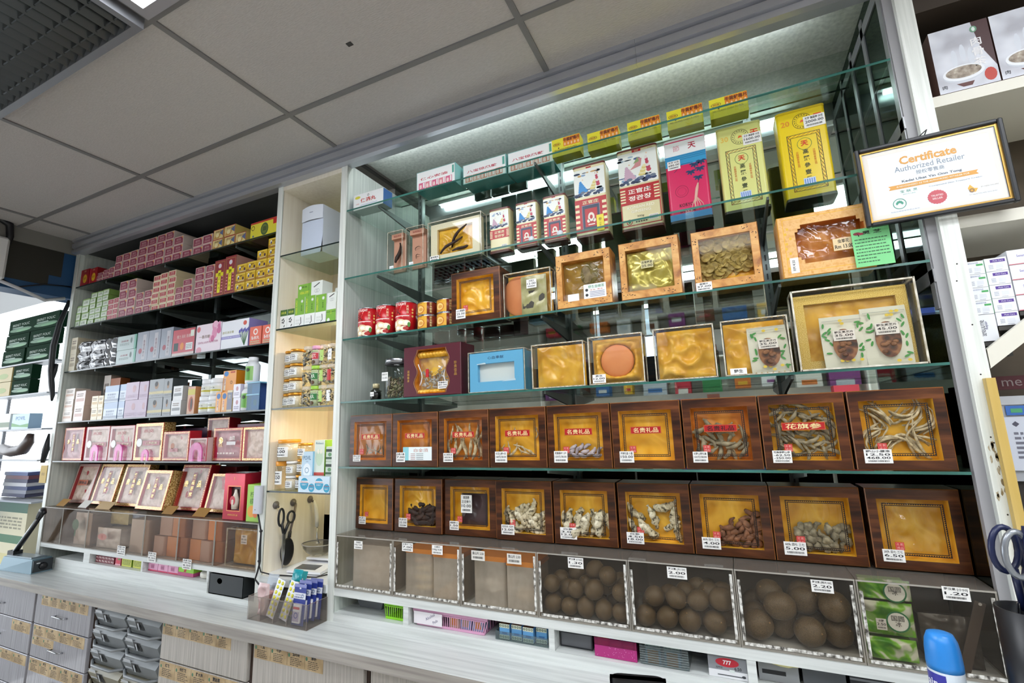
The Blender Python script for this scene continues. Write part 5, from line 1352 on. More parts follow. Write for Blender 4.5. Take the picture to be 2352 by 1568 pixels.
carton('orB', -2.668, -2.556, .05, L4 + .115, .124, .09, 'large orange fish-oil carton on top of the small orange ones')
carton('blue', -2.388, -2.328, .03, L4, .15, .05, 'blue carton in the clear blue plastic holder at the fourth left shelf')
carton('bw', -2.379, -2.30, .12, L4, .306, .07, 'tall blue and white carton at the right end of the fourth left shelf')
carton('bw', -2.295, -2.24, .10, L4, .29, .07, 'tall blue and white carton tucked against the column on the fourth left shelf')
b = MB(); b.box(-.034, .034, 0, .05, 0, .164, K('c88a5a', .3)); b.rect(-.034, .034, .115, .15, K('d8cc60'), -.0004); b.disc(0, .06, .022, .045, K('b85a38'), -.0004); b.disc(.006, .06, .01, .034, K('4a3a34'), -.0006); b.rect(.034, .0341, 0, .1, K('e07030'), -.0002)
one('medicine_carton', b, 'tan box printed with a halved papaya, yellow band at the top', 'carton', (-2.918, .03, L4), None)
o = bpy.data.objects['medicine_carton']
# silver wavy tins and black wavy packs on L3
def wavy(x, w, h, label, mat, mat2):
    b = MB(); b.grid(lambda u, v: (-w / 2 + w * u + .006 * math.sin(v * 19), -.012 * math.sin(u * PI) - .010 * abs(math.sin(v * 9.5)), h * v), 10, 40, mat); b.box(-w / 2, w / 2, .006, .09, 0, h, mat2)
    one('wavy_pack', b, label, 'pack', (x, .03, L3), 'wavy silver packs')
WAV = NM('wavy_foil', [(.42, '26262a'), (.5, 'c8c8cc'), (.62, 'f2f2f2')], (9, 9, 26), .15, 1, dist=2.0)
WAS = K('b8babe', .15, .6)
wavy(-4.18, .16, .205, 'wavy-edged silver and black pack beside the cream cartons', WAV, K('2a2a2c'))
wavy(-4.0, .18, .198, 'wider wavy silver and black pack, third left shelf', WAV, K('2a2a2c'))
wavy(-3.868, .05, .194, 'narrow ribbed silver pack, third left shelf', WAS, K('98989c'))
wavy(-3.80, .07, .194, 'ribbed silver pack touching the teal plaster boxes', WAS, K('98989c'))
# tubs and bottles on L4
TUB = K('eef0f2', .3)
def tub(x, z, label):
    t = thing('white_tub', label, 'tub', (x, .055, z), 'white lidded tubs')
    b = MB(); b.lathe([(.038, 0), (.041, .004), (.041, .066), (.036, .072)], TUB, 28)
    k = len(b.v); crect(b, -.05, .05, .012, .056, K('e6e8dc', .4), -.0005, 14); crect(b, -.05, .05, .024, .034, K('c8bc3a'), -.0008, 14); b.text('红花油', 0, .040, .010, K('4a4a44'), -.001, w=.034); wrap_can(b, k, .041); b.build('tub_body', t)
    b = MB(); b.lathe([(.038, .072), (.040, .074), (.040, .096), (.037, .1)], K('f4f6f8', .3), 28); b.build('lid', t)
for x, lr in ((-2.805, 'left'), (-2.722, 'right')):
    tub(x, L4, '%s lower white tub with a yellow-banded label' % lr); tub(x + .012, L4 + .1, '%s upper white tub with a yellow-banded label' % lr)
def gbottle(x, y, z, label):
    t = thing('pill_bottle', label, 'bottle', (x, y, z), 'white bottles with green labels')
    b = MB(); b.lathe([(.034, 0), (.037, .005), (.037, .105), (.026, .122), (.022, .124)], TUB, 26)
    k = len(b.v); crect(b, -.036, .036, .016, .096, K('9cc87a', .4), -.0005, 10); crect(b, -.014, .02, .02, .09, K('6fae50'), -.0008, 6); cdisc(b, .006, .075, .012, .010, K('3a4a30'), -.001); wrap_can(b, k, .037); b.build('bottle_body', t)
    b = MB(); b.lathe([(.026, .124), (.026, .148), (.024, .150)], K('f4f6f8', .3), 26); b.build('cap', t)
gbottle(-2.438, .05, L4, 'white pill bottle with green label standing on the shelf beside blue holder'); gbottle(-2.432, .06, L4 + .151, 'white pill bottle with green label stacked on top of another')
t = thing('plastic_holder', 'clear light-blue plastic holder around the blue carton', 'holder', (-2.36, .015, L4))
HB = clear('blue_plastic', '8fc4dc', 1.4, .06, .12, '8fc4dc')
for i in range(1):
    b = MB(); b.box(-.035, .06, -.006, -.003, 0, .15, HB); b.box(-.035, .06, .07, .073, 0, .15, HB); b.box(-.038, -.035, -.006, .073, 0, .15, HB); b.build('holder_wall', t)
    b = MB(); b.box(-.04, .062, -.01, .08, .146, .153, K('7ab4d0', .3)); b.box(-.04, .062, -.0102, -.0062, .08, .087, K('7ab4d0', .3)); b.build('rim', t)

# ---------------------------------------------------------------- red gift boxes on L5 and the bin tops
RGB_ = K('b81e2c', .35); GT = NM('gold_braid', [(.35, '8a5a20'), (.55, 'e8c878'), (.7, 'fff0c0')], (160, 160, 160), .3, 2, metal=.4)
NEST = NM('pale_nest', [(.3, 'cdbea8'), (.5, 'e8dccb'), (.75, 'fbf4ea')], (26, 26, 26), .5, 5, dist=1.0)
def red_box(x0, x1, y, z, h, label, style, rx=0, seed=0, d=.07, rz=0, grp='red gift boxes with clear windows'):
    w = x1 - x0
    t = thing('gift_box', label, 'gift box', ((x0 + x1) / 2, y, z), grp, rz, rx)
    rim = {'gold': GT, 'red': RGB_, 'white': K('d8b8b4', .35), 'clear': K('c8b0a8', .3)}[style[0]]
    m = w * .07
    b = framed_case(w, h, d, (-w / 2 + m, w / 2 - m, m, h - m), rim if style[0] != 'red' else RGB_, RGB_, inner=RGB_, depth=.02)
    if style[0] == 'red':
        for k in range(22):
            u = -w / 2 + w * (k + .5) / 22
            for zz in (m * .5, h - m * .5): b.rect(u - w * .013, u + w * .013, zz - m * .22, zz + m * .22, GT, -.0004)
            v = h * (k + .5) / 22
            for xx in (-w / 2 + m * .5, w / 2 - m * .5): b.rect(xx - m * .22, xx + m * .22, v - h * .013, v + h * .013, GT, -.0004)
    b.box(-w / 2 + .001, w / 2 - .001, .0201, d - .001, .001, h - .001, RGB_)
    b.build('case', t)
    b = wrinkle(-w / 2 + m, w / 2 - m, m, h - m, .019, .012, NEST if 'n' in style[1] else K('c4949a', .4), 20, 20, seed=seed, freq=8); b.build('filled_tray', t)
    b = MB(); b.rect(-w / 2 + .002, w / 2 - .002, .002, h - .002, clear('gift_window', 'f4ecea', 1.0, .05), -.003)
    if 'b' in style[1]: b.rect(-w * .18, w / 2 - m, h * .40, h * .53, K('9c2030', .35), -.004); b.text('优质燕窝', w * .14, h * .43, h * .07, K('f0dcc0'), -.005, w=w * .4, bold=.02); b.disc(-w * .3, h * .48, w * .1, h * .11, K('e4e2e4', .3), -.0045)
    if 'g' in style[1]:
        for q, ch in enumerate('极品燕窝'): b.text(ch, w * .04, h * (.68 - .13 * q), h * .10, GT, -.005, bold=.03)
        b.rect(w * -.03, w * .11, h * .26, h * .82, K('8c1c24', .35), -.004); b.text('贵', -w * .2, h * .5, h * .14, GT, -.005, bold=.03); b.text('品', w * .26, h * .5, h * .14, GT, -.005, bold=.03)
    if 'r' in style[1]: b.text('燕窝', 0, h * .74, h * .09, K('b02a38'), -.0045, w=w * .36)
    if 'm' in style[1]: b.disc(-w * .1, h * .5, w * .07, h * .1, K('b8785a'), -.0045); b.rect(-w * .2, w * .12, h * .3, h * .42, K('c0888a'), -.0045); b.text('冰糖', -w * .04, h * .33, h * .06, K('8c2030'), -.0055)
    if 'k' in style[1]: b.text('血燕', w * .18, h * .62, h * .13, K('f0e8e0'), -.0045, bold=.02); b.disc(-w * .2, h * .62, w * .07, h * .1, GT, -.0045); b.rect(0, w * .3, h * .48, h * .58, K('e8e4e4'), -.0045); b.text('贺礼', -w * .2, h * .42, h * .1, GT, -.005); print_lines(b, -w * .3, w * .3, h * .18, h * .28, 1, 'e8d8d0', -.005, 3)
    if 'o' in style[1]: b.rect(-w * .22, w * .22, h * .44, h * .58, K('b05020'), -.0045); b.text('滋补品', 0, h * .47, h * .08, K('2a0c08'), -.0055, w=w * .36, bold=.02)
    b.build('window_pane', t)
    return t
R5 = [(-4.315, -4.055, .03, .225, ('red', 'g'), 'leftmost upright red gift box with gold characters, fifth left shelf'), (-4.025, -3.745, .03, .225, ('white', 'nbr'), 'upright white-rimmed gift box with red band, left pink holder before it'),
      (-3.735, -3.460, .03, .222, ('white', 'nbr'), 'upright white-rimmed gift box with red band, second pink holder before it'), (-3.450, -3.160, .03, .230, ('gold', 'nbr'), 'upright gold-rimmed gift box with red band and lilac holder'),
      (-3.150, -2.900, .03, .172, ('red', 'nm'), 'low red-rimmed gift box with faint figure print'), (-2.685, -2.440, .03, .180, ('red', 'k'), 'dark red gift box with white and gold characters'), (-2.436, -2.238, .03, .180, ('gold', 'n'), 'gold-rimmed gift box touching the narrow column')]
for i, (x0, x1, y, h, stl, lab) in enumerate(R5): red_box(x0, x1, y, L5, h, lab, stl, 0, i * 2.2)
red_box(-2.90, -2.70, .13, L5, .245, 'taller red gift box at the rear of the fifth left shelf', ('red', 'nm'), 0, 17)
red_box(-2.845, -2.690, .0, L5, .130, 'small square gift box with a broad pink holder in front', ('white', 'nr'), 0, 19, .05)
b = MB(); b.box(-.12, .12, 0, .08, 0, .20, K('8c3c58', .4)); one('gift_box', b, 'plain mauve box at the rear right of the fifth left shelf', 'gift box', (-2.55, .16, L5))
b = MB(); b.box(-.2, .2, 0, .08, 0, .19, K('6a4a6a', .4)); one('gift_box', b, 'plain dull purple box at the rear middle of the fifth left shelf', 'gift box', (-3.12, .18, L5))
PK = clear('pink_plastic', 'f0a8d8', 1.6, .05, .18, 'e88ccc')
for x, y, lab, s_ in ((-3.87, .018, 'pink plastic arch holder, leftmost of four', 1), (-3.59, .018, 'pink plastic arch holder, second from the left', 1), (-3.30, .018, 'short lilac-pink plastic holder below the gold-rimmed box', .8), (-2.76, -.012, 'broad pink plastic holder in front of the small square box', 1.25)):
    b = MB(); n = 14; P = []; Q = []; w = .045 * s_; hh = .105 if s_ != .8 else .07
    for i in range(n + 1):
        a = PI * i / n; P.append((w * math.cos(a), 0, hh - w + w * math.sin(a))); Q.append((w * .38 * math.cos(a), 0, hh * .62 - w * .38 + w * .38 * math.sin(a)))
    P = [(w, 0, 0)] + P + [(-w, 0, 0)]; Q = [(w * .38, 0, 0)] + Q + [(-w * .38, 0, 0)]
    for yy in (-.006, 0):
        b.add([(p[0], yy, p[2]) for p in P] + [(p[0], yy, p[2]) for p in Q], [(i, i + 1, i + 1 + len(P), i + len(P)) for i in range(len(P) - 1)], PK)
    b.add([(p[0], -.006, p[2]) for p in P] + [(p[0], 0, p[2]) for p in P], [(i, i + 1, i + 1 + len(P), i + len(P)) for i in range(len(P) - 1)], PK)
    one('plastic_holder', b, lab, 'holder', (x, y, L5), 'pink plastic holders')
# tilted gift boxes on the bin tops
TL = [(-4.335, -4.075, .265, ('clear', 'no'), 'tilted frosted gift box with an orange label, leftmost of the leaning row'), (-4.045, -3.775, .265, ('gold', 'ng'), 'tilted gold-rimmed gift box with gold characters, second of the leaning row'), (-3.735, -3.48, .265, ('gold', 'ng'), 'tilted gift box with gold characters and strong glare, third of the leaning row'),
      (-3.42, -3.135, .235, ('gold', 'ng'), 'lower tilted gold-braid gift box, fourth of the leaning row'), (-3.125, -2.865, .265, ('red', 'ng'), 'tall tilted red-braid gift box with gold characters, fifth of the leaning row'), (-2.835, -2.60, .215, ('gold', 'n'), 'tilted gold-braid gift box of pale nests, last of the leaning row')]
for i, (x0, x1, h, stl, lab) in enumerate(TL):
    red_box(x0, x1, .10 if i != 3 else .05, LBT + .0135, h, lab, stl, -.20, 30 + i * 1.7, .055, rz=.02 * (-1) ** i, grp='tilted gift boxes on the bin tops')
for k, (x, w) in enumerate(((-2.97, .36), (-2.42, .34), (-3.6, .4))):
    b = MB(); b.box(-w / 2, w / 2, 0, .08, 0, .25 - .02 * k, K('8c1420', .4)); one('gift_box', b, ('plain crimson box behind the leaning row, middle', 'plain crimson box behind the tall crimson pack', 'plain crimson box behind the second and third leaning boxes')[k], 'gift box', (x, .26, LBT))
t = thing('gift_box', 'tall shiny crimson pack with a small figure window', 'gift box', (-2.465, .02, LBT))
b = framed_case(.165, .24, .1, (-.045, .05, .05, .17), NM('crimson_foil', [(.3, 'a0142c'), (.7, 'cc2840')], (6, 6, 6), .2, 2, metal=.3), K('a81830', .3), depth=.02); b.frame(-.05, .055, .045, .175, .002, GOLDK); b.text('1', 0, .205, .016, GOLDK, -.0006); b.text('燕窝饮品礼盒', 0, .022, .008, GOLDK, -.0006, w=.08); b.build('case', t)
b = MB(); b.rect(-.045, .05, .05, .17, K('3a1c1c'), .019); b.lathe([(.018, .055), (.02, .1), (.008, .14), (.006, .155)], NEST, 16, 0, .012, 0); b.disc(0, .1, .022, .024, K('c8283c'), -.009 + .003, 16); b.build('figure_tray', t)
b = MB(); b.box(-.048, .048, 0, .07, 0, .185, K('9ccc3c', .4)); b.disc(-.01, .05, .03, .03, K('e8a030'), -.0004, 14); b.disc(.02, .035, .016, .016, K('e8742c'), -.0006, 12); b.text('柠檬', -.01, .12, .03, K('3c6a1c'), -.0006, vert=True); b.disc(.02, .14, .02, .03, K('c4e060'), -.0004, 12)
one('medicine_carton', b, 'lime green carton with fruit print, right of the crimson pack', 'carton', (-2.31, .02, LBT))
for k, (x, lab) in enumerate(((-4.25, 'small tan price card at the left end of the bin tops'), (-3.97, 'small white price card under the second leaning box'), (-3.73, 'wider tan price card under the third leaning box'), (-3.05, 'brown price card under the tall red-braid box'), (-2.76, 'brown price card under the box of pale nests'))):
    w = (.10, .10, .16, .10, .11)[k]
    b = MB(); b.box(-w / 2, w / 2, -.001, .001, 0, .055, K(('b08444', 'e8e4dc', 'c8a878', 'a87c3c', 'a87c3c')[k], .4)); one('price_card', b, lab, 'card', (x, .028, LBT + .002), 'price cards on the bin tops', rx=-.75)
# ---------------------------------------------------------------- narrow column
WB2 = K('e6ecf6', .35)
t = thing('air_purifier', 'white appliance-like box with a curved front top in the narrow column', 'appliance', (-2.02, .06, C1))
b = MB(); h = .28
P = [(0, 0), (.16, 0), (.16, .13), (0, .13)]
b.grid(lambda u, v: (-.08 + .16 * u, -.010 * math.sin(PI * u) * v, .19 * v), 12, 2, K('d4def0', .35))
b.grid(lambda u, v: (-.08 + .16 * u, -.010 * math.sin(PI * u) - .004, .195 + .085 * v - .006 * (2 * u - 1) ** 2 * v), 12, 2, WB2)
b.box(-.08, .08, .0, .13, 0, .274, WB2); b.rect(-.012, .014, .238, .241, K('5a6480'), -.0148); b.build('casing', t)
for k, z in enumerate((0, .05, .1)):
    b = MB(); b.box(-.03, .03, 0, .06, 0, .048, K(('2c4a8c', 'c03a4a', '2a3f78')[k], .4)); b.rect(-.03, .03, .014, .034, K(('d8485a', 'eeeaea', 'c84a5a')[k]), -.0004)
    one('medicine_carton', b, ('lowest', 'middle', 'topmost')[k] + ' small red and blue carton right of the white appliance box', 'carton', (-1.80, .18, C1 + z), 'red and blue cartons beside the appliance box')
GR = '7fb43c'
def green_carton(x0, x1, y, z, h, style, label):
    w = x1 - x0; a = w / 2
    b = MB(); b.box(-a, a, 0, .07, 0, h, K('e4e8e0', .4) if style != 't' else K(GR, .4))
    if style == 's':
        b.rect(-a, a, h * .68, h, K('3f6a22', .4)); b.rect(-a, a, 0, h * .68, K('f4f4f0', .4))
        for q in (-1, 0, 1): b.disc(q * a * .5, h * .84, a * .14, h * .07, K('d8dc50'), -.0008, 8)
        for q in range(5): b.disc(-a * .1 + a * .3 * math.cos(q * 1.3), h * .42 + h * .1 * math.sin(q * 1.3), a * .18, h * .05, K('3a3c3a'), -.0008, 7)
        b.tube([(a * .2, -.0008, h * .1), (a * .4, -.0008, h * .2)], .002, K('3a3c3a'), 4)
    elif style in ('m', 'v'):
        b.rect(-a, a, h * .4, h, K(GR, .4)); b.rect(-a, a, 0, h * .4, K('f2f4f0', .4)); b.disc(a * .45, h * .86, a * .24, a * .24, K('f0f4ec'), -.0008, 16); b.ring(a * .45, h * .86, a * .16, a * .19, K('5a8a3c'), -.001)
        b.at(-a * .5, 0, h * .68, ry=-PI / 2); b.text('HERBAL SUPPLY', 0, 0, a * .3, K('d8e040'), -.001, w=h * .48, bold=.02); b.at()
        b.text('草本精', a * .4, h * .66, h * .06, K('2a4a1c'), -.001, vert=True); b.tube([(a * .1, -.0008, h * .06), (a * .4, -.0008, h * .12), (a * .3, -.0008, h * .32)], .0016, INK, 4)
        for q in range(6): b.ring(-a * .6 + a * .3 * (q % 3), h * (.12 + .1 * (q // 3)), a * .1, a * .13, K('b0b4ac'), -.0008, 10)
    elif style == 't':
        b.disc(-a * .65, h * .75, a * .2, a * .2, K('f0f4ec'), -.0008, 14); b.text('HERBAL SUPPLY', a * .05, h * .25, h * .2, K('d8e040'), -.001, w=w * .7, bold=.02); b.rect(a * .62, a * .68, 0, h, K('5a8a3c')); b.text('草本', 0, h * .7, h * .14, K('3c5a28'), -.001, w=w * .4)
    elif style == 'u':
        b.ring(-a * .1, h * .32, a * .22, a * .26, K('9a9e9a')); b.ring(a * .22, h * .32, a * .22, a * .26, K('9a9e9a')); b.tube([(-a * .5, -.0008, h * .6), (0, -.0008, h * .72), (a * .5, -.0008, h * .85)], .002, INK, 4)
    elif style == 'w':
        b.rect(-a, a, 0, h * .66, K(GR, .4)); b.text('草本', 0, h * .5, h * .08, K('d8e040'), -.001, vert=True); b.disc(-a * .5, h * .12, a * .3, a * .3, K('f0f4ec'), -.0008, 14); b.rect(-a, a, h * .52, h * .545, K('2f5a1c'), -.0008)
    one('herbal_carton', b, label, 'carton', ((x0 + x1) / 2, y, z), 'green and white cartons in the narrow column')
green_carton(-2.186, -2.134, .02, C2, .107, 's', 'small white carton with a dark green top, against the column wall')
green_carton(-2.132, -2.080, .02, C2, .107, 's', 'small white carton with a dark green top, second from the wall')
green_carton(-2.077, -2.007, .02, C2, .16, 'm', 'upright green over white carton, third from the wall')
green_carton(-2.003, -1.931, .02, C2, .16, 'm', 'upright green over white carton, fourth from the wall')
green_carton(-1.927, -1.853, .02, C2, .156, 'v', 'upright green over white carton with the pale half down, fifth from the wall')
green_carton(-1.849, -1.785, .02, C2, .100, 'w', 'green carton under a white one at the right of the column shelf')
green_carton(-1.849, -1.785, .022, C2 + .101, .055, 'u', 'white carton on top of the green carton at the right')
green_carton(-2.072, -1.976, .03, C2 + .161, .075, 't', 'green carton lying across the upright green cartons')
green_carton(-1.975, -1.895, .03, C2 + .161, .078, 'u', 'white carton lying beside the green one on the upright cartons')
green_carton(-1.88, -1.79, .105, C2, .21, 'u', 'white carton standing behind the green carton at the right')

# jars
LIDG = K('d8952c', .3, .5)
def jar(kind, x, y, z, r, h, label, lid, fill, grp, lab=None):
    t = thing('jar', label, 'jar', (x, y, z), grp)
    b = MB(); lh = h * .16
    b.lathe([(r * .94, 0), (r, r * .08), (r, h - lh * 1.25), (r * .9, h - lh)], clear('jar_plastic', 'f4f2ec', 1.2, .04), 22, capt=False); b.build('jar_body', t)
    b = MB(); b.lathe([(r * .96, h - lh), (r * .98, h - lh * .95), (r * .98, h - lh * .1), (r * .93, h)], lid, 22); b.build('lid', t)
    if fill == 'w':
        b = MB(); b.lathe([(r * .93, .002), (r * .93, h * .78)], K('efe6d2', .5), 20); b.build('filling', t)
    if lab:
        b = MB(); k = len(b.v); crect(b, -r * .75, r * .75, h * .2, h * .66, K('f2f2f0', .5), -.0006, 10)
        b.text(lab, 0, h * .38, h * .14, INK, -.001, w=r * 1.0, bold=.02); print_lines(b, -r * .6, r * .5, h * .24, h * .34, 1, '3a3a3c', -.001, 3); print_lines(b, -r * .6, r * .4, h * .54, h * .62, 1, '3a3a3c', -.001, 5); wrap_can(b, k, r); b.build('price_label', t)
    return t
LV = ('bottom', 'second', 'third', 'top')
for i in range(4):
    jar('g', -2.142, .07, C3 + i * .0768, .034, .0758, LV[i] + ' gold-lidded white jar in the stack nearest the column wall', LIDG, 'w', 'gold-lidded white jars', '5.00')
    jar('g', -2.066, .045, C3 + i * .0768, .0385, .0758, LV[i] + ' gold-lidded white jar in the second stack from the column wall', LIDG, 'w', 'gold-lidded white jars', '8.00')
CAPG = clear('bottle_plastic', 'eef0ea', 1.2, .04)
CAPM = [K(c, .35) for c in ('d8ccb0', '7a6a50', '3c3a34', 'b8a880', '8c8a84')]
def capsule_bottle(x, y, z, r, h, label, lid, kind):
    t = thing('capsule_bottle', label, 'bottle', (x, y, z), 'stacked capsule bottles')
    b = MB(); b.lathe([(r * .93, 0), (r, .003), (r, h * .8), (r * .92, h * .84)], CAPG, 20, capt=False); b.build('bottle_body', t)
    b = MB(); b.lathe([(r * .95, h * .83), (r * .97, h * .85), (r * .97, h * .985), (r * .93, h)], lid, 20); b.build('cap', t)
    if kind in ('green', 'pink'):
        b = MB(); b.lathe([(r * .95, .003), (r * .95, h * .78)], K('dfe8cc' if kind == 'green' else 'f0dce0', .5), 20); k = len(b.v)
        crect(b, -r, r, h * .32, h * .62, K('2f7a3c' if kind == 'green' else 'c8283c', .4), -.0006, 10); b.text('水久' if kind == 'green' else '花茶', 0, h * .38, h * .2, K('f0f4e8'), -.001, w=r * 1.1, bold=.02); cdisc(b, 0, h * .16, r * .5, h * .1, K('5a4020'), -.001); crect(b, -r * .9, r * .9, h * .68, h * .75, K('b8c890'), -.0006, 8)
        for i in range(k, len(b.v)): pass
        wrap_can(b, k, r * .99); b.build('label', t)
    else:
        rr = random.Random(int(x * 1e4 + z * 1e3)); b = MB()
        for i in range(46):
            a = rr.uniform(PI, 2 * PI); q = r * .84; zz = rr.uniform(.05, .76) * h
            b.at(q * math.cos(a), q * math.sin(a), zz, 0, rr.uniform(-.9, .9), rr.uniform(-.5, .5)).tube([(-.009, 0, 0), (-.007, 0, 0), (.007, 0, 0), (.009, 0, 0)], [.0012, .0042, .0042, .0012], CAPM[i % 5], 6)
        b.at(); o = b.build('capsules', t); o['kind'] = 'stuff'
        b = MB(); crect(b, -r * .5, r * .5, h * .2, h * .74, K('f2f2f0' if kind == 'tag' else ('c8383c' if kind == 'red' else 'b8d878'), .5), -.0006, 8); wrap_can(b, 0, r); 
        if kind != 'none': b.build('label', t)
CLID = clear('clear_lid', 'f2f2f0', 1.4, .05, .3, 'f4f4f4')
for i in range(3):
    z = C3 + i * .1045
    capsule_bottle(-1.981, .04, z, .0265, .103, ('bottom', 'middle', 'top')[i] + ' plain capsule bottle, first capsule stack beside the gold-lidded jars', CLID, 'none')
    capsule_bottle(-1.927, .045, z, .0265, .103, ('bottom bottle with a bright green lid and dark green label', 'middle bottle with a bright green lid and dark green label', 'top bottle with a pink lid and red label')[i], K('a8d84c' if i < 2 else 'e8a8c8', .35), 'green' if i < 2 else 'pink')
    capsule_bottle(-1.872, .045, z, .0265, .103, ('bottom', 'middle', 'top')[i] + ' capsule bottle with a lime label strip, third capsule stack', CLID, 'lime')
    capsule_bottle(-1.817, .045, z, .0265, .103, ('bottom capsule bottle with white tag, rightmost stack', 'middle capsule bottle with red strip, rightmost stack', 'top capsule bottle with white tag, rightmost stack')[i], CLID, ('tag', 'red', 'tag')[i])

ORL = K('f0a030', .35)
jar('w', -2.066, .05, C4, .0345, .071, 'lower white-lidded jar in the pair under the large orange-lidded jar', K('eeeeec', .35), 'w', 'white-lidded jars', '5.00')
jar('w', -2.066, .05, C4 + .0715, .0345, .071, 'upper white-lidded jar right under the large orange-lidded jar', K('eeeeec', .35), 'w', 'white-lidded jars', '5.00')
jar('o', -2.140, .05, C4, .0355, .142, 'orange-lidded clear jar standing under the large orange-lidded jar', ORL, '', 'orange-lidded jars', '3.50')
jar('o', -2.113, .06, C4 + .1435, .056, .108, 'large orange-lidded clear jar on top of the smaller jars', ORL, 'w', 'orange-lidded jars', '6.00')
for i in range(3):
    jar('g', -1.998 + .006 * i, .05, C4 + i * .0775, .033 + .004 * (i == 2), .0765, ('bottom', 'middle', 'top')[i] + ' gold-lidded jar in the short stack on the lowest column shelf', LIDG, '', 'small gold-lidded jars', '9.00')
b = MB(); b.box(-.037, .037, 0, .05, 0, .19, K('8ec4e4', .4)); b.rect(-.037, .037, .07, .19, K('c4dcec')); b.text('POVIL', 0, .15, .02, K('3a6a8c'), -.0008, w=.05, bold=.01); b.disc(0, .1, .026, .034, K('eaf2f8'), -.0006, 20); b.ring(0, .1, .01, .014, K('8aa8bc'), -.0008); b.poly([(-.037, .06), (.037, .05), (.037, .065), (0, .062), (-.037, .075)], K('6aa43c'), -.0008); b.text('120ml', 0, .14, .005, K('5a7a94'), -.0008)
one('medicine_carton', b, 'pale blue upright carton marked POVIL with a circular emblem', 'carton', (-1.938, .02, C4))
b = MB(); b.box(-.033, .033, 0, .06, 0, .245, K('dfe6d8', .4), right=K('7aa83c', .4)); b.rect(-.033, .033, .075, .09, K('c84438')); b.disc(0, .045, .018, .022, K('e8d08a'), -.0006, 12); b.rect(-.033, .033, 0, .072, K('a8d494')); b.disc(0, .045, .014, .018, K('f0dca0'), -.0008, 10); b.text('Ridsect', 0, .225, .01, K('4a7a8c'), -.0008, w=.05); b.disc(0, .16, .024, .04, K('c8dcc0'), -.0006, 14); b.disc(-.008, .19, .008, .012, K('f0ecd8'), -.0008, 8); b.disc(.01, .19, .008, .012, K('f0ecd8'), -.0008, 8)
one('medicine_carton', b, 'tall pale green carton with a red band behind the blue display carton', 'carton', (-1.868, .03, C4))
for k in range(3):
    b = MB(); b.box(-.025, .025, 0, .05, 0, .07, K('c8d4c4', .4)); b.rect(-.025, .025, .045, .058, K('2c3c30')); b.rect(-.025, .025, .01, .02, K('3a5a40')); b.disc(0, .032, .012, .009, K('6a9a6a'), -.0006, 10)
    one('medicine_carton', b, ('lowest', 'middle', 'topmost')[k] + ' green-black striped carton stacked at the right of the lowest column shelf', 'carton', (-1.80, .03, C4 + k * .0715), 'green-black striped cartons')
b = MB(); b.box(-.10, .10, 0, .028, 0, .075, K('cfe4f2', .4))
for x, z, r, s_ in ((-.06, .04, .028, 'Flatulence'), (.036, .04, .028, 'Stomachache'), (-.012, .022, .02, 'Indigestion'), (.085, .022, .02, 'Indigest')):
    b.disc(x, z, r, r, K('2f9fc4'), -.0005, 20); b.ring(x, z, r, r + .0014, K('f0f6fa'), -.0006); b.rect(x - r, x + r, z + .004, z + .014, K('e6f0f6'), -.0007) if r > .025 else None; b.text(s_, x, z + .0055, .006, K('c03a3a'), -.001, w=r * 1.7, bold=.01); b.text('胃痛胀气', x, z - .008, .007, K('f0f6fa'), -.001, w=r * 1.1)
one('medicine_carton', b, 'wide low pale blue display carton with round Flatulence and Stomachache badges', 'carton', (-1.858, -.012 + .002, C4))

# tools on the column side wall
SW = XL1 + .001
for y, n in ((.06, 'nearest the front'), (.168, 'in the middle'), (.281, 'nearest the back')):
    b = MB(); b.at(0, 0, 0, ry=PI / 2).lathe([(.019, 0), (.019, .003), (.010, .008), (.006, .014)], K('6a625c', .35), 20); b.at(); b.tube([(.012, 0, 0), (.016, 0, -.012), (.022, 0, -.014), (.024, 0, -.004)], .003, K('55504c', .4), 8)
    one('suction_hook', b, 'grey suction hook on the column wall, ' + n, 'hook', (SW, y, 1.236 - .004 * (y > .1)), 'suction hooks')
t = thing('scissors', 'black-handled steel scissors hanging point down in the narrow column', 'scissors', (SW + .048, .07, 1.222))
def loop(b, cy_, cz, ry_, rz_, r, mat, x=0):
    b.tube([(x, cy_ + ry_ * math.cos(2 * PI * i / 20), cz + rz_ * math.sin(2 * PI * i / 20)) for i in range(21)], r, mat, 8, cap=False)
for s, (cy_, cz, a, c) in ((-1, (-.012, -.045, .016, .042)), (1, (.046, -.052, .022, .028))):
    b = MB(); loop(b, cy_, cz, a, c, .0055, BLACK, s * .002); b.tube([(s * .002, cy_ + (.006 if s < 0 else -.012), cz - c * .8), (s * .002, .008, -.13)], [.008, .007], BLACK, 8); b.build('handle', t)
    b = MB(); b.box(s * .002 - .0012, s * .002 + .0012, .0, .016, -.22, -.125, STEEL); b.add([(s * .002 - .0012, .0, -.22), (s * .002 + .0012, 0, -.22), (s * .002 + .0012, .016, -.22), (s * .002 - .0012, .016, -.22), (s * .002, .008, -.298)], [(0, 1, 4), (1, 2, 4), (2, 3, 4), (3, 0, 4)], STEEL); b.build('blade', t)
t = thing('serving_spoon', 'black serving spoon with brown handle hanging beside the scissors', 'spoon', (SW + .02, .168, 1.222))
b = MB(); b.tube([(0, 0, 0), (.001, -.012, -.07), (.002, -.03, -.135)], [.006, .0055, .0055], K('6e625c', .4), 8); b.build('handle', t)
b = MB(); b.tube([(.002, -.03, -.13), (.002, -.034, -.16)], [.008, .009], BLACK, 8); b.blob((.006, -.046, -.225), (.009, .042, .068), BLACK, 18, 12); b.build('bowl', t)
t = thing('ladle', 'white-handled ladle hanging at the back of the narrow column', 'ladle', (SW + .022, .29, 1.225))
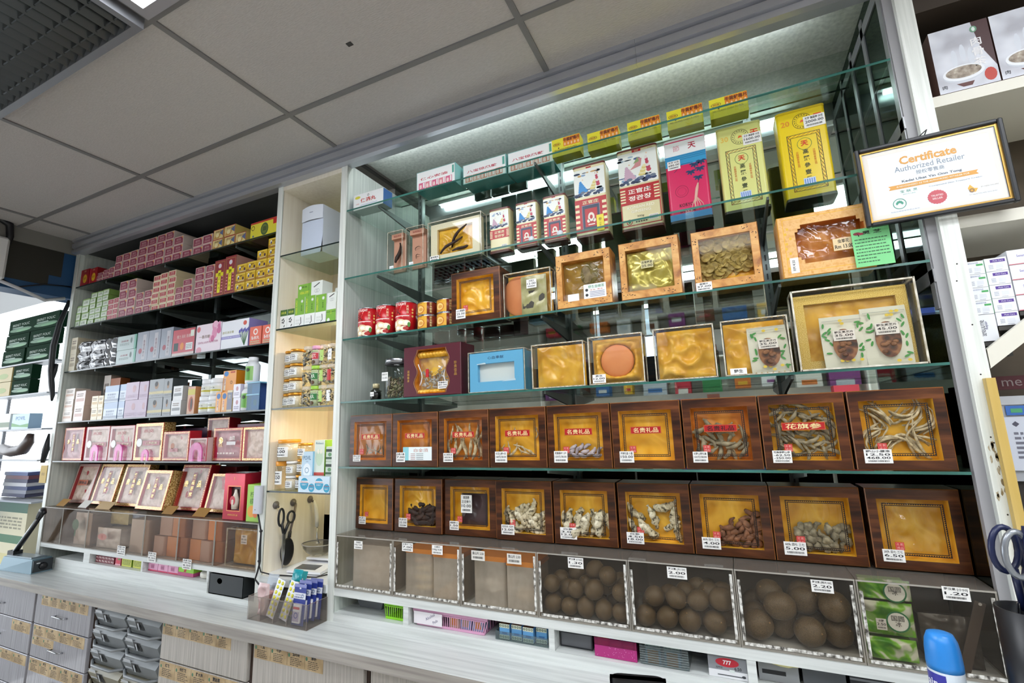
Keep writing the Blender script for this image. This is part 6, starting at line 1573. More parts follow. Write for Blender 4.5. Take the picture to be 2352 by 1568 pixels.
b = MB(); b.tube([(0, 0, 0), (.012, .004, -.04), (.018, .008, -.09), (.02, .009, -.14)], [.006, .010, .011, .010], K('e8e6e0', .35), 10); b.build('handle', t)
b = MB(); b.tube([(.02, .009, -.14), (.022, .010, -.20), (.04, .008, -.225)], .0035, STEEL, 8); b.build('stem', t)
b = MB(); prof = [(.0, -.05), (.03, -.044), (.055, -.026), (.07, -.004), (.073, .012)]
b.lathe(prof, clear('bowl_glass', 'd0d0cc', 1.6, .05, .14, 'b0aca6'), 28, sx=1.2, capb=False, capt=False); b.lathe([(.072, .011), (.076, .012), (.076, .015), (.072, .016)], K('a09c98', .3), 28, sx=1.2, capb=False, capt=False)
one('glass_bowl', b, 'clear bowl resting on the white digital scale', 'bowl', (-2.045, .215, 1.0115))
t = thing('digital_scale', 'white digital kitchen scale with grey display in the narrow column', 'scale', (-2.0, .17, C5), rz=.12)
b = MB(); b.add([(-.10, -.10, .004), (.10, -.10, .004), (.10, .10, .004), (-.10, .10, .004), (-.10, -.10, .014), (.10, -.10, .014), (.10, .10, .038), (-.10, .10, .038)], [(0, 1, 5, 4), (1, 2, 6, 5), (2, 3, 7, 6), (3, 0, 4, 7), (4, 5, 6, 7), (3, 2, 1, 0)], K('f0f0f4', .35)); b.box(-.09, .09, -.09, .09, 0, .004, K('3a3a40')); b.build('scale_body', t)
b = MB(); b.add([(-.075, -.078, .0172), (.05, -.078, .0172), (.05, -.02, .0242), (-.075, -.02, .0242)], [(0, 1, 2, 3)], K('5a5c60', .25)); b.rect(.02, .03, 0, 0, K('c03030')); b.build('display', t)
b = MB(); b.box(-.075, .095, .005, .105, .04, .050, K('f6f6f8', .3)); b.build('weighing_plate', t)
b = MB(); b.box(-.03, .03, .03, .08, .027, .041, K('d0d0d4', .4)); b.build('plate_post', t)
t = thing('power_strip', 'small grey-white plug box hanging on the front of the column upright', 'plug box', (-2.225, -.036, 1.27))
b = MB(); b.at(0, .008, -.065); rprism(b, .055, .02, .008, 0, .135, K('c2c4cc', .4)); b.at(0, 0, 0); b.disc(-.006, -.045, .003, .003, K('55565a'), .0075, 8); b.at(); b.build('casing', t); 
b = MB(); b.tube([(-2.22, -.018, 1.205), (-2.205, -.02, 1.17), (-2.188, -.02, 1.12), (-2.185, -.022, 1.05), (-2.18, -.022, .985), (-2.19, -.024, .94), (-2.205, -.024, .90), (-2.18, -.022, .88), (-2.14, -.016, .86), (-2.12, .05, .845)], .0042, BLACK, 8)
b.tube([(-2.188, -.02, 1.12), (-2.195, -.02, 1.04), (-2.19, -.02, .97), (-2.175, -.018, .935), (-2.12, .0, .922), (-2.05, .02, .9195), (-1.97, .03, .9195), (-1.88, .05, .92), (-1.85, .12, .92)], .0032, BLACK, 8)
for z in (1.125, .985): b.blob((-2.186, -.022, z), (.010, .007, .008), BLACK, 8, 6)
one('extension_lead', b, 'black power cord with knots hanging from the plug box to the scale', 'cord', (0, 0, 0))
# ---------------------------------------------------------------- acrylic bins
TAPE = NM('peeling_tape', [(.35, '4a4640'), (.48, 'b4b0a8'), (.6, 'e8e6e0')], (90, 90, 60), .6, 4)
def bin_(x0, x1, z0, z1, label, d=.36, mat=ACRY, y=0, grp='acrylic bins under the right bay', tape=True, slope=0):
    w = x1 - x0; h = z1 - z0; a = w / 2 - .001
    t = thing('acrylic_bin', label, 'bin', ((x0 + x1) / 2, y, z0), grp)
    b = MB(); b.box(-a, a, 0, .003, 0, h - .004, mat); b.build('front_panel', t)
    b = MB(); b.box(-a, a, -.002, d, h - .004, h, clear('acrylic_top', 'efece6', .8, .08, .16, 'c4bcb2')); b.build('top_panel', t)
    for s in (-1, 1):
        b = MB(); b.box(min(s * a, s * (a - .003)), max(s * a, s * (a - .003)), .004, d, 0, h - .005, mat); b.build('side_panel', t)
    b = MB(); rr = random.Random(int(x0 * 100))
    ed = K('8e887e', .5)
    b.box(-a, a, -.0025, 0, 0, .006, ed); b.box(-a, a, -.0025, -.0005, h - .006, h - .002, K('a8a298', .4))
    for s in (-1, 1):
        b.box(min(s * a, s * (a - .004)), max(s * a, s * (a - .004)), -.002, -.0004, .006, h - .006, ed)
        if tape: b.box(min(s * (a - .006), s * (a - .014)), max(s * (a - .006), s * (a - .014)), -.0022, -.0006, .02, h * .92 if s > 0 else h * .86, TAPE)
    if tape: b.box(-a * .94, a * .94, -.0022, -.0006, .008, .017, TAPE)
    b.build('taped_edge', t)
    return t
BZ = .9058
BX = [XM1 + .003, -1.387, -1.049, -.718, -.380, -.045, .275, .586]
BL_ = ['acrylic bin at the left end holding one bagged frosted tub', 'acrylic bin with two orange-lidded tubs tagged on their lids', 'acrylic bin with two orange-lidded tubs bearing faded tags', 'acrylic bin of small dark dried fruits beside the faded-tag tubs', 'acrylic bin of dark dried fruits, middle of the three fruit bins', 'acrylic bin of the largest dark dried fruits tagged 2.20', 'acrylic bin at the right end with green packs and a dark bag']
BT_ = []
for i in range(7): BT_.append(bin_(BX[i], BX[i + 1], BZ, BT, BL_[i], mat=ACRY if i < 3 else ACRD))
def btag(i, x, z, w, h, lines): price(BT_[i], x - (BX[i] + BX[i + 1]) / 2, z - BZ, w, h, lines, y=-.004)
btag(0, -1.577, 1.098, .048, .034, ('洋参须', '100g 12.00')); btag(1, -1.308, 1.108, .056, .034, ('甘草片 1kg', '7.00')); btag(1, -1.158, 1.108, .052, .036, ('川参片', '100g 4.00'))
for x in (-.967, -.81): price(BT_[2], x + .8835, .195, .06, .036, ('淮山片 2.50',), y=-.004, mat=K('e0dcd4', .5))
btag(3, -.566, 1.107, .058, .036, ('罗汉果 [小60]', '1.30')); btag(4, -.218, 1.105, .062, .036, ('罗汉果 [大130]', '2.00')); btag(5, .191, 1.105, .056, .034, ('罗汉果 [特大100]', '2.20')); btag(6, .50, 1.118, .058, .034, ('罗汉果 [小50]', '1.20'))
# tubs
def tub_f(x0, x1, y, h, label, lid, z=BZ + .001, content=None, d=.14):
    t = thing('storage_tub', label, 'tub', ((x0 + x1) / 2, y, z), 'frosted storage tubs')
    w = x1 - x0; b = MB(); rprism(b, w * .94, d, .012, 0, h, FROST); b.build('tub_body', t)
    b = MB(); rprism(b, w, d + .008, .014, h, h + .006, lid); rprism(b, w * .96, d, .012, h + .006, h + .018, lid); b.build('lid', t)
    return t
OL = K('f09428', .35)
tub_f(-1.355, -1.205, .035, .168, 'orange-lidded tub with yellowish packs, left in its bin', OL); tub_f(-1.202, -1.062, .02, .165, 'orange-lidded tub with a sloping tan heap, right in its bin', OL)
tub_f(-1.015, -.865, .035, .165, 'orange-lidded tub with a tagged bag inside, left of the faded-tag pair', OL); tub_f(-.862, -.728, .02, .16, 'orange-lidded tub a third full, right of the faded-tag pair', OL)
b = MB(); rprism(b, .225, .16, .015, 0, .185, FROST); one('storage_tub', b, 'large frosted tub without lid in the leftmost bin', 'tub', (-1.53, .03, BZ + .001), 'frosted storage tubs')
b = wrinkle(-.09, .09, .012, .18, 0, .008, NM('tan_bag', [(.3, 'a08c7c'), (.55, 'c4b2a2'), (.8, 'ded2c6')], (10, 10, 8), .5, 4), 20, 20, seed=101); b.box(-.1, .1, 0, .12, .01, .17, K('ab9684', .6)); one('plastic_bag', b, 'bag of tan herb slices filling the large frosted tub', 'plastic bag', (-1.53, .055, BZ + .002))
b = wrinkle(-.11, .10, 0, .04, 0, .02, FILM, 22, 8, seed=103); one('plastic_bag', b, 'clear bag mouth puffing over the rim of the large frosted tub', 'plastic bag', (-1.53, .05, BZ + .18))
PY = NM('pack_yellow', [(.3, 'd4b474'), (.6, 'e0cc94'), (.8, 'f0e4bc')], (12, 12, 12), .4, 3)
for k in range(4):
    b = MB(); b.blob((0, 0, 0), (.058, .05, .019), PY if k < 3 else K('e0a868', .5), 18, 10, .3, 3, k * 2.0); one('herb_pack', b, ('lowest', 'second', 'third', 'topmost')[k] + ' flat yellowish pack stacked in the orange-lidded tub', 'pack', (-1.28, .10, BZ + .024 + k * .038), 'yellowish packs in the tub')
b = MB(); b.add([(-.06, 0, 0), (.06, 0, 0), (.06, .11, 0), (-.06, .11, 0), (-.06, 0, .02), (.06, 0, .095), (.06, .11, .1), (-.06, .11, .03)], [(0, 1, 5, 4), (1, 2, 6, 5), (2, 3, 7, 6), (3, 0, 4, 7), (4, 5, 6, 7)], NM('tan_powder', [(.35, 'bc9c74'), (.6, 'd4b890')], (60, 60, 60), .8, 5)); o = one('herb_powder', b, 'sloping heap of tan herb shavings in an orange-lidded tub', 'herb', (-1.132, .035, BZ + .004)); o['kind'] = 'stuff'
b = MB(); b.blob((0, 0, 0), (.055, .045, .045), NM('speckled_bag', [(.3, '5a4a3c'), (.5, '9a8470'), (.75, 'd0c2b0')], (40, 40, 40), .3, 5), 20, 12, .25, 3, 4); o = one('plastic_bag', b, 'bag of brown speckled herbs with a tilted tag inside a tub', 'plastic bag', (-.94, .10, BZ + .064)); price(o, .012, .012, .045, .05, ('陈皮', '25.00'), y=-.05, rot=-.3)
b = MB(); b.blob((0, 0, -.02), (.05, .043, .03), NM('beige_herb', [(.35, 'b89c74'), (.6, 'd4bc94')], (50, 50, 50), .7, 5), 18, 10, .15, 4, 7); o = one('herb_heap', b, 'beige herb heap in the right tub with a faded tag', 'herb', (-.795, .09, BZ + .064)); o['kind'] = 'stuff'
# monk fruits
FRM = NM('dried_fruit_skin', [(.3, '40341f'), (.55, '68563a'), (.75, '806c4c')], (22, 22, 22), .48, 5)
FRS = K('a8865c', .6)
FRU = []
for k in range(5):
    b = MB(); b.blob((0, 0, 0), (1, .97, 1.02 + .04 * (k % 3)), FRM, 24, 16, .05, 2, k * 3.0); b.lathe([(.07, 0), (.05, .05)], FRS, 8, 0, 0, 1.0 + .04 * (k % 3)); FRU.append(b.mesh('dried_fruit'))
def fruits(i, r, n, label, seed=0, top=.2):
    """settle n fruits as touching balls inside bin i"""
    x0, x1 = BX[i] + .006, BX[i + 1] - .006; rr = random.Random(seed)
    P = [Vector((rr.uniform(x0 + r, x1 - r), rr.uniform(.012 + r, .22), BZ + r + .17 * k / n)) for k in range(n)]
    R = [r * rr.uniform(.9, 1.06) for k in range(n)]
    for it in range(260):
        for k in range(n):
            P[k].z -= .0012; P[k].y -= .0005
            for q in range(k):
                d = P[k] - P[q]; m = (R[k] + R[q]) * 1.06 - d.length
                if m > 0:
                    d = d.normalized() * m * .5; P[k] += d; P[q] -= d
            a = R[k] * 1.1
            P[k].x = min(max(P[k].x, x0 + a), x1 - a); P[k].y = min(max(P[k].y, .008 + a), .345 - a); P[k].z = min(max(P[k].z, BZ + .004 + a), BT - .006 - a)
    for k in range(n):
        place('dried_fruit', FRU[k % 5], label, 'dried fruit', tuple(P[k]), label + 's', rr.uniform(0, 6), rr.uniform(-1.9, 1.9), rr.uniform(-1, 1), R[k])
fruits(3, .033, 30, 'small dark round dried fruit in the bin beside the faded-tag tubs', 1)
fruits(4, .035, 24, 'dark round dried fruit in the middle one of three fruit bins', 2)
fruits(5, .043, 16, 'large dark dried fruit in the bin next to the green packs', 3)
# last bin: green packs, dark bag, ruler
GP = NM('green_pack', [(.36, '4c9a20'), (.47, '86c83a'), (.54, 'e6ecd8'), (.7, 'f2f4ea')], (17, 17, 19), .3, 2, dist=.6)
for k, (x, z, h, sd, lab) in enumerate(((.345, .004, .058, 1, 'lowest pale green pack lying crumpled in the right-end bin'), (.35, .066, .09, 2, 'bright green pack with a round white emblem in the right-end bin'), (.355, .159, .055, 3, 'topmost pale green pack folded in the right-end bin'))):
    t = thing('snack_pack', lab, 'pack', (x, .05 + .01 * k, BZ + z), 'green packs in the right-end bin')
    b = wrinkle(-.062, .062, 0, h, 0, .026, GP, 22, 20, seed=sd * 7.7, freq=6); b.box(-.055, .055, .0, .06, .004, h - .008, K('8cb860', .5)); b.build('pack_body', t)
    if k: 
        b = MB(); b.disc(.02, h * .5, .026, .026, K('f0f2ec', .4), -.024, 24); b.ring(.02, h * .5, .024, .028, K('2f7a4c'), -.0245); b.text('国圆', .02, h * .52, .014, K('2c2c2c'), -.025); b.text('冰', .02, h * .36, .014, K('2c2c2c'), -.025); b.build('round_emblem', t)
        if k == 1: price(t, -.02, h * .38, .024, .03, ('冰糖', '2.50'), y=-.024)
b = wrinkle(-.07, .06, 0, .13, 0, .02, NM('smoky_bag', [(.3, '2a2826'), (.6, '55504a'), (.85, 'a8a49e')], (9, 9, 9), .25, 3), 20, 20, seed=131); b.box(-.06, .05, 0, .08, .004, .11, K('35302c', .5)); one('plastic_bag', b, 'smoky dark bag at the right side of the right-end bin', 'plastic bag', (.495, .07, BZ + .003))
b = MB(); b.at(0, 0, 0, ry=.32); b.box(-.012, .012, 0, .003, 0, .19, K('4e443e', .4)); b.disc(0, .185, .004, .004, K('c8c4be'), -.0005, 10); b.at(); one('wooden_ruler', b, 'dark brown ruler with a hole leaning in the right-end bin', 'ruler', (.50, .035, BZ + .004))

# left bins
LBX = [XE + .018, -4.124, -3.814, -3.198, -2.877, -2.564, XL0 - .004]
LLAB = ['left-bay acrylic bin, nearest the entrance, almost empty', 'left-bay acrylic bin holding a pack with a green emblem', 'wide left-bay acrylic bin with white bags and a pink-printed pack', 'left-bay acrylic bin with pinkish-orange tubs, left of two', 'left-bay acrylic bin with orange tubs, right of two', 'left-bay acrylic bin with a gold satin case, beside the column']
LBT_ = []
LAC = clear('acrylic_left', 'f4efea', 1.0, .04, .03, 'c8b4aa')
for i in range(6): LBT_.append(bin_(LBX[i], LBX[i + 1], .9208, LBT, LLAB[i], .34, LAC, grp='acrylic bins under the left bay', tape=False))
for i, (x, w) in ((2, (-3.4, .11)), (3, (-3.09, .10)), (4, (-2.77, .10))):
    price(LBT_[i], x - (LBX[i] + LBX[i + 1]) / 2, .02 - .012 * (i - 2), w * .75, .052, ('燕窝 RM', '12.80/100g', '8.50'), y=-.006)
def lump(nm, x, z, w, h, mat, label, sd, y=.05, cat='pack'):
    b = wrinkle(-w / 2, w / 2, 0, h, 0, .012, mat, 18, 18, seed=sd, freq=5); b.box(-w * .45, w * .45, 0, .12, .004, h * .93, mat); return one(nm, b, label, cat, (x, y, .922 + z))
o = lump('herb_pack', -3.97, 0, .2, .2, NM('pale_pack', [(.3, 'b0a49c'), (.7, 'dcd4cc')], (8, 8, 8), .35, 3), 'pale pack with a dark green emblem in the second left-bay bin', 3)
b = MB(); b.disc(-.02, .13, .04, .035, K('2a6a44'), -.035, 16); b.box(-.025, -.012, -.035, -.034, .06, .11, K('2a6a44')); b.build('emblem', o)
lump('herb_pack', -3.70, .128, .2, .09, NM('yellow_pack', [(.3, 'b8a860'), (.7, 'd8cc90')], (8, 8, 8), .4, 3), 'yellow pack at the upper left of the wide left-bay bin', 5, .12)
lump('herb_pack', -3.52, .128, .15, .09, NM('blue_pack', [(.3, '6a80a8'), (.7, 'a8b8d0')], (8, 8, 8), .4, 3), 'blue pack at the upper middle of the wide left-bay bin', 6, .14)
o = lump('plastic_bag', -3.66, 0, .26, .12, NM('white_bag', [(.3, 'b8b0ac'), (.55, 'dcd8d4'), (.8, 'f4f2f0')], (9, 9, 9), .3, 4), 'white crumpled bag with pink print in the wide left-bay bin', 7, .05, 'plastic bag')
b = MB(); b.disc(0, .075, .05, .02, K('e09a9a'), -.036, 16); b.text('糖', 0, .065, .022, K('c03a3a'), -.037); b.build('pink_print', o)
b = MB(); rprism(b, .2, .14, .015, 0, .19, NM('cloudy_tub', [(.3, 'c4b4a8'), (.7, 'd8ccc2')], (5, 5, 5), .4, 2)); one('storage_tub', b, 'cloudy pale tub at the right of the wide left-bay bin', 'tub', (-3.32, .04, .922), 'cloudy tubs in left bins')
TBO = NM('orange_tub', [(.3, 'd08048'), (.7, 'e8a468')], (6, 6, 6), .4, 2); TBP = NM('pinkish_tub', [(.3, 'b89484'), (.7, 'd0b0a0')], (6, 6, 6), .4, 2)
for x, y, z, m, lab in ((-3.12, .04, 0, TBP, 'pinkish tub, lower left in the left bin of two'), (-3.01, .05, 0, TBO, 'orange tub, lower middle in the left bin of two'), (-2.92, .06, 0, TBO, 'orange tub, lower right in the left bin of two'), (-3.08, .05, .112, TBP, 'pinkish tub, upper left in the left bin of two'), (-2.96, .05, .112, TBO, 'orange tub, upper right in the left bin of two'),
                        (-2.80, .05, 0, TBO, 'orange tub, lower left in the right bin of two'), (-2.70, .04, 0, TBP, 'pinkish tub, lower middle in the right bin of two'), (-2.613, .06, 0, TBO, 'orange tub, lower right in the right bin of two'), (-2.78, .05, .112, TBP, 'pinkish tub, upper left in the right bin of two'), (-2.64, .05, .112, K('f0943c', .4), 'bright orange tub, upper right in the right bin of two')):
    b = MB(); w = .105 if z == 0 else .125; w = .085 if x == -2.70 else w; w = .075 if x in (-2.92, -2.613) else w; rprism(b, w, .12, .01, 0, .108, m); one('storage_tub', b, lab, 'tub', (x, y, .922 + z), 'coloured tubs in left bins')
t = thing('satin_case', 'clear case of crumpled gold satin in the left-bay bin by the column', 'display box', (-2.39, .03, .922))
b = MB(); b.box(-.12, .12, 0, .06, 0, .19, clear('case_plastic', '', 0)); edge_frame(b, .24, .19, .06, EDGE, .005); b.build('clear_cover', t)
wrinkle(-.115, .115, .006, .184, .045, .022, SATIN, seed=61, freq=6).build('satin_lining', t); price(t, .02, .14, .045, .045, ('燕窝片', '85.00'), y=-.004)
# ---------------------------------------------------------------- cubbies under the right bay (floor z = .80)
Z8 = .8005
def basket(name, x0, x1, y, z, h, d, mat, label, slots=12, rows=1, cat='basket', taper=.9):
    w = x1 - x0; t = thing(name, label, cat, ((x0 + x1) / 2, y, z))
    b = MB(); a = w / 2; c = a * taper
    b.box(-a, a, -.004, 0, h - .010, h, mat); b.box(-a, a, d, d + .004, h - .010, h, mat); b.box(-a, -a + .004, 0, d, h - .010, h, mat); b.box(a - .004, a, 0, d, h - .010, h, mat); b.build('rim', t)
    b = MB(); b.box(-c, c, .006, d - .006, 0, .004, mat)
    for k in range(slots + 1):
        u = -1 + 2 * k / slots
        for yy in (0, d - .004): b.add([(u * c - .0018, yy + .004, .0), (u * c + .0018, yy + .004, .0), (u * a + .0018, yy, h - .01), (u * a - .0018, yy, h - .01)], [(0, 1, 2, 3)], mat)
    for s in (-1, 1):
        for k in range(6): b.box(min(s * c, s * c - s * .003), max(s * c, s * c - s * .003), .006 + d * k / 6.5, .011 + d * k / 6.5, 0, h - .008, mat)
    b.box(-c, c, .0, .004, 0, h * .14, mat); b.box(-c * 1.03, c * 1.03, -.001, .003, h * .74, h * .8, mat)
    b.build('slatted_wall', t)
    return t
b = MB(); GT_ = K('7c8086', .45)
V = [(-.062, 0, 0), (.062, 0, 0), (.062, .12, 0), (-.062, .12, 0), (-.082, -.01, .055), (.082, -.01, .055), (.082, .13, .055), (-.082, .13, .055)]
b.add(V, [(0, 1, 5, 4), (1, 2, 6, 5), (2, 3, 7, 6), (3, 0, 4, 7), (3, 2, 1, 0)], GT_)
b.box(-.086, .086, -.014, -.010, .052, .058, GT_)
one('plastic_tray', b, 'plain grey plastic tray in the dark recess under the leftmost bin', 'tray', (-1.59, .10, Z8))
basket('plastic_basket', -1.452, -1.337, .03, Z8, .066, .12, K('8cd428', .4), 'bright green slotted basket beside the grey tray', 10)
t = basket('plastic_basket', -1.296, -.945, .025, Z8, .062, .16, K('d8a0c0', .4), 'long pink slotted basket with a handwritten paper label', 34)
b = MB(); b.box(-.168, -.03, -.008, -.0065, .008, .054, K('ece6ea', .6)); b.text('Alcohol', -.085, .034, .011, K('3a3a6a'), -.0085, rot=.5); b.text('Pads', -.06, .02, .010, K('3a3a6a'), -.0085, rot=.5); b.build('paper_label', t)
for k in range(3):
    b = MB(); b.box(-.022, .022, 0, .06, 0, .045, K(('d8b890', '8aa8d0', '98b4d4')[k], .4)); b.rect(-.014, .014, .010, .036, K(('e08a30', 'b8a088', 'd8904c')[k]), -.0006)
    one('medicine_carton', b, ('tan', 'first pale blue', 'second pale blue')[k] + ' small carton inside the long pink basket', 'carton', (-1.105 + k * .055, .035, Z8 + .005), 'small cartons in the pink basket')
t = thing('plastic_tray', 'low clear plastic tray holding four small blue boxes', 'tray', (-.80, .015, Z8))
CP = clear('tray_plastic', 'dfe6e6', 1.3, .05, .08, 'c0c8c8')
b = MB(); b.box(-.108, .108, 0, .002, 0, .03, CP); b.box(-.108, .108, .10, .102, 0, .03, CP); b.box(-.108, -.106, .003, .099, 0, .03, CP); b.box(.106, .108, .003, .099, 0, .03, CP); b.box(-.105, .105, .003, .099, 0, .002, CP); b.build('tray_wall', t)
for k in range(4):
    b = MB(); b.box(-.021, .021, 0, .045, .0, .052, K('6aa8dc', .4), top=K('7a4a30')); b.rect(-.021, .021, .0, .014, K('dfe4d0'), -.0004); b.rect(-.021, .021, .038, .052, K('dfe4d0'), -.0004)
    for q in range(4):
        for z in (.007, .045): b.ring(-.0155 + q * .0103, z, .002, .004, K('3a5a44'), -.0006, 10)
    b.rect(-.01, .012, .017, .024, K('3a78b8'), -.0006)
    one('medicine_carton', b, ('leftmost', 'second from left', 'third from left', 'rightmost')[k] + ' small blue box with ringed bands in the clear tray', 'carton', (-.872 + k * .049, .022 + (0, .004, 0, .012)[k], Z8 + .003), 'blue boxes in the clear tray')
t = thing('storage_box', 'dark grey shallow drawer box in the cubby beside a divider', 'drawer box', (-.597, .05, Z8))
b = MB(); b.box(-.06, .06, .002, .15, 0, .05, K('34363a', .5)); b.frame(-.06, .06, 0, .05, .004, K('2a2c30'), .0); b.rect(-.056, .056, .004, .046, K('6a6c70', .5), .0015); b.build('drawer_body', t)
t = thing('plastic_box', 'glittery magenta plastic box holding red and purple cartons', 'box', (-.447, .02, Z8))
MG = clear('magenta_plastic', 'd83c8c', 1.4, .05, .3, 'c0307a')
b = MB(); b.box(-.073, .073, 0, .003, 0, .036, K('b02a78', .3)); b.box(-.073, .073, 0, .0032, .036, .06, MG); b.box(-.073, .073, .12, .123, 0, .06, MG); b.box(-.073, -.07, .004, .119, 0, .06, MG); b.box(.07, .073, .004, .119, 0, .06, MG); b.box(-.069, .069, .004, .119, 0, .003, MG)
rr = random.Random(2)
for k in range(40): b.disc(rr.uniform(-.07, .07), rr.uniform(.004, .034), .0009, .0009, K('f0b8d8', .3), -.0006, 5)
b.build('box_wall', t)
for k, (x, c, c2) in enumerate(((-.491, 'c84038', 'e87858'), (-.447, '6a4aa8', '9a7ac8'), (-.403, '4a3a8c', '7a6ab8'))):
    b = MB(); b.box(-.0205, .0205, 0, .06, 0, .058, K(c, .4)); b.rect(-.018, .018, .012, .046, K(c2), -.0005); print_lines(b, -.015, .015, .02, .04, 3, 'f0dcd0', -.0008, k)
    one('medicine_carton', b, ('red', 'purple', 'dark violet')[k] + ' carton inside the magenta plastic box', 'carton', (x, .03, Z8 + .004), 'cartons in the magenta box')
t = thing('plastic_box', 'clear ribbed plastic box holding two blue and orange cartons', 'box', (-.286, .02, Z8))
b = MB()
for k in range(8): b.box(-.078, .078, -.001, .0015, .003 + k * .0072, .0065 + k * .0072, clear('ribbed_plastic', 'd8dcdc', 1.6, .05, .2, 'c8d0d0'))
b.box(-.078, .078, .0016, .003, 0, .06, CP); b.box(-.078, -.075, .004, .12, 0, .06, CP); b.box(.075, .078, .004, .12, 0, .06, CP); b.box(-.078, .078, .12, .123, 0, .06, CP); b.build('box_wall', t)
for k in range(2):
    b = MB(); b.box(-.025, .025, 0, .05, 0, .058, K('9ab8d0', .4)); b.rect(-.018, .018, .0, .04, K('d88838'), -.0005); b.rect(-.025, .025, .044, .056, K('c8d4c8'), -.0005)
    for q in range(4): b.ring(-.018 + q * .012, .05, .0025, .0042, K('3a5a6a'), -.0008, 8)
    one('medicine_carton', b, ('left', 'right')[k] + ' blue and orange carton in the clear ribbed box', 'carton', (-.322 + k * .062, .03, Z8 + .003), 'blue and orange cartons')
b = MB(); b.box(-.056, .056, 0, .08, 0, .058, K('e4e4e6', .4)); b.rect(-.056, .056, .022, .058, K('8a8c90'), -.0004); b.disc(.0, .045, .034, .013, K('c02434'), -.0006, 20); b.text('777', 0, .039, .012, K('f0e8e8'), -.0008, bold=.03); b.text('6.50', .03, .026, .009, INK, -.0008, bold=.02); b.text('指甲钳', -.024, .026, .006, INK, -.0008); b.rect(-.03, .04, .007, .010, K('55585c'), -.0006); b.rect(.005, .02, .018, .026, K('d8e0dc'), -.0009); b.disc(.045, .010, .006, .004, K('3a3c40'), -.0008, 8)
one('medicine_carton', b, 'white and grey nail-clipper carton with a red oval logo, marked 6.50', 'carton', (-.093, .02, Z8))
b = MB(); b.box(-.055, .055, 0, .12, 0, .05, K('9a9c9e', .45)); b.rect(-.045, .02, .02, .032, K('1a1a1c'), -.0006); one('storage_box', b, 'grey drawer box with a black slot at the right-end cubby', 'drawer box', (.05, .05, Z8))
b = MB(); b.box(-.055, .055, 0, .12, 0, .05, K('55585c', .45)); one('storage_box', b, 'dark grey plain drawer box in the right-end cubby', 'drawer box', (.17, .05, Z8))
b = MB(); b.box(-.05, .05, 0, .12, 0, .05, K('26282c', .45)); b.rect(-.05, .05, .04, .046, K('8a8c90'), -.0006); one('storage_box', b, 'black drawer box with a pale rim in the right-end cubby', 'drawer box', (.285, .05, Z8))
b = MB(); b.blob((0, 0, 0), (.05, .02, .012), NM('yellow_film', [(.4, 'd8c830'), (.6, 'e8e0a0')], (20, 20, 20), .3), 14, 8, .2); one('herb_pack', b, 'yellow film pack lying on the grey drawer box with slot', 'pack', (.07, .045, Z8 + .062))

# ---------------------------------------------------------------- cubbies under the left bay (floor z = .84)
Z9 = .8405
for i in range(6):
    for lv in range(2):
        b = MB(); b.box(-.016, .016, 0, .05, 0, .019, K('7a1c2c', .4)); b.disc(-.006, .011, .005, .004, K('e8dcd8'), -.0004, 8); b.disc(.008, .009, .004, .004, K('e0c8c0'), -.0004, 8)
        one('medicine_carton', b, '%s tiny dark red carton with white spots, %s layer in the left cubby' % (('first', 'second', 'third', 'fourth', 'fifth', 'sixth')[i], 'upper' if lv else 'lower'), 'carton', (-3.72 + i * .034, .03, Z9 + lv * .0195), 'tiny dark red cartons')
b = MB(); b.box(-.028, .028, 0, .05, 0, .042, K('c8405a', .4)); b.disc(0, .022, .018, .014, K('d83048'), -.0005, 12); b.disc(.008, .034, .012, .005, K('5a9a3c'), -.0007, 8); b.rect(-.028, .028, 0, .008, K('e8a8b4'), -.0004); one('medicine_carton', b, 'strawberry-printed pink carton beside the tiny dark red cartons', 'carton', (-3.49, .03, Z9))
for k in range(2):
    b = MB(); b.box(-.05, .05, 0, .07, 0, .044, K('ccd048', .4), right=K('8aa830')); print_lines(b, -.042, .042, .008, .038, 4, '6a7a28', -.0006, k); one('medicine_carton', b, ('left', 'right')[k] + ' yellow-green patterned carton in the left cubby', 'carton', (-3.40 + k * .118, .03, Z9), 'yellow-green cartons')
for k in range(3):
    b = MB(); b.box(-.045, .045, 0, .07, 0, .046, K('e8a8c8', .4)); b.rect(-.045, .045, 0, .008, K('c82858'), -.0004); b.rect(-.02, .012, .014, .038, K('c87aa0'), -.0006); b.text('妇科', -.005, .018, .014, K('7a2048'), -.0008); one('medicine_carton', b, ('left', 'middle', 'right')[k] + ' pink carton with a crimson base band in the left cubby', 'carton', (-3.13 + k * .094, .028, Z9), 'pink cartons in the left cubby')
b = MB(); b.box(-.068, .068, 0, .08, 0, .018, K('c04a80', .4)); b.box(-.066, .066, .002, .078, .018, .045, K('9ad838', .4)); b.poly([(-.02, .02), (0, .02), (.004, .032), (.018, .04), (0, .042), (-.012, .034)], K('c83a3a'), .0015); one('medicine_carton', b, 'lime green and magenta carton with a red figure in the left cubby', 'carton', (-2.83, .028, Z9))
b = MB(); b.lathe([(.055, 0), (.06, .006), (.06, .022), (.052, .03)], K('e6e2d6', .4), 28); one('round_tin', b, 'round cream tin lid-like container beside the divider', 'tin', (-2.69, .09, Z9))
t = thing('storage_box', 'open black plastic box with a round finger hole under the gold satin bin', 'box', (-2.455, .003, .7885))
BB_ = K('1c2224', .45)
b = MB(); h = .098; a = .132
n = 16; hole = [(-.05 + .02 * math.cos(2 * PI * i / n), .066 + .014 * math.sin(2 * PI * i / n)) for i in range(n)]
sq = []
for i in range(n):
    an = 2 * PI * i / n; c, s_ = math.cos(an), math.sin(an); m = 1 / max(abs(c), abs(s_)); sq.append((-.05 + c * m * .03, .066 + s_ * m * .03))
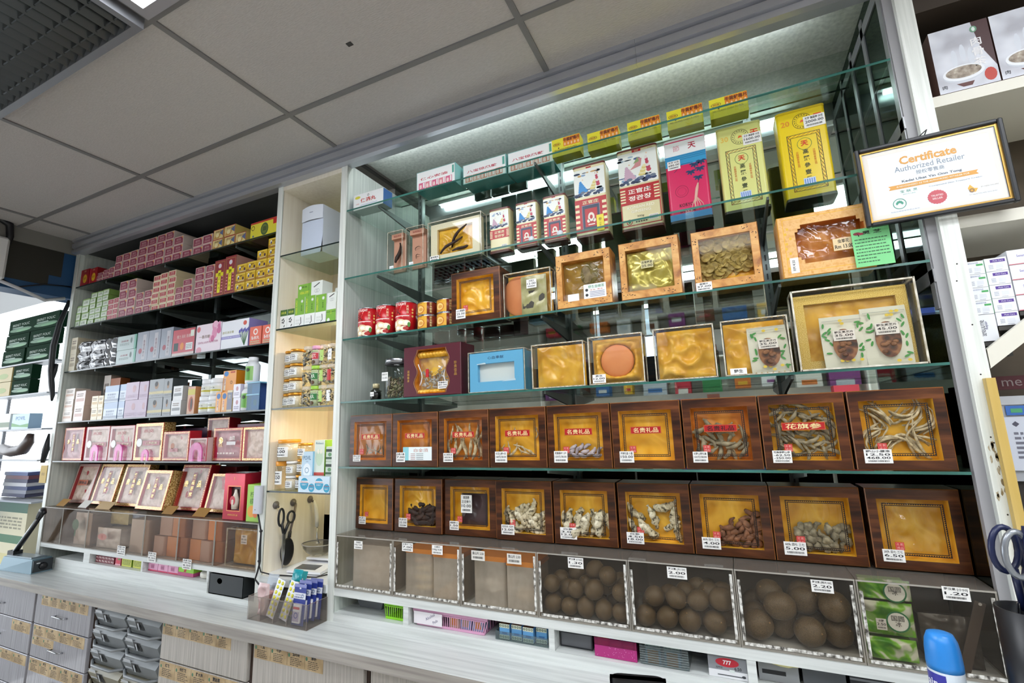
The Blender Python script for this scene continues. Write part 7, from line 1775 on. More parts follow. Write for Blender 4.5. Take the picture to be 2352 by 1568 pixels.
b.add([(p[0], 0, p[1]) for p in hole] + [(p[0], 0, p[1]) for p in sq], [(i, (i + 1) % n, (i + 1) % n + n, i + n) for i in range(n)], BB_)
b.rect(-a, -.08, 0, h, BB_, 0); b.rect(-.02, a, 0, h, BB_, 0); b.rect(-.08, -.02, 0, .036, BB_, 0); b.rect(-.08, -.02, .096, h, BB_, 0)
b.box(a - .004, a, .0, .2, 0, h, BB_); b.box(-a, -a + .004, 0, .2, 0, h, BB_); b.box(-a, a, .196, .2, 0, h, BB_); b.box(-a, a, 0, .2, 0, .004, BB_); b.build('box_wall', t)

# ---------------------------------------------------------------- organiser with blister packs on the worktop
t = thing('acrylic_organiser', 'clear acrylic organiser tray with dividers on the worktop by the column', 'organiser', (-1.93, -.122, CT))
OG = clear('organiser_plastic', 'efece9', 1.2, .04, .05, 'c0b8b4')
EG = K('8c8078', .4)
w = .37; d = .115; h = .10
for nm, bx in (('front_wall', (-w / 2, w / 2, 0, .003, 0, h)), ('back_wall', (-w / 2, w / 2, d - .003, d, 0, h)), ('side_wall', (-w / 2, -w / 2 + .003, .003, d - .003, 0, h)), ('side_wall', (w / 2 - .003, w / 2, .003, d - .003, 0, h)), ('floor_panel', (-w / 2, w / 2, .003, d - .003, 0, .003)), ('divider', (-.105, -.102, .003, d - .003, .003, h)), ('divider', (-.022, -.019, .003, d - .003, .003, h)), ('divider', (.062, .065, .003, d - .003, .003, h))):
    b = MB(); b.box(*bx, OG)
    if nm == 'front_wall':
        b.box(-w / 2, w / 2, -.0006, .0034, h, h + .0012, EG)
        for x in (-w / 2, -.1035, -.0205, .0635, w / 2): b.box(x - .0008, x + .0008, -.0008, 0, 0, h, EG)
    if nm == 'side_wall': b.box(bx[0], bx[1], bx[2], bx[3], h, h + .0012, EG)
    b.build(nm, t)
b = wrinkle(-.036, .036, 0, .14, 0, .02, NM('pink_bag', [(.3, 'd8b8b8'), (.6, 'ecd4d4'), (.8, 'f6ecec')], (12, 12, 12), .25, 3), 18, 18, seed=141); b.box(-.034, .034, .0, .05, 0, .10, K('e8b0b0', .5)); one('plastic_bag', b, 'pinkish clear bag in the left compartment of the organiser', 'plastic bag', (-2.075, -.072, CT + .0045))
b = MB(); b.box(-.033, .033, 0, .004, 0, .10, clear('lid_plastic', 'e8ecf0', 1.5, .05, .25, 'd0d8e0'), ch=0); one('plastic_cover', b, 'clear plastic lid leaning behind the pinkish bag', 'lid', (-2.075, -.052, CT + .075), rx=-.3)
SIL = K('c4c4c8', .3, .5); YP = K('e8e04a', .35)
def blister(x, y, z, label, ry, rx=-.15):
    t = thing('blister_pack', label, 'blister pack', (x, y, z), 'yellow pill blister packs', 0, rx, ry)
    b = MB(); b.box(-.024, .024, 0, .001, 0, .165, SIL); b.build('foil_sheet', t)
    b = MB()
    for i in range(2):
        for k in range(7): b.at(-.011 + i * .022, 0, .016 + k * .0225).blob((0, 0, 0), (.0082, .0035, .0082), YP, 12, 6)
    b.at(); b.build('pill_blisters', t)
blister(-2.005, -.095, CT + .012, 'yellow pill blister pack leaning right, left of the two', .25); blister(-1.922, -.095, CT + .012, 'yellow pill blister pack leaning right, beside the blue packs', .25)
blister(-1.918, -.068, CT + .02, 'yellow pill blister pack at the rear of the organiser', .2)
def floss(x, y, z, label, rz=0, rx=-.08):
    t = thing('hanging_pack', label, 'pack', (x, y, z), 'blue floss blister cards', rz, rx)
    b = MB(); b.box(-.036, .036, 0, .001, 0, .165, K('2c3c90', .4)); b.rect(-.036, .036, .105, .13, K('e6e8f0'), -.0005); b.text('satin floss dent', .0, .119, .006, K('3a4a8c'), -.001, w=.05); print_lines(b, -.03, .02, .107, .116, 1, '6a74a0', -.001, 1); b.rect(-.036, .036, .152, .165, K('8a90c8'), -.0005); b.disc(0, .148, .006, .004, K('d8dce8'), -.0006, 10); b.ring(.018, .118, .005, .008, K('8aa0c0'), -.0008); b.build('card', t)
    b = MB(); b.at(0, -.012, .012); rprism(b, .046, .012, .005, 0, .075, K('e8eaf0', .35)); b.rect(-.019, .019, .054, .064, K('c83038'), -.0005); b.rect(-.019, .019, .006, .045, K('b8aec8'), -.0005); b.ring(0, .03, .008, .012, K('5a5aa0'), -.0008); b.at(); b.build('floss_case', t)
for x, y, rz, lab in ((-1.826, -.100, 0, 'blue floss card foremost at the front of the organiser'), (-1.818, -.080, .02, 'blue floss card just behind the foremost one in the organiser'), (-1.805, -.060, .03, 'blue floss card second row in the organiser'), (-1.792, -.040, .04, 'blue floss card third row at the right of the organiser')):
    floss(x, y, CT + .004 + (.01 if y > -.09 else 0), lab, rz)
b = MB(); b.box(-.035, .035, 0, .03, 0, .15, K('2aa0a4', .35), top=K('5ac8c8')); b.disc(0, .11, .02, .02, K('3cb8bc'), -.0005, 14); one('tissue_pack', b, 'teal soft pack standing at the rear of the organiser', 'pack', (-1.908, -.046, CT + .038)); o = bpy.data.objects['tissue_pack']; o.location.z = CT + .0045; o.scale.z = 1.04
b = wrinkle(-.03, .03, 0, .05, 0, .01, K('1f9aa4', .3), 10, 10, seed=5); b.box(-.03, .03, 0, .03, 0, .045, K('2aa4ac', .35)); one('tissue_pack', b, 'second teal pack lying on top at the rear of the organiser', 'pack', (-1.90, -.05, CT + .162), rx=-.3)

# ---------------------------------------------------------------- bag sealer
t = thing('bag_sealer', 'blue-grey hand bag sealer with its black arm raised, left end of the worktop', 'bag sealer', (-4.335, -.075, CT), rz=.06)
b = MB(); SB = K('6a8490', .35, .3)
V = [(-.2, -.05, 0), (.18, -.05, 0), (.18, .06, 0), (-.2, .06, 0), (-.18, -.04, .085), (.165, -.045, .085), (.165, .055, .085), (-.18, .045, .085)]
b.add(V, [(0, 1, 5, 4), (1, 2, 6, 5), (2, 3, 7, 6), (3, 0, 4, 7), (4, 5, 6, 7), (3, 2, 1, 0)], SB); b.box(-.17, .12, -.03, .04, .085, .092, K('9aa4aa', .3, .6)); b.build('sealer_body', t)
b = MB(); b.box(.174, .184, -.045, .055, .008, .078, K('2c3236', .4)); b.at(.184, .005, .04, ry=PI / 2).lathe([(.022, 0), (.02, .012)], BLACK, 20).at(); b.box(.1842, .186, -.03, -.012, .058, .064, K('d8dadc')); b.build('dial_panel', t)
b = MB(); b.tube([(-.15, .0, .10), (-.05, .0, .20), (.10, .0, .355)], [.016, .016, .014], BLACK, 8); b.tube([(.08, -.0, .34), (.15, -.02, .385), (.19, -.03, .372)], [.018, .02, .014], BLACK, 8); b.tube([(-.14, -.014, .105), (.08, -.014, .325)], .006, K('b0b4b8', .3, .7), 6); b.build('sealing_arm', t)
b = MB(); b.box(-.19, -.12, -.02, .03, .085, .115, BLACK); b.build('hinge', t)

# ---------------------------------------------------------------- base cabinets
FY = -.18
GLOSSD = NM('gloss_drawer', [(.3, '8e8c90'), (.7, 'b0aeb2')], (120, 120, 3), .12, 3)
def drawer_unit(x0, x1, rows, label, mat, strips=(), handle=False):
    t = thing('base_cabinet', label, 'cabinet', ((x0 + x1) / 2, FY, 0), 'base cabinets under the worktop')
    c = (x0 + x1) / 2
    b = MB(); b.box(x0 - c, x1 - c, .02, .3 if x0 < -4.5 else .54, 0, .718, K('4a3c34', .6)); b.build('carcass', t)
    for k, (z0, z1) in enumerate(rows):
        b = MB(); b.box(x0 - c + .008, x1 - c - .012, 0, .019, z0, z1, mat, ch=.002); f = b.build('drawer_front', t)
        for (kk, u0, u1, v0, v1, words) in strips:
            if kk != k: continue
            b = MB(); W = x1 - x0 - .02; H = z1 - z0; xa = x0 - c + .008 + W * u0; xb = x0 - c + .008 + W * u1; za = z0 + H * v0; zb = z0 + H * v1
            b.box(xa, xb, -.0008, 0, za, zb, NM('old_paper', [(.3, '9a8058'), (.55, 'bca27a'), (.8, 'd4bf98')], (14, 14, 14), .5, 5))
            m = len(words)
            for q, wd in enumerate(words):
                xq = xa + (xb - xa) * (q + .5) / m; cw = (xb - xa) / m
                b.text(wd, xq, za + (zb - za) * .68, min((zb - za) * .24, .024), INK, -.0012, bold=.03)
                rr = random.Random(q * 7 + k)
                for l in range(5): print_lines(b, xq - cw * .32, xq + cw * rr.uniform(.15, .34), za + (zb - za) * (.08 + .11 * l), za + (zb - za) * (.17 + .11 * l), 1, '3c3024', -.0012, q + l * 5)
                b.disc(xq - cw * .4, za + (zb - za) * .7, .006, .008, K('4a7a5c'), -.0012, 8)
                if q: b.rect(xa + cw * q - .0008, xa + cw * q + .0008, za + .003, zb - .003, K('6a5436'), -.0011)
            b.build('paper_label', f)
        if handle:
            b = MB(); xm = 0; zz = (z0 + z1) / 2 - .02
            b.tube([(xm - .06, 0, zz), (xm - .05, -.022, zz + .004), (xm + .05, -.022, zz + .004), (xm + .06, 0, zz)], .004, STEEL, 8); b.build('handle', f)
    return t
RW = [(.545, .716), (.37, .54), (.19, .365), (.02, .185)]
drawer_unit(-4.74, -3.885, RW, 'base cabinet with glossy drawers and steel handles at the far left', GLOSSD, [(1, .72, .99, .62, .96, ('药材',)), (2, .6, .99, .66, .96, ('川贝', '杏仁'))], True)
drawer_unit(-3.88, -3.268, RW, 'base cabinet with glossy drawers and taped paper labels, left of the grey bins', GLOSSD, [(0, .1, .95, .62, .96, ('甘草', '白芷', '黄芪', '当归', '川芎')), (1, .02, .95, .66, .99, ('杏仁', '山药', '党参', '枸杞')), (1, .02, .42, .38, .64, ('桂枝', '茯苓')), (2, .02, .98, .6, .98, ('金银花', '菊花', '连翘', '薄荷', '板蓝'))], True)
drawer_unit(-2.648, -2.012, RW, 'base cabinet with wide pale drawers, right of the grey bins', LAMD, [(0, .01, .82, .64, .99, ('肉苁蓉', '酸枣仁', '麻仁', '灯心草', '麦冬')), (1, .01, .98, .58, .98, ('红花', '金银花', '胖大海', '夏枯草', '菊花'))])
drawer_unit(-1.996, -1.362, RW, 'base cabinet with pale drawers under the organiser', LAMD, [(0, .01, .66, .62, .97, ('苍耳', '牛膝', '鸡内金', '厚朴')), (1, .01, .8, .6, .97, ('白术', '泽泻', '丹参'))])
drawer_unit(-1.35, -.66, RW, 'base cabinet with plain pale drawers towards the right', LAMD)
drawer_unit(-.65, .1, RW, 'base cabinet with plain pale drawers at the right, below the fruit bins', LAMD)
# grey stacking bins
GB = NM('grey_bin_plastic', [(.3, '74787a'), (.7, '8c9092')], (4, 4, 4), .35, 2)
GBO = NM('olive_bin_plastic', [(.3, '86806c'), (.7, '9a947e')], (4, 4, 4), .35, 2)
def stack_bin(x0, x1, z0, z1, label, mat):
    w = x1 - x0; h = z1 - z0 - .003; a = w / 2
    t = thing('stacking_bin', label, 'storage bin', ((x0 + x1) / 2, FY + .0, z0), 'grey stacking bins under the worktop')
    b = MB(); b.add([(-a, .03, 0), (a, .03, 0), (a, .4, 0), (-a, .4, 0), (-a, .0, h * .72), (a, .0, h * .72), (a, .4, h), (-a, .4, h), (-a, .02, h), (a, .02, h)], [(0, 1, 5, 4), (1, 2, 6, 9, 5), (3, 0, 4, 8, 7), (2, 3, 7, 6), (3, 2, 1, 0), (4, 5, 9, 8), (8, 9, 6, 7)], mat); b.build('bin_body', t)
    b = MB(); b.tube([(-a - .004, .018, h * .2), (-a * .6, -.012, h * .12), (a * .6, -.012, h * .12), (a + .004, .018, h * .2)], .007, mat, 8); b.build('lip', t)
    b = MB(); b.add([(-a * .45, .018 - .004, h * .30), (-a * .02, .018 - .004, h * .30), (-a * .02, .002 - .004, h * .78), (-a * .45, .002 - .004, h * .78)], [(0, 1, 2, 3)], K('101214', .3)); b.add([(-a * .3, .008, h * .32), (-a * .22, .008, h * .32), (-a * .22, -.003, h * .7), (-a * .3, -.003, h * .7)], [(0, 1, 2, 3)], K('c8ccd0', .2)); b.build('handle_slot', t)
    b = MB(); b.add([(-a * .95, .014, h * .36), (-a * .5, .014, h * .36), (-a * .5, -.003, h * .9), (-a * .95, -.003, h * .9)], [(0, 1, 2, 3)], K('c4c8cc', .25)); b.build('label_holder', t)
for c, (x0, x1) in enumerate(((-3.245, -2.965), (-2.945, -2.665))):
    for k in range(7):
        z1 = .706 - k * .096
        stack_bin(x0, x1, z1 - .096, z1, '%s stacking bin from the top, %s column of bins' % (ORD[k + 1], ('left', 'right')[c]), GBO if (k == 3 and c == 0) or (k == 3 and c == 1) else GB)
t = thing('office_chair', 'black chair back just rising into view at the bottom edge', 'chair', (-.305, -.32, 0), rz=.2)
b = MB(); b.at(0, 0, .567); rprism(b, .15, .04, .03, 0, .34, BLACK); b.at(); b.build('backrest', t)
b = MB(); b.cbox(-.2, .2, -.42, -.02, .42, .48, BLACK, .02); b.build('seat', t)
b = MB(); b.box(-.025, .025, .012, .028, .44, .60, BLACK); b.tube([(0, -.2, .06), (0, -.2, .42)], .025, STEEL, 12); b.build('post', t)
for k in range(5): b = MB(); b.tube([(0, -.2, .07), (.24 * math.cos(1.257 * k), -.2 + .24 * math.sin(1.257 * k), .03)], [.022, .014], BLACK, 8); b.build('leg', t)
# ---------------------------------------------------------------- right wall unit
b = MB()
t = thing('shelf_unit', 'white wooden shelf unit with brown back at the right edge', 'shelf', (.9, 0, 0))
def wpart(nm, mb): mb.build(nm, t, (-.9, 0, 0))
WS = K('e2ded0', .45); BRB = NM('brown_back', [(.4, '4a4032'), (.6, '5c5040')], (4, 4, 4), .7)
b = MB(); b.box(.66, 1.7, .37, .40, 0, 3.09, BRB); wpart('back_panel', b)
for z0, z1 in ((2.525, 2.56), (2.13, 2.165)):
    b = MB(); b.box(.6585, 1.7, .0, .369, z0, z1, WS); wpart('shelf_board', b)
b = MB(); b.box(.6585, 1.7, .0, .369, 2.86, 3.09, K('3a3026', .7)); wpart('top_board', b)
b = MB(); b.add([(.659, -.022, 1.715), (.659, -.022, 1.768), (1.1, -.022, 2.13), (1.1, -.022, 2.075), (.659, -.003, 1.715), (.659, -.003, 1.768), (1.1, -.003, 2.13), (1.1, -.003, 2.075)], [(0, 3, 2, 1), (4, 5, 6, 7), (1, 2, 6, 5), (0, 4, 7, 3)], WS); wpart('slanting_board', b)
for k, (x, z) in enumerate(((.655, 1.792), (.702, 1.833), (.752, 1.87))):
    b = MB(); b.box(x + .004, x + .048, .01, .09, z - .012, z - .001, K('3a3834')); b.box(x + .02, x + .03, .03, .05, 1.75, z - .012, K('3a3834')); wpart('ledge', b)
def soup(x0, x1, y, z, label):
    w = x1 - x0; h = .215; a = w / 2
    b = MB(); b.box(-a, a, 0, .10, 0, h, K('6a4a40', .4)); b.rect(-a, a, 0, h, NM('soup_photo', [(.35, 'b0b0b8'), (.5, 'd0d2da'), (.7, 'eceef4')], (9, 9, 9), .35, 2), -.0003)
    b.poly([(a, h), (a * .45, h), (a * .6, h * .6), (a, h * .25)], K('4a2e2e'), -.0004)
    b.disc(-a * .1, h * .22, a * .68, h * .10, K('c8ccd4'), -.0006, 24); b.disc(-a * .1, h * .26, a * .7, h * .12, K('e8eaee'), -.0008, 24); b.disc(-a * .1, h * .27, a * .6, h * .09, NM('soup_fill', [(.35, '6a5848'), (.6, 'a89a88'), (.75, 'd8d0c0')], (60, 60, 60), .4), -.001, 24)
    b.poly([(-a * .4, h * .1), (a * .2, h * .1), (a * .1, h * .04), (-a * .2, h * .04)], K('5a2a24'), -.0007)
    b.disc(a * .74, h * .14, a * .2, h * .1, K('b83a2c'), -.0008, 14)
    for k, ch in enumerate('肉骨茶'): b.text(ch, a * .5, h * (.62 - .16 * k), h * .13, K('f0eeee'), -.001, bold=.015)
    b.disc(a * .5, h * .88, a * .12, h * .05, K('6a9a7c'), -.001, 14); b.disc(a * .5, h * .88, a * .06, h * .035, K('dce8e0'), -.0012, 8); b.text('肉', -a * .8, h * .06, h * .06, INK, -.001)
    for q, hh in ((-.3, .5), (0, .56), (.25, .48)): b.disc(a * q, h * hh, a * .1, h * .14, K('d4d8e0'), -.0005, 10)
    one('soup_carton', b, label, 'carton', ((x0 + x1) / 2, y, z), 'soup spice cartons with a bowl picture')
soup(.664 + .02, .825, -.0, 2.561, 'soup spice carton with a white bowl picture, nearest the upright'); soup(.829, .97, -.0, 2.561, 'soup spice carton with a bowl picture cut by the right edge')
def tooth(x0, x1, y, z0, z1, label, st):
    w = x1 - x0; h = z1 - z0 - .001; a = w / 2
    b = MB(); b.box(-a, a, 0, .10, 0, h, K('eceef2', .4)); 
    if st == 'g': b.rect(a * .2, a * .85, h * .62, h * .76, K('4aa85c')); b.text('SENSODYNE', -a * .1, h * .8, h * .1, K('5a6a9a'), -.0008, w=w * .5); b.rect(a * .96, a, 0, h, K('3f9a54'))
    elif st == 'p': b.rect(-a * .5, a * .85, h * .66, h * .88, K('5a3a94')); b.text('Multi Care', a * .2, h * .72, h * .1, K('f0eef8'), -.0008, w=w * .45)
    elif st == 's':
        b.at(-a * .35, 0, h * .5, ry=-PI / 2); b.text('SENSODYNE', 0, -.004, .012, K('4a4a5a'), -.0008, w=h * .6); b.at(); b.at(a * .05, 0, h * .6, ry=-PI / 2); b.text('Repair', 0, -.003, .008, K('5a5a8a'), -.0008, w=h * .3); b.at()
    if st == 'x': b.text('Sensitive', a * .2, h * .5, h * .16, K('7a6ab4'), -.0008, w=w * .5); b.rect(-a, a, 0, h * .06, K('c8707c'))
    elif st != 's': print_lines(b, -a * .7, -a * .3, h * .15, h * .5, 3, 'b8bcc8', -.0006, 1); b.rect(-a * .05, a * .6, h * .2, h * .5, K('dfe2e8')); print_lines(b, -a * .1, a * .5, h * .06, h * .12, 1, '8a90a0', -.0006, 3)
    one('toothpaste_carton', b, label, 'carton', ((x0 + x1) / 2, y, z0), 'white toothpaste cartons')
tooth(.659, .703, .01, 1.793, 1.870, 'upright white toothpaste carton at the bottom of the stack by the upright', 's')
for k in range(4): tooth(.659, .704, .01 - .0 * k, 1.8705 + k * .0395, 1.91 + k * .0395, ('lowest', 'second-lowest', 'third-lowest', 'topmost')[k] + ' white toothpaste carton with a green bar', 'g')
for k in range(5): tooth(.706, .754, .012, 1.834 + k * .0395, 1.8735 + k * .0395, ('lowest', 'second-lowest', 'middle', 'second-highest', 'topmost')[k] + ' white toothpaste carton with a purple bar', 'p')
for k in range(4): tooth(.757, .81, .012, 1.871 + k * .044, 1.915 + k * .044, ('lowest', 'second-lowest', 'third-lowest', 'topmost')[k] + ' white carton at the right edge beside purple-barred ones', 'x')
b = MB(); b.box(.70, .76, .12, .14, 2.06, 2.10, K('c8c020')); 
b = MB(); b.box(.637, .657, -.041, -.021, .80, 1.688, NM('yellow_wood', [(.3, 'c8a858'), (.7, 'dcc07a')], (30, 30, 2), .5)); one('wooden_strip', b, 'yellow wooden strip fixed upright beside the white upright', 'wooden strip', (0, 0, 0))
t = thing('metal_cabinet', 'pale grey metal cabinet with taped notes at the right edge', 'cabinet', (.95, .12, 0))
b = MB(); b.box(-.26, .3, 0, .2, 1.40, 1.64, K('a4a6ac', .4)); b.box(-.26, .3, -.004, 0, 1.615, 1.64, K('b4b6ba', .4)); b.box(-.26, .3, 0.02, .2, 0, 1.40, K('2a2420', .6)); b.build('cabinet_body', t)
b = MB(); b.box(-.225, -.1, -.004, -.002, 1.585, 1.612, K('3a6ab4', .4)); b.rect(-.215, -.19, 1.592, 1.604, K('4a9a6a'), -.0046); b.build('blue_note', t)
b = MB(); b.box(-.235, -.1, -.008, -.006, 1.43, 1.58, K('c8ccd8', .5)); b.poly([(-.22, 1.56), (-.212, 1.568), (-.204, 1.56), (-.212, 1.552)], K('4a4a5a'), -.0086); print_lines(b, -.22, -.12, 1.46, 1.54, 6, '6a6a78', -.0086, 2); b.build('paper_note', t)
b = MB(); b.box(.70, .80, .14, .16, 1.66, 1.70, K('4a101a', .6)); b.text('me', .76, 1.67, .018, K('8a7a7a'), .139); one('medicine_carton', b, 'dark red carton lettered me in the shade above the grey cabinet', 'carton', (0, 0, 0))

# certificate
t = thing('picture_frame', 'framed authorized retailer certificate hanging on the white upright', 'certificate', (.608, -.045, 2.29), ry=-.012, rx=.03)
w, h = .350, .252; a = w / 2
b = MB()
for s in (-1, 1):
    b.box(min(s * a, s * (a - .012)), max(s * a, s * (a - .012)), -.012, .006, -h / 2, h / 2, BLACK, ch=.003); b.box(-a + .012, a - .012, -.012, .006, min(s * h / 2, s * (h / 2 - .012)), max(s * h / 2, s * (h / 2 - .012)), BLACK, ch=.003)
b.build('outer_frame', t)
b = MB(); b.at(0, -.004, 0); b.frame(-a + .012, a - .012, -h / 2 + .012, h / 2 - .012, .006, K('b8924a', .3, .7), 0); b.at(); b.build('gold_inner_frame', t)
b = MB(); b.rect(-a + .018, a - .018, -h / 2 + .018, h / 2 - .018, K('eef1f4', .5), .0); Y = -.0006
b.frame(-a + .02, a - .02, -h / 2 + .02, h / 2 - .02, .012, K('ece4da'), -.0003)
OR = K('dda04a'); GY = K('8a96a4'); DG = K('5a6470')
b.text('Certificate', 0, .052, .026, OR, Y, w=.135, bold=.03); b.text('Authorized Retailer', 0, .031, .017, GY, Y, w=.165, bold=.0); b.text('授权零售商', 0, .013, .013, GY, Y, w=.066); b.text('Kedai Ubat Yin Onn Tong', .0, -.006, .0095, DG, Y, w=.14, bold=.02)
b.poly([(-.105, -.022), (-.1, -.0155), (-.105, -.009), (.105, -.009), (.1, -.0155), (.105, -.022)], OR, Y); b.text('IS RECOGNIZED AS THE AUTHORIZED RETAILER FOR', 0, -.018, .005, K('f6ead2'), Y * 2, w=.17, bold=.02)
b.text('宝 肤 灵', -.058, -.036, .0085, K('6aa894'), Y, w=.042); b.text('BAO FU LING', -.058, -.043, .0035, K('7ab0a0'), Y); b.text('Compound Skin Treasure Cream', .05, -.035, .0055, GY, Y, w=.12)
b.ring(-.085, -.068, .0145, .0165, K('4a9a84'), Y); 
for q in range(5): an = .4 + q * .58; b.disc(-.085 + .007 * math.cos(an), -.07 + .008 * math.sin(an), .003, .0045, K('5aa890'), Y, 8)
n = 40; b.poly([(.004 + (.0215 + .0014 * (i % 2)) * math.cos(2 * PI * i / n), -.068 + (.0205 + .0014 * (i % 2)) * math.sin(2 * PI * i / n)) for i in range(n)], K('c85a64'), Y); b.text('TRUSTED', .004, -.066, .0055, K('f4dcdc'), Y * 2, w=.028, bold=.02); b.text('SELLER', .004, -.075, .0055, K('f4dcdc'), Y * 2, w=.024, bold=.02)
b.poly([(.078, -.072), (.074, -.06), (.08, -.05), (.088, -.062), (.096, -.064), (.09, -.074)], K('e8b048'), Y); b.ring(.082, -.068, .003, .006, K('9a7a5a'), Y * 2, 12); b.text('BY HEALTHCARE', .122, -.064, .004, K('b8aea0'), Y, w=.038); b.text('BY HEALTHCARE SDN BHD', .105, -.082, .0035, K('b8b8b8'), Y, w=.06); b.text('有效日期至本年底止有效', -.075, -.093, .004, K('a8b0bc'), Y, w=.07)
b.build('certificate_sheet', t)
b = MB(); b.tube([(-.014, .0, h / 2 - .002), (.0, .01, h / 2 + .012), (.012, .003, h / 2 + .02), (.004, .0, h / 2 + .004)], .0016, INK, 6); b.build('hanging_wire', t)

# side counter out of frame with spray can, shears and tape
b = MB(); b.box(.22, 1.3, -.98, -.48, 0, .955, LAMH); one('side_counter', b, 'low white side counter just outside the lower right of the view', 'counter', (0, 0, 0))
t = thing('spray_can', 'blue-capped air freshener can at the lower right', 'spray can', (.303, -.57, .95))
b = MB(); b.lathe([(.023, 0), (.0255, .005), (.0255, .196), (.0235, .204)], K('e8ecf0', .3), 30); k = len(b.v)
crect(b, -.06, .06, .13, .196, K('dce6f0', .3), -.0005, 30); crect(b, -.05, -.008, .155, .192, K('3a3aa0', .3), -.0008, 12); cdisc(b, .012, .16, .012, .016, K('d8487a'), -.0012); cdisc(b, .024, .14, .014, .014, K('6a9a4c'), -.001); cdisc(b, -.016, .13, .02, .02, K('6ab0e0'), -.0009); b.text('air', -.03, .17, .012, K('f0f0fa'), -.0012, bold=.02); b.text('Rose', .013, .158, .006, K('f8e8ee'), -.0016); wrap_can(b, k, .0255); b.build('can_body', t)
b = MB(); b.lathe([(.0262, .196), (.0265, .205), (.0255, .228), (.0235, .243), (.019, .254), (.010, .257)], K('2a86d8', .35), 30); b.build('cap', t)
b = MB(); b.at(0, -.012, .245, rx=.9).blob((0, 0, 0), (.011, .008, .003), K('3f9ae8', .35), 16, 8).at(); b.build('spray_button', t)
DB = K('1c2448', .35)
t = thing('pen_holder', 'dark holder cup for the shears, hidden below the lower right view', 'holder', (.408, -.625, .956)); b = MB(); b.lathe([(.038, 0), (.038, .32), (.035, .32), (.035, .01)], BLACK, 24, capt=False); b.build('cup', t)
def shears(x, y, z, rz, ry, c, label):
    t = thing('shears', label, 'scissors', (x, y, z), 'shears in the holder', rz, 0, ry)
    for s in (-1, 1):
        b = MB(); b.tube([(s * .024 + .021 * math.cos(2 * PI * i / 20), s * .002, .245 + .036 * math.sin(2 * PI * i / 20)) for i in range(21)], .005, c, 8, cap=False); b.tube([(s * .012, s * .002, .215), (0, s * .002, .15)], .006, c, 8); b.build('handle', t)
        b = MB(); b.box(-.008, .008, s * .002 - .001, s * .002 + .001, .0, .16, STEEL); b.build('blade', t)
shears(.395, -.615, .97 + .15, .35, .12, DB, 'navy-handled shears with a wide loop at the right edge')
shears(.418, -.635, .97 + .148, .35, .05, K('8e9298', .3, .6), 'grey-handled shears standing before the navy pair')
b = MB(); b.tube([(0, 0, 0), (0, 0, .30), (.012, 0, .44)], [.010, .012, .010], DB, 10); one('marker_pen', b, 'thick navy rod handle standing among the shears', 'handle', (.417, -.640, .968))
t = thing('tape_dispenser', 'red tape roll holder cut by the right edge', 'tape', (.440, -.52, .956))
b = MB(); b.box(-.02, .02, -.02, .03, 0, .17, K('2c2c2e', .5)); b.build('stand', t)
b = MB(); b.at(0, -.03, .198); n = 30
b.tube([(.031 * math.cos(2 * PI * i / n), 0, .031 * math.sin(2 * PI * i / n)) for i in range(n + 1)], .007, K('b81c30', .35), 10, cap=False); b.at(); b.build('red_ring', t)
b = MB(); b.at(0, -.028, .198); b.ring(0, 0, .014, .025, K('c8b078'), 0, 24); b.disc(0, 0, .014, .014, K('2c1c18'), .001, 20); b.at(); b.build('tape_roll', t)
b = MB(); b.blob((0, 0, 0), (.008, .008, .006), K('d84a28'), 10, 6); b.build('knob', t, (-.012, -.03, .234))

# ---------------------------------------------------------------- left end: doorway things
b = MB(); b.tube([(-4.43, .0, 2.63), (-4.44, -.035, 2.45), (-4.445, -.05, 2.28), (-4.445, -.045, 2.10), (-4.44, -.03, 1.99), (-4.435, -.02, 1.92), (-4.435, -.02, 1.88)], [.012, .016, .018, .018, .018, .014, .006], BLACK, 10); b.tube([(-4.445, -.035, 2.02), (-4.435, -.025, 2.10), (-4.43, -.025, 2.15)], .014, BLACK, 8)
one('rubber_hose', b, 'thick black hose hanging down beside the cabinet end', 'hose', (0, 0, 0))
b = MB(); b.tube([(-4.42, -.46, 2.70), (-4.42, -.30, 2.655), (-4.425, -.14, 2.60), (-4.43, -.03, 2.64)], .012, K('c8c8cc', .4), 8); one('conduit_pipe', b, 'pale sagging conduit along the underside of the shutter box', 'pipe', (0, 0, 0))
t = thing('wall_fan', 'white wall-mounted unit with a black pipe at the upper left edge', 'wall unit', (-4.44, -.49, 2.84))
b = MB(); b.box(0, .06, -.2, .115, -.16, .14, K('e4e4e2', .4), ch=.015); b.build('casing', t)
b = MB(); b.tube([(.03, -.16, .27), (.03, .04, .27), (.03, .105, .24), (.03, .115, .16), (.03, .11, .10)], [.018, .02, .022, .02, .016], BLACK, 10); b.build('pipe', t)
b = MB(); b.tube([(-4.44, -.37, 2.7), (-4.44, -.3, 2.66), (-4.44, -.15, 2.72), (-4.44, -.0, 2.74)], .005, BLACK, 6); b.tube([(-4.435, .0, 2.735), (-4.435, .1, 2.78), (-4.435, .2, 2.80)], .005, BLACK, 6); one('power_cable', b, 'thin black cable along the blue shutter box', 'cable', (0, 0, 0))
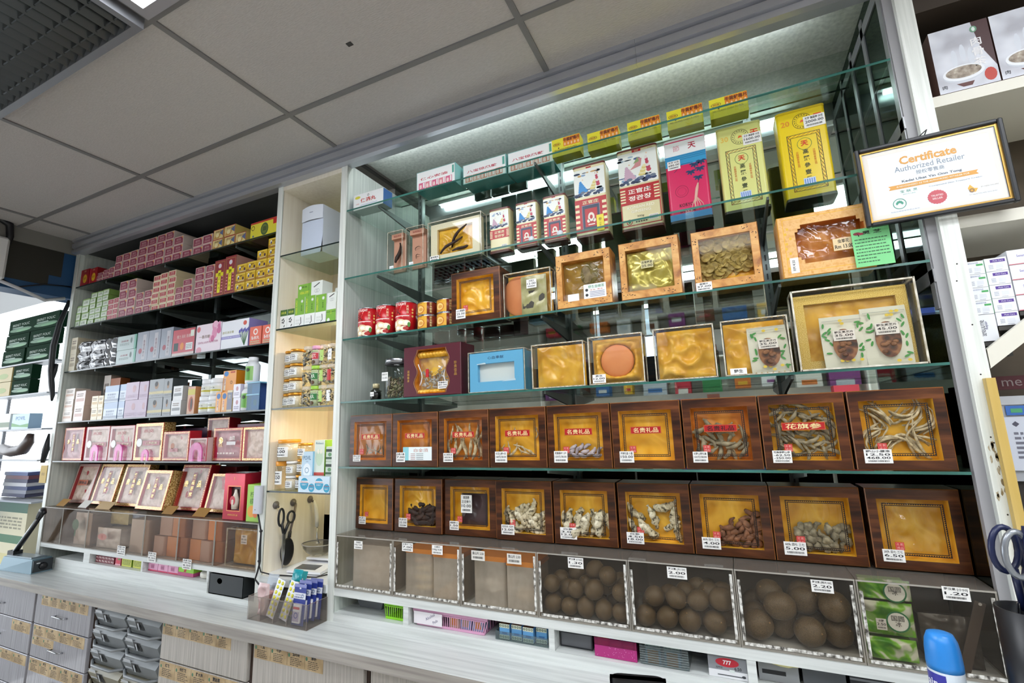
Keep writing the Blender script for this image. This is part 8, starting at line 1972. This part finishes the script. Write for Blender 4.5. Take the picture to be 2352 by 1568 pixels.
# rack outside the doorway
XR0 = -5.72
t = thing('display_rack', 'slim metal display rack standing in the bright doorway', 'rack', (-5.3, .12, 0))
RK = K('6a6c70', .4, .4)
for x in (-.50, .44):
    b = MB(); b.box(x - .01, x + .01, .09, .11, 0, 2.62, RK); b.build('post', t)
for z in (1.98, 2.24, 1.70, 1.46, 1.15, .62): b = MB(); b.box(-.5, .46, -.02, .1, z - .012, z, K('9a9ca0', .4)); b.build('shelf_plate', t)
GS = K('12301f', .85, spec=.1)
def gsach(x, z, w, h, label, tan=False, right=False):
    b = MB(); b.box(-w / 2, w / 2, 0, .06, 0, h, GS if not tan else K('b8a468', .5)); r0 = random.Random(int(x * 100))
    if not tan: b.disc(.0, h * .28, w * .46, h * .14, K('2f6a3c'), -.0004, 14); b.disc(.05, h * .22, w * .3, h * .08, K('4a8a50'), -.0006, 12); b.text('IBERET FOLIC', 0, h * .55, h * .16, K('a8b8a8'), -.0008, w=w * .7); b.rect(-w * .35, w * .1, h * .42, h * .48, K('7a9484'), -.0006)
    else: b.disc(0, h * .4, w * .3, h * .2, K('8a9a40'), -.0005, 12)
    one('medicine_carton', b, label, 'carton', (x, .10, z), 'green cartons on the doorway rack')
rn = ('bottom', 'middle', 'top')
for k in range(3):
    for c in range(2): gsach(-5.50 + c * .42 + .03 * k, 2.241 + k * .132, .38 + .02 * k, .128, rn[k] + ' dark green carton, %s column of the upper rack block' % ('left', 'right')[c])
for k in range(2):
    gsach(-5.62, 1.981 + k * .122, .30, .118, rn[k * 2] + ' tan carton on the lower rack block', True); gsach(-5.29, 1.981 + k * .122, .31, .118, rn[k * 2] + ' dark green carton, lower rack block')
b = MB(); b.box(-.14, .14, 0, .08, 0, .12, K('a8c8e4', .4)); b.text('POVIL', 0, .07, .03, K('3a6a9c'), -.0006, w=.16); b.poly([(-.14, .02), (.14, .01), (.14, .04), (0, .03), (-.14, .05)], K('5a9a4c'), -.0006); one('medicine_carton', b, 'pale blue POVIL carton on the doorway rack', 'carton', (-5.2, .10, 1.70), None)
b = MB(); b.box(-.2, .2, 0, .08, 0, .13, K('d8d8d0', .4)); b.rect(-.2, .2, .02, .06, K('6a7a5a'), -.0006); one('medicine_carton', b, 'white carton left of the POVIL carton on the doorway rack', 'carton', (-5.58, .10, 1.70))
b = MB(); b.at(0, 0, 0); b.tube([(-.25, 0, .06), (-.05, 0, .03), (.12, 0, .05), (.2, 0, .14), (.22, 0, .22)], [.06, .06, .06, .05, .03], K('4a3a34', .4), 10); one('slipper', b, 'dark brown curved slipper-like item on the lower doorway rack plate', 'slipper', (-5.35, .15, 1.50)); 
bpy.data.objects['slipper'].scale = (1, .7, .72)
b = MB(); b.lathe([(.16, 0), (.17, .03), (.05, .06)], BLACK, 28); b.at(); one('pedestal_fan', b, 'round black fan housing at the left edge', 'fan', (-5.72, .07, 1.30), rx=PI / 2)
b = MB(); b.box(-.015, .015, .0, .03, 0, 1.2, BLACK); one('fan_stand', b, 'black stand below the round fan housing', 'stand', (-5.72, .05, 0))
for k in range(7):
    b = MB(); b.box(-.2, .2, 0, .25, 0, .028, K(('3a3c5a', '8a8c98', '2a3a6a', 'c8c8cc', '3a3c5a', '6a3a44', '4a5a8a')[k], .5)); one('magazine', b, '%s flat box from the bottom of the pile by the fan' % ORD[k + 1], 'box', (-5.42 + .01 * (k % 3), .2, 1.155 + k * .0285), 'flat boxes piled by the fan')
t = thing('cardboard_carton', 'cream and green carton pile base beside the bag sealer', 'carton', (-5.35, .16, .62)); b = MB(); b.box(-.28, .32, 0, .3, 0, .512, K('d8d0b0', .6)); b.rect(-.28, .32, .43, .512, K('2a5a38'), -.0006); b.rect(-.28, .32, .0, .12, K('cfc48c'), -.0006); b.rect(-.28, .32, .2, .26, K('2f6a40'), -.0006); print_lines(b, -.2, .25, .3, .40, 4, '8a8468', -.0008, 1); b.build('carton_body', t)
t = thing('acrylic_box', 'clear plastic box hanging at the left edge above the sealer', 'box', (-5.62, -.14, 1.0)); b = MB(); b.box(-.2, .12, 0, .1, 0, .17, clear('blue_clear', 'c8d4e8', 1.6, .05, .2, 'b8c4dc')); b.build('box_wall', t)
b = MB(); b.box(-.2, .12, .0, .1, -.024, -.001, RK); b.build('bracket', t)
b = MB(); b.box(-.045, .045, -.002, .0, -.06, .06, K('c8a850', .6)); b.text('价目', 0, -.01, .02, K('7a5a20'), -.003); one('paper_tag', b, 'tan paper tag taped to the cabinet end', 'tag', (-4.445, -.006, 1.37))
b = MB(); b.tube([(0, 0, 0), (.02, 0, .09), (.035, 0, .2)], [.014, .022, .006], BLACK, 8); one('torch', b, 'black torch-like object hanging above the tan paper tag', 'torch', (-4.455, -.015, 1.45))
# pavement outside
b = MB(); b.box(-16, -4.621, -8, 8, -.06, -.01, NM('pavement', [(.4, '5c5b58'), (.6, '706f6c')], (1, 1, 1), .8)); o = struct('ground', b)
# arcade parked wall opposite
b = MB(); b.box(-9.0, -4.62, -5.2, .7, 3.1, 3.2, K('b8b8b8', .8)); b.box(-5.2, -4.62, .55, .7, 0, 3.1, WALLP); struct('wall_arcade', b)

# ---------------------------------------------------------------- opposite side of the shop, seen in the mirrors
t = thing('shelf_unit', 'opposite wall shelf unit seen only in the mirrored backs', 'shelf', (-.6, -4.95, 0))
for z in (.9, 1.3, 1.7, 2.1, 2.5): b = MB(); b.box(-2.2, 2.2, -.19, .2, z - .02, z, K('d8d8d0', .5)); b.build('shelf_board', t)
b = MB(); b.box(-2.22, -2.2, -.19, .2, 0, 2.7, K('d8d8d0', .5)); b.box(2.2, 2.22, -.19, .2, 0, 2.7, K('d8d8d0', .5)); b.box(-2.2, 2.2, -.19, .19, 0, .88, K('c8c4b8', .5)); b.build('side_board', t)
rr = random.Random(99); cols = ['c83a4a', '4a7ab8', 'e8e4dc', '3f8a54', 'e8b83c', '8a4a8a', 'd87a3a', 'c8d0d8', '6a3a2c', 'f0f0f0']
cn = 0
for li, z in enumerate((.9, 1.3, 1.7, 2.1, 2.5)):
    for k in range(11):
        w = rr.uniform(.12, .34); h = rr.uniform(.1, .3); x = -2.58 + k * .395
        b = MB(); b.box(-w / 2, w / 2, -.1, .1, 0, h, K(cols[(k * 3 + li * 5) % 10], .5)); b.at(0, .1, 0, rz=PI); b.rect(-w * .3, w * .3, h * .4, h * .7, K(cols[(k + li * 3 + 4) % 10], .5)); b.at()
        one('medicine_carton', b, 'mirrored carton, %s along the %s opposite shelf' % (ORD[k + 1], ('lowest', 'second', 'third', 'fourth', 'highest')[li]), 'carton', (x, -4.88, z), 'cartons on the opposite shelf')
t = thing('monitor', 'wall monitor behind the viewer, seen in the mirrored back', 'screen', (-1.0, -3.2, 2.35), rx=-.0)
b = MB(); b.box(-.5, .5, -.04, 0, -.02, .6, BLACK); b.box(-.03, .03, -.03, -.01, .6, CEIL - 2.35, BLACK); b.build('casing', t)
b = MB(); b.at(0, .0005, 0, rz=PI); b.rect(-.48, .48, 0, .58, K('c8d4f0', .4, emit=1.5), -.0004); b.rect(-.46, -.3, .06, .5, K('5a6ad0', .4, emit=1.2), -.0008); b.at(); b.build('screen', t)
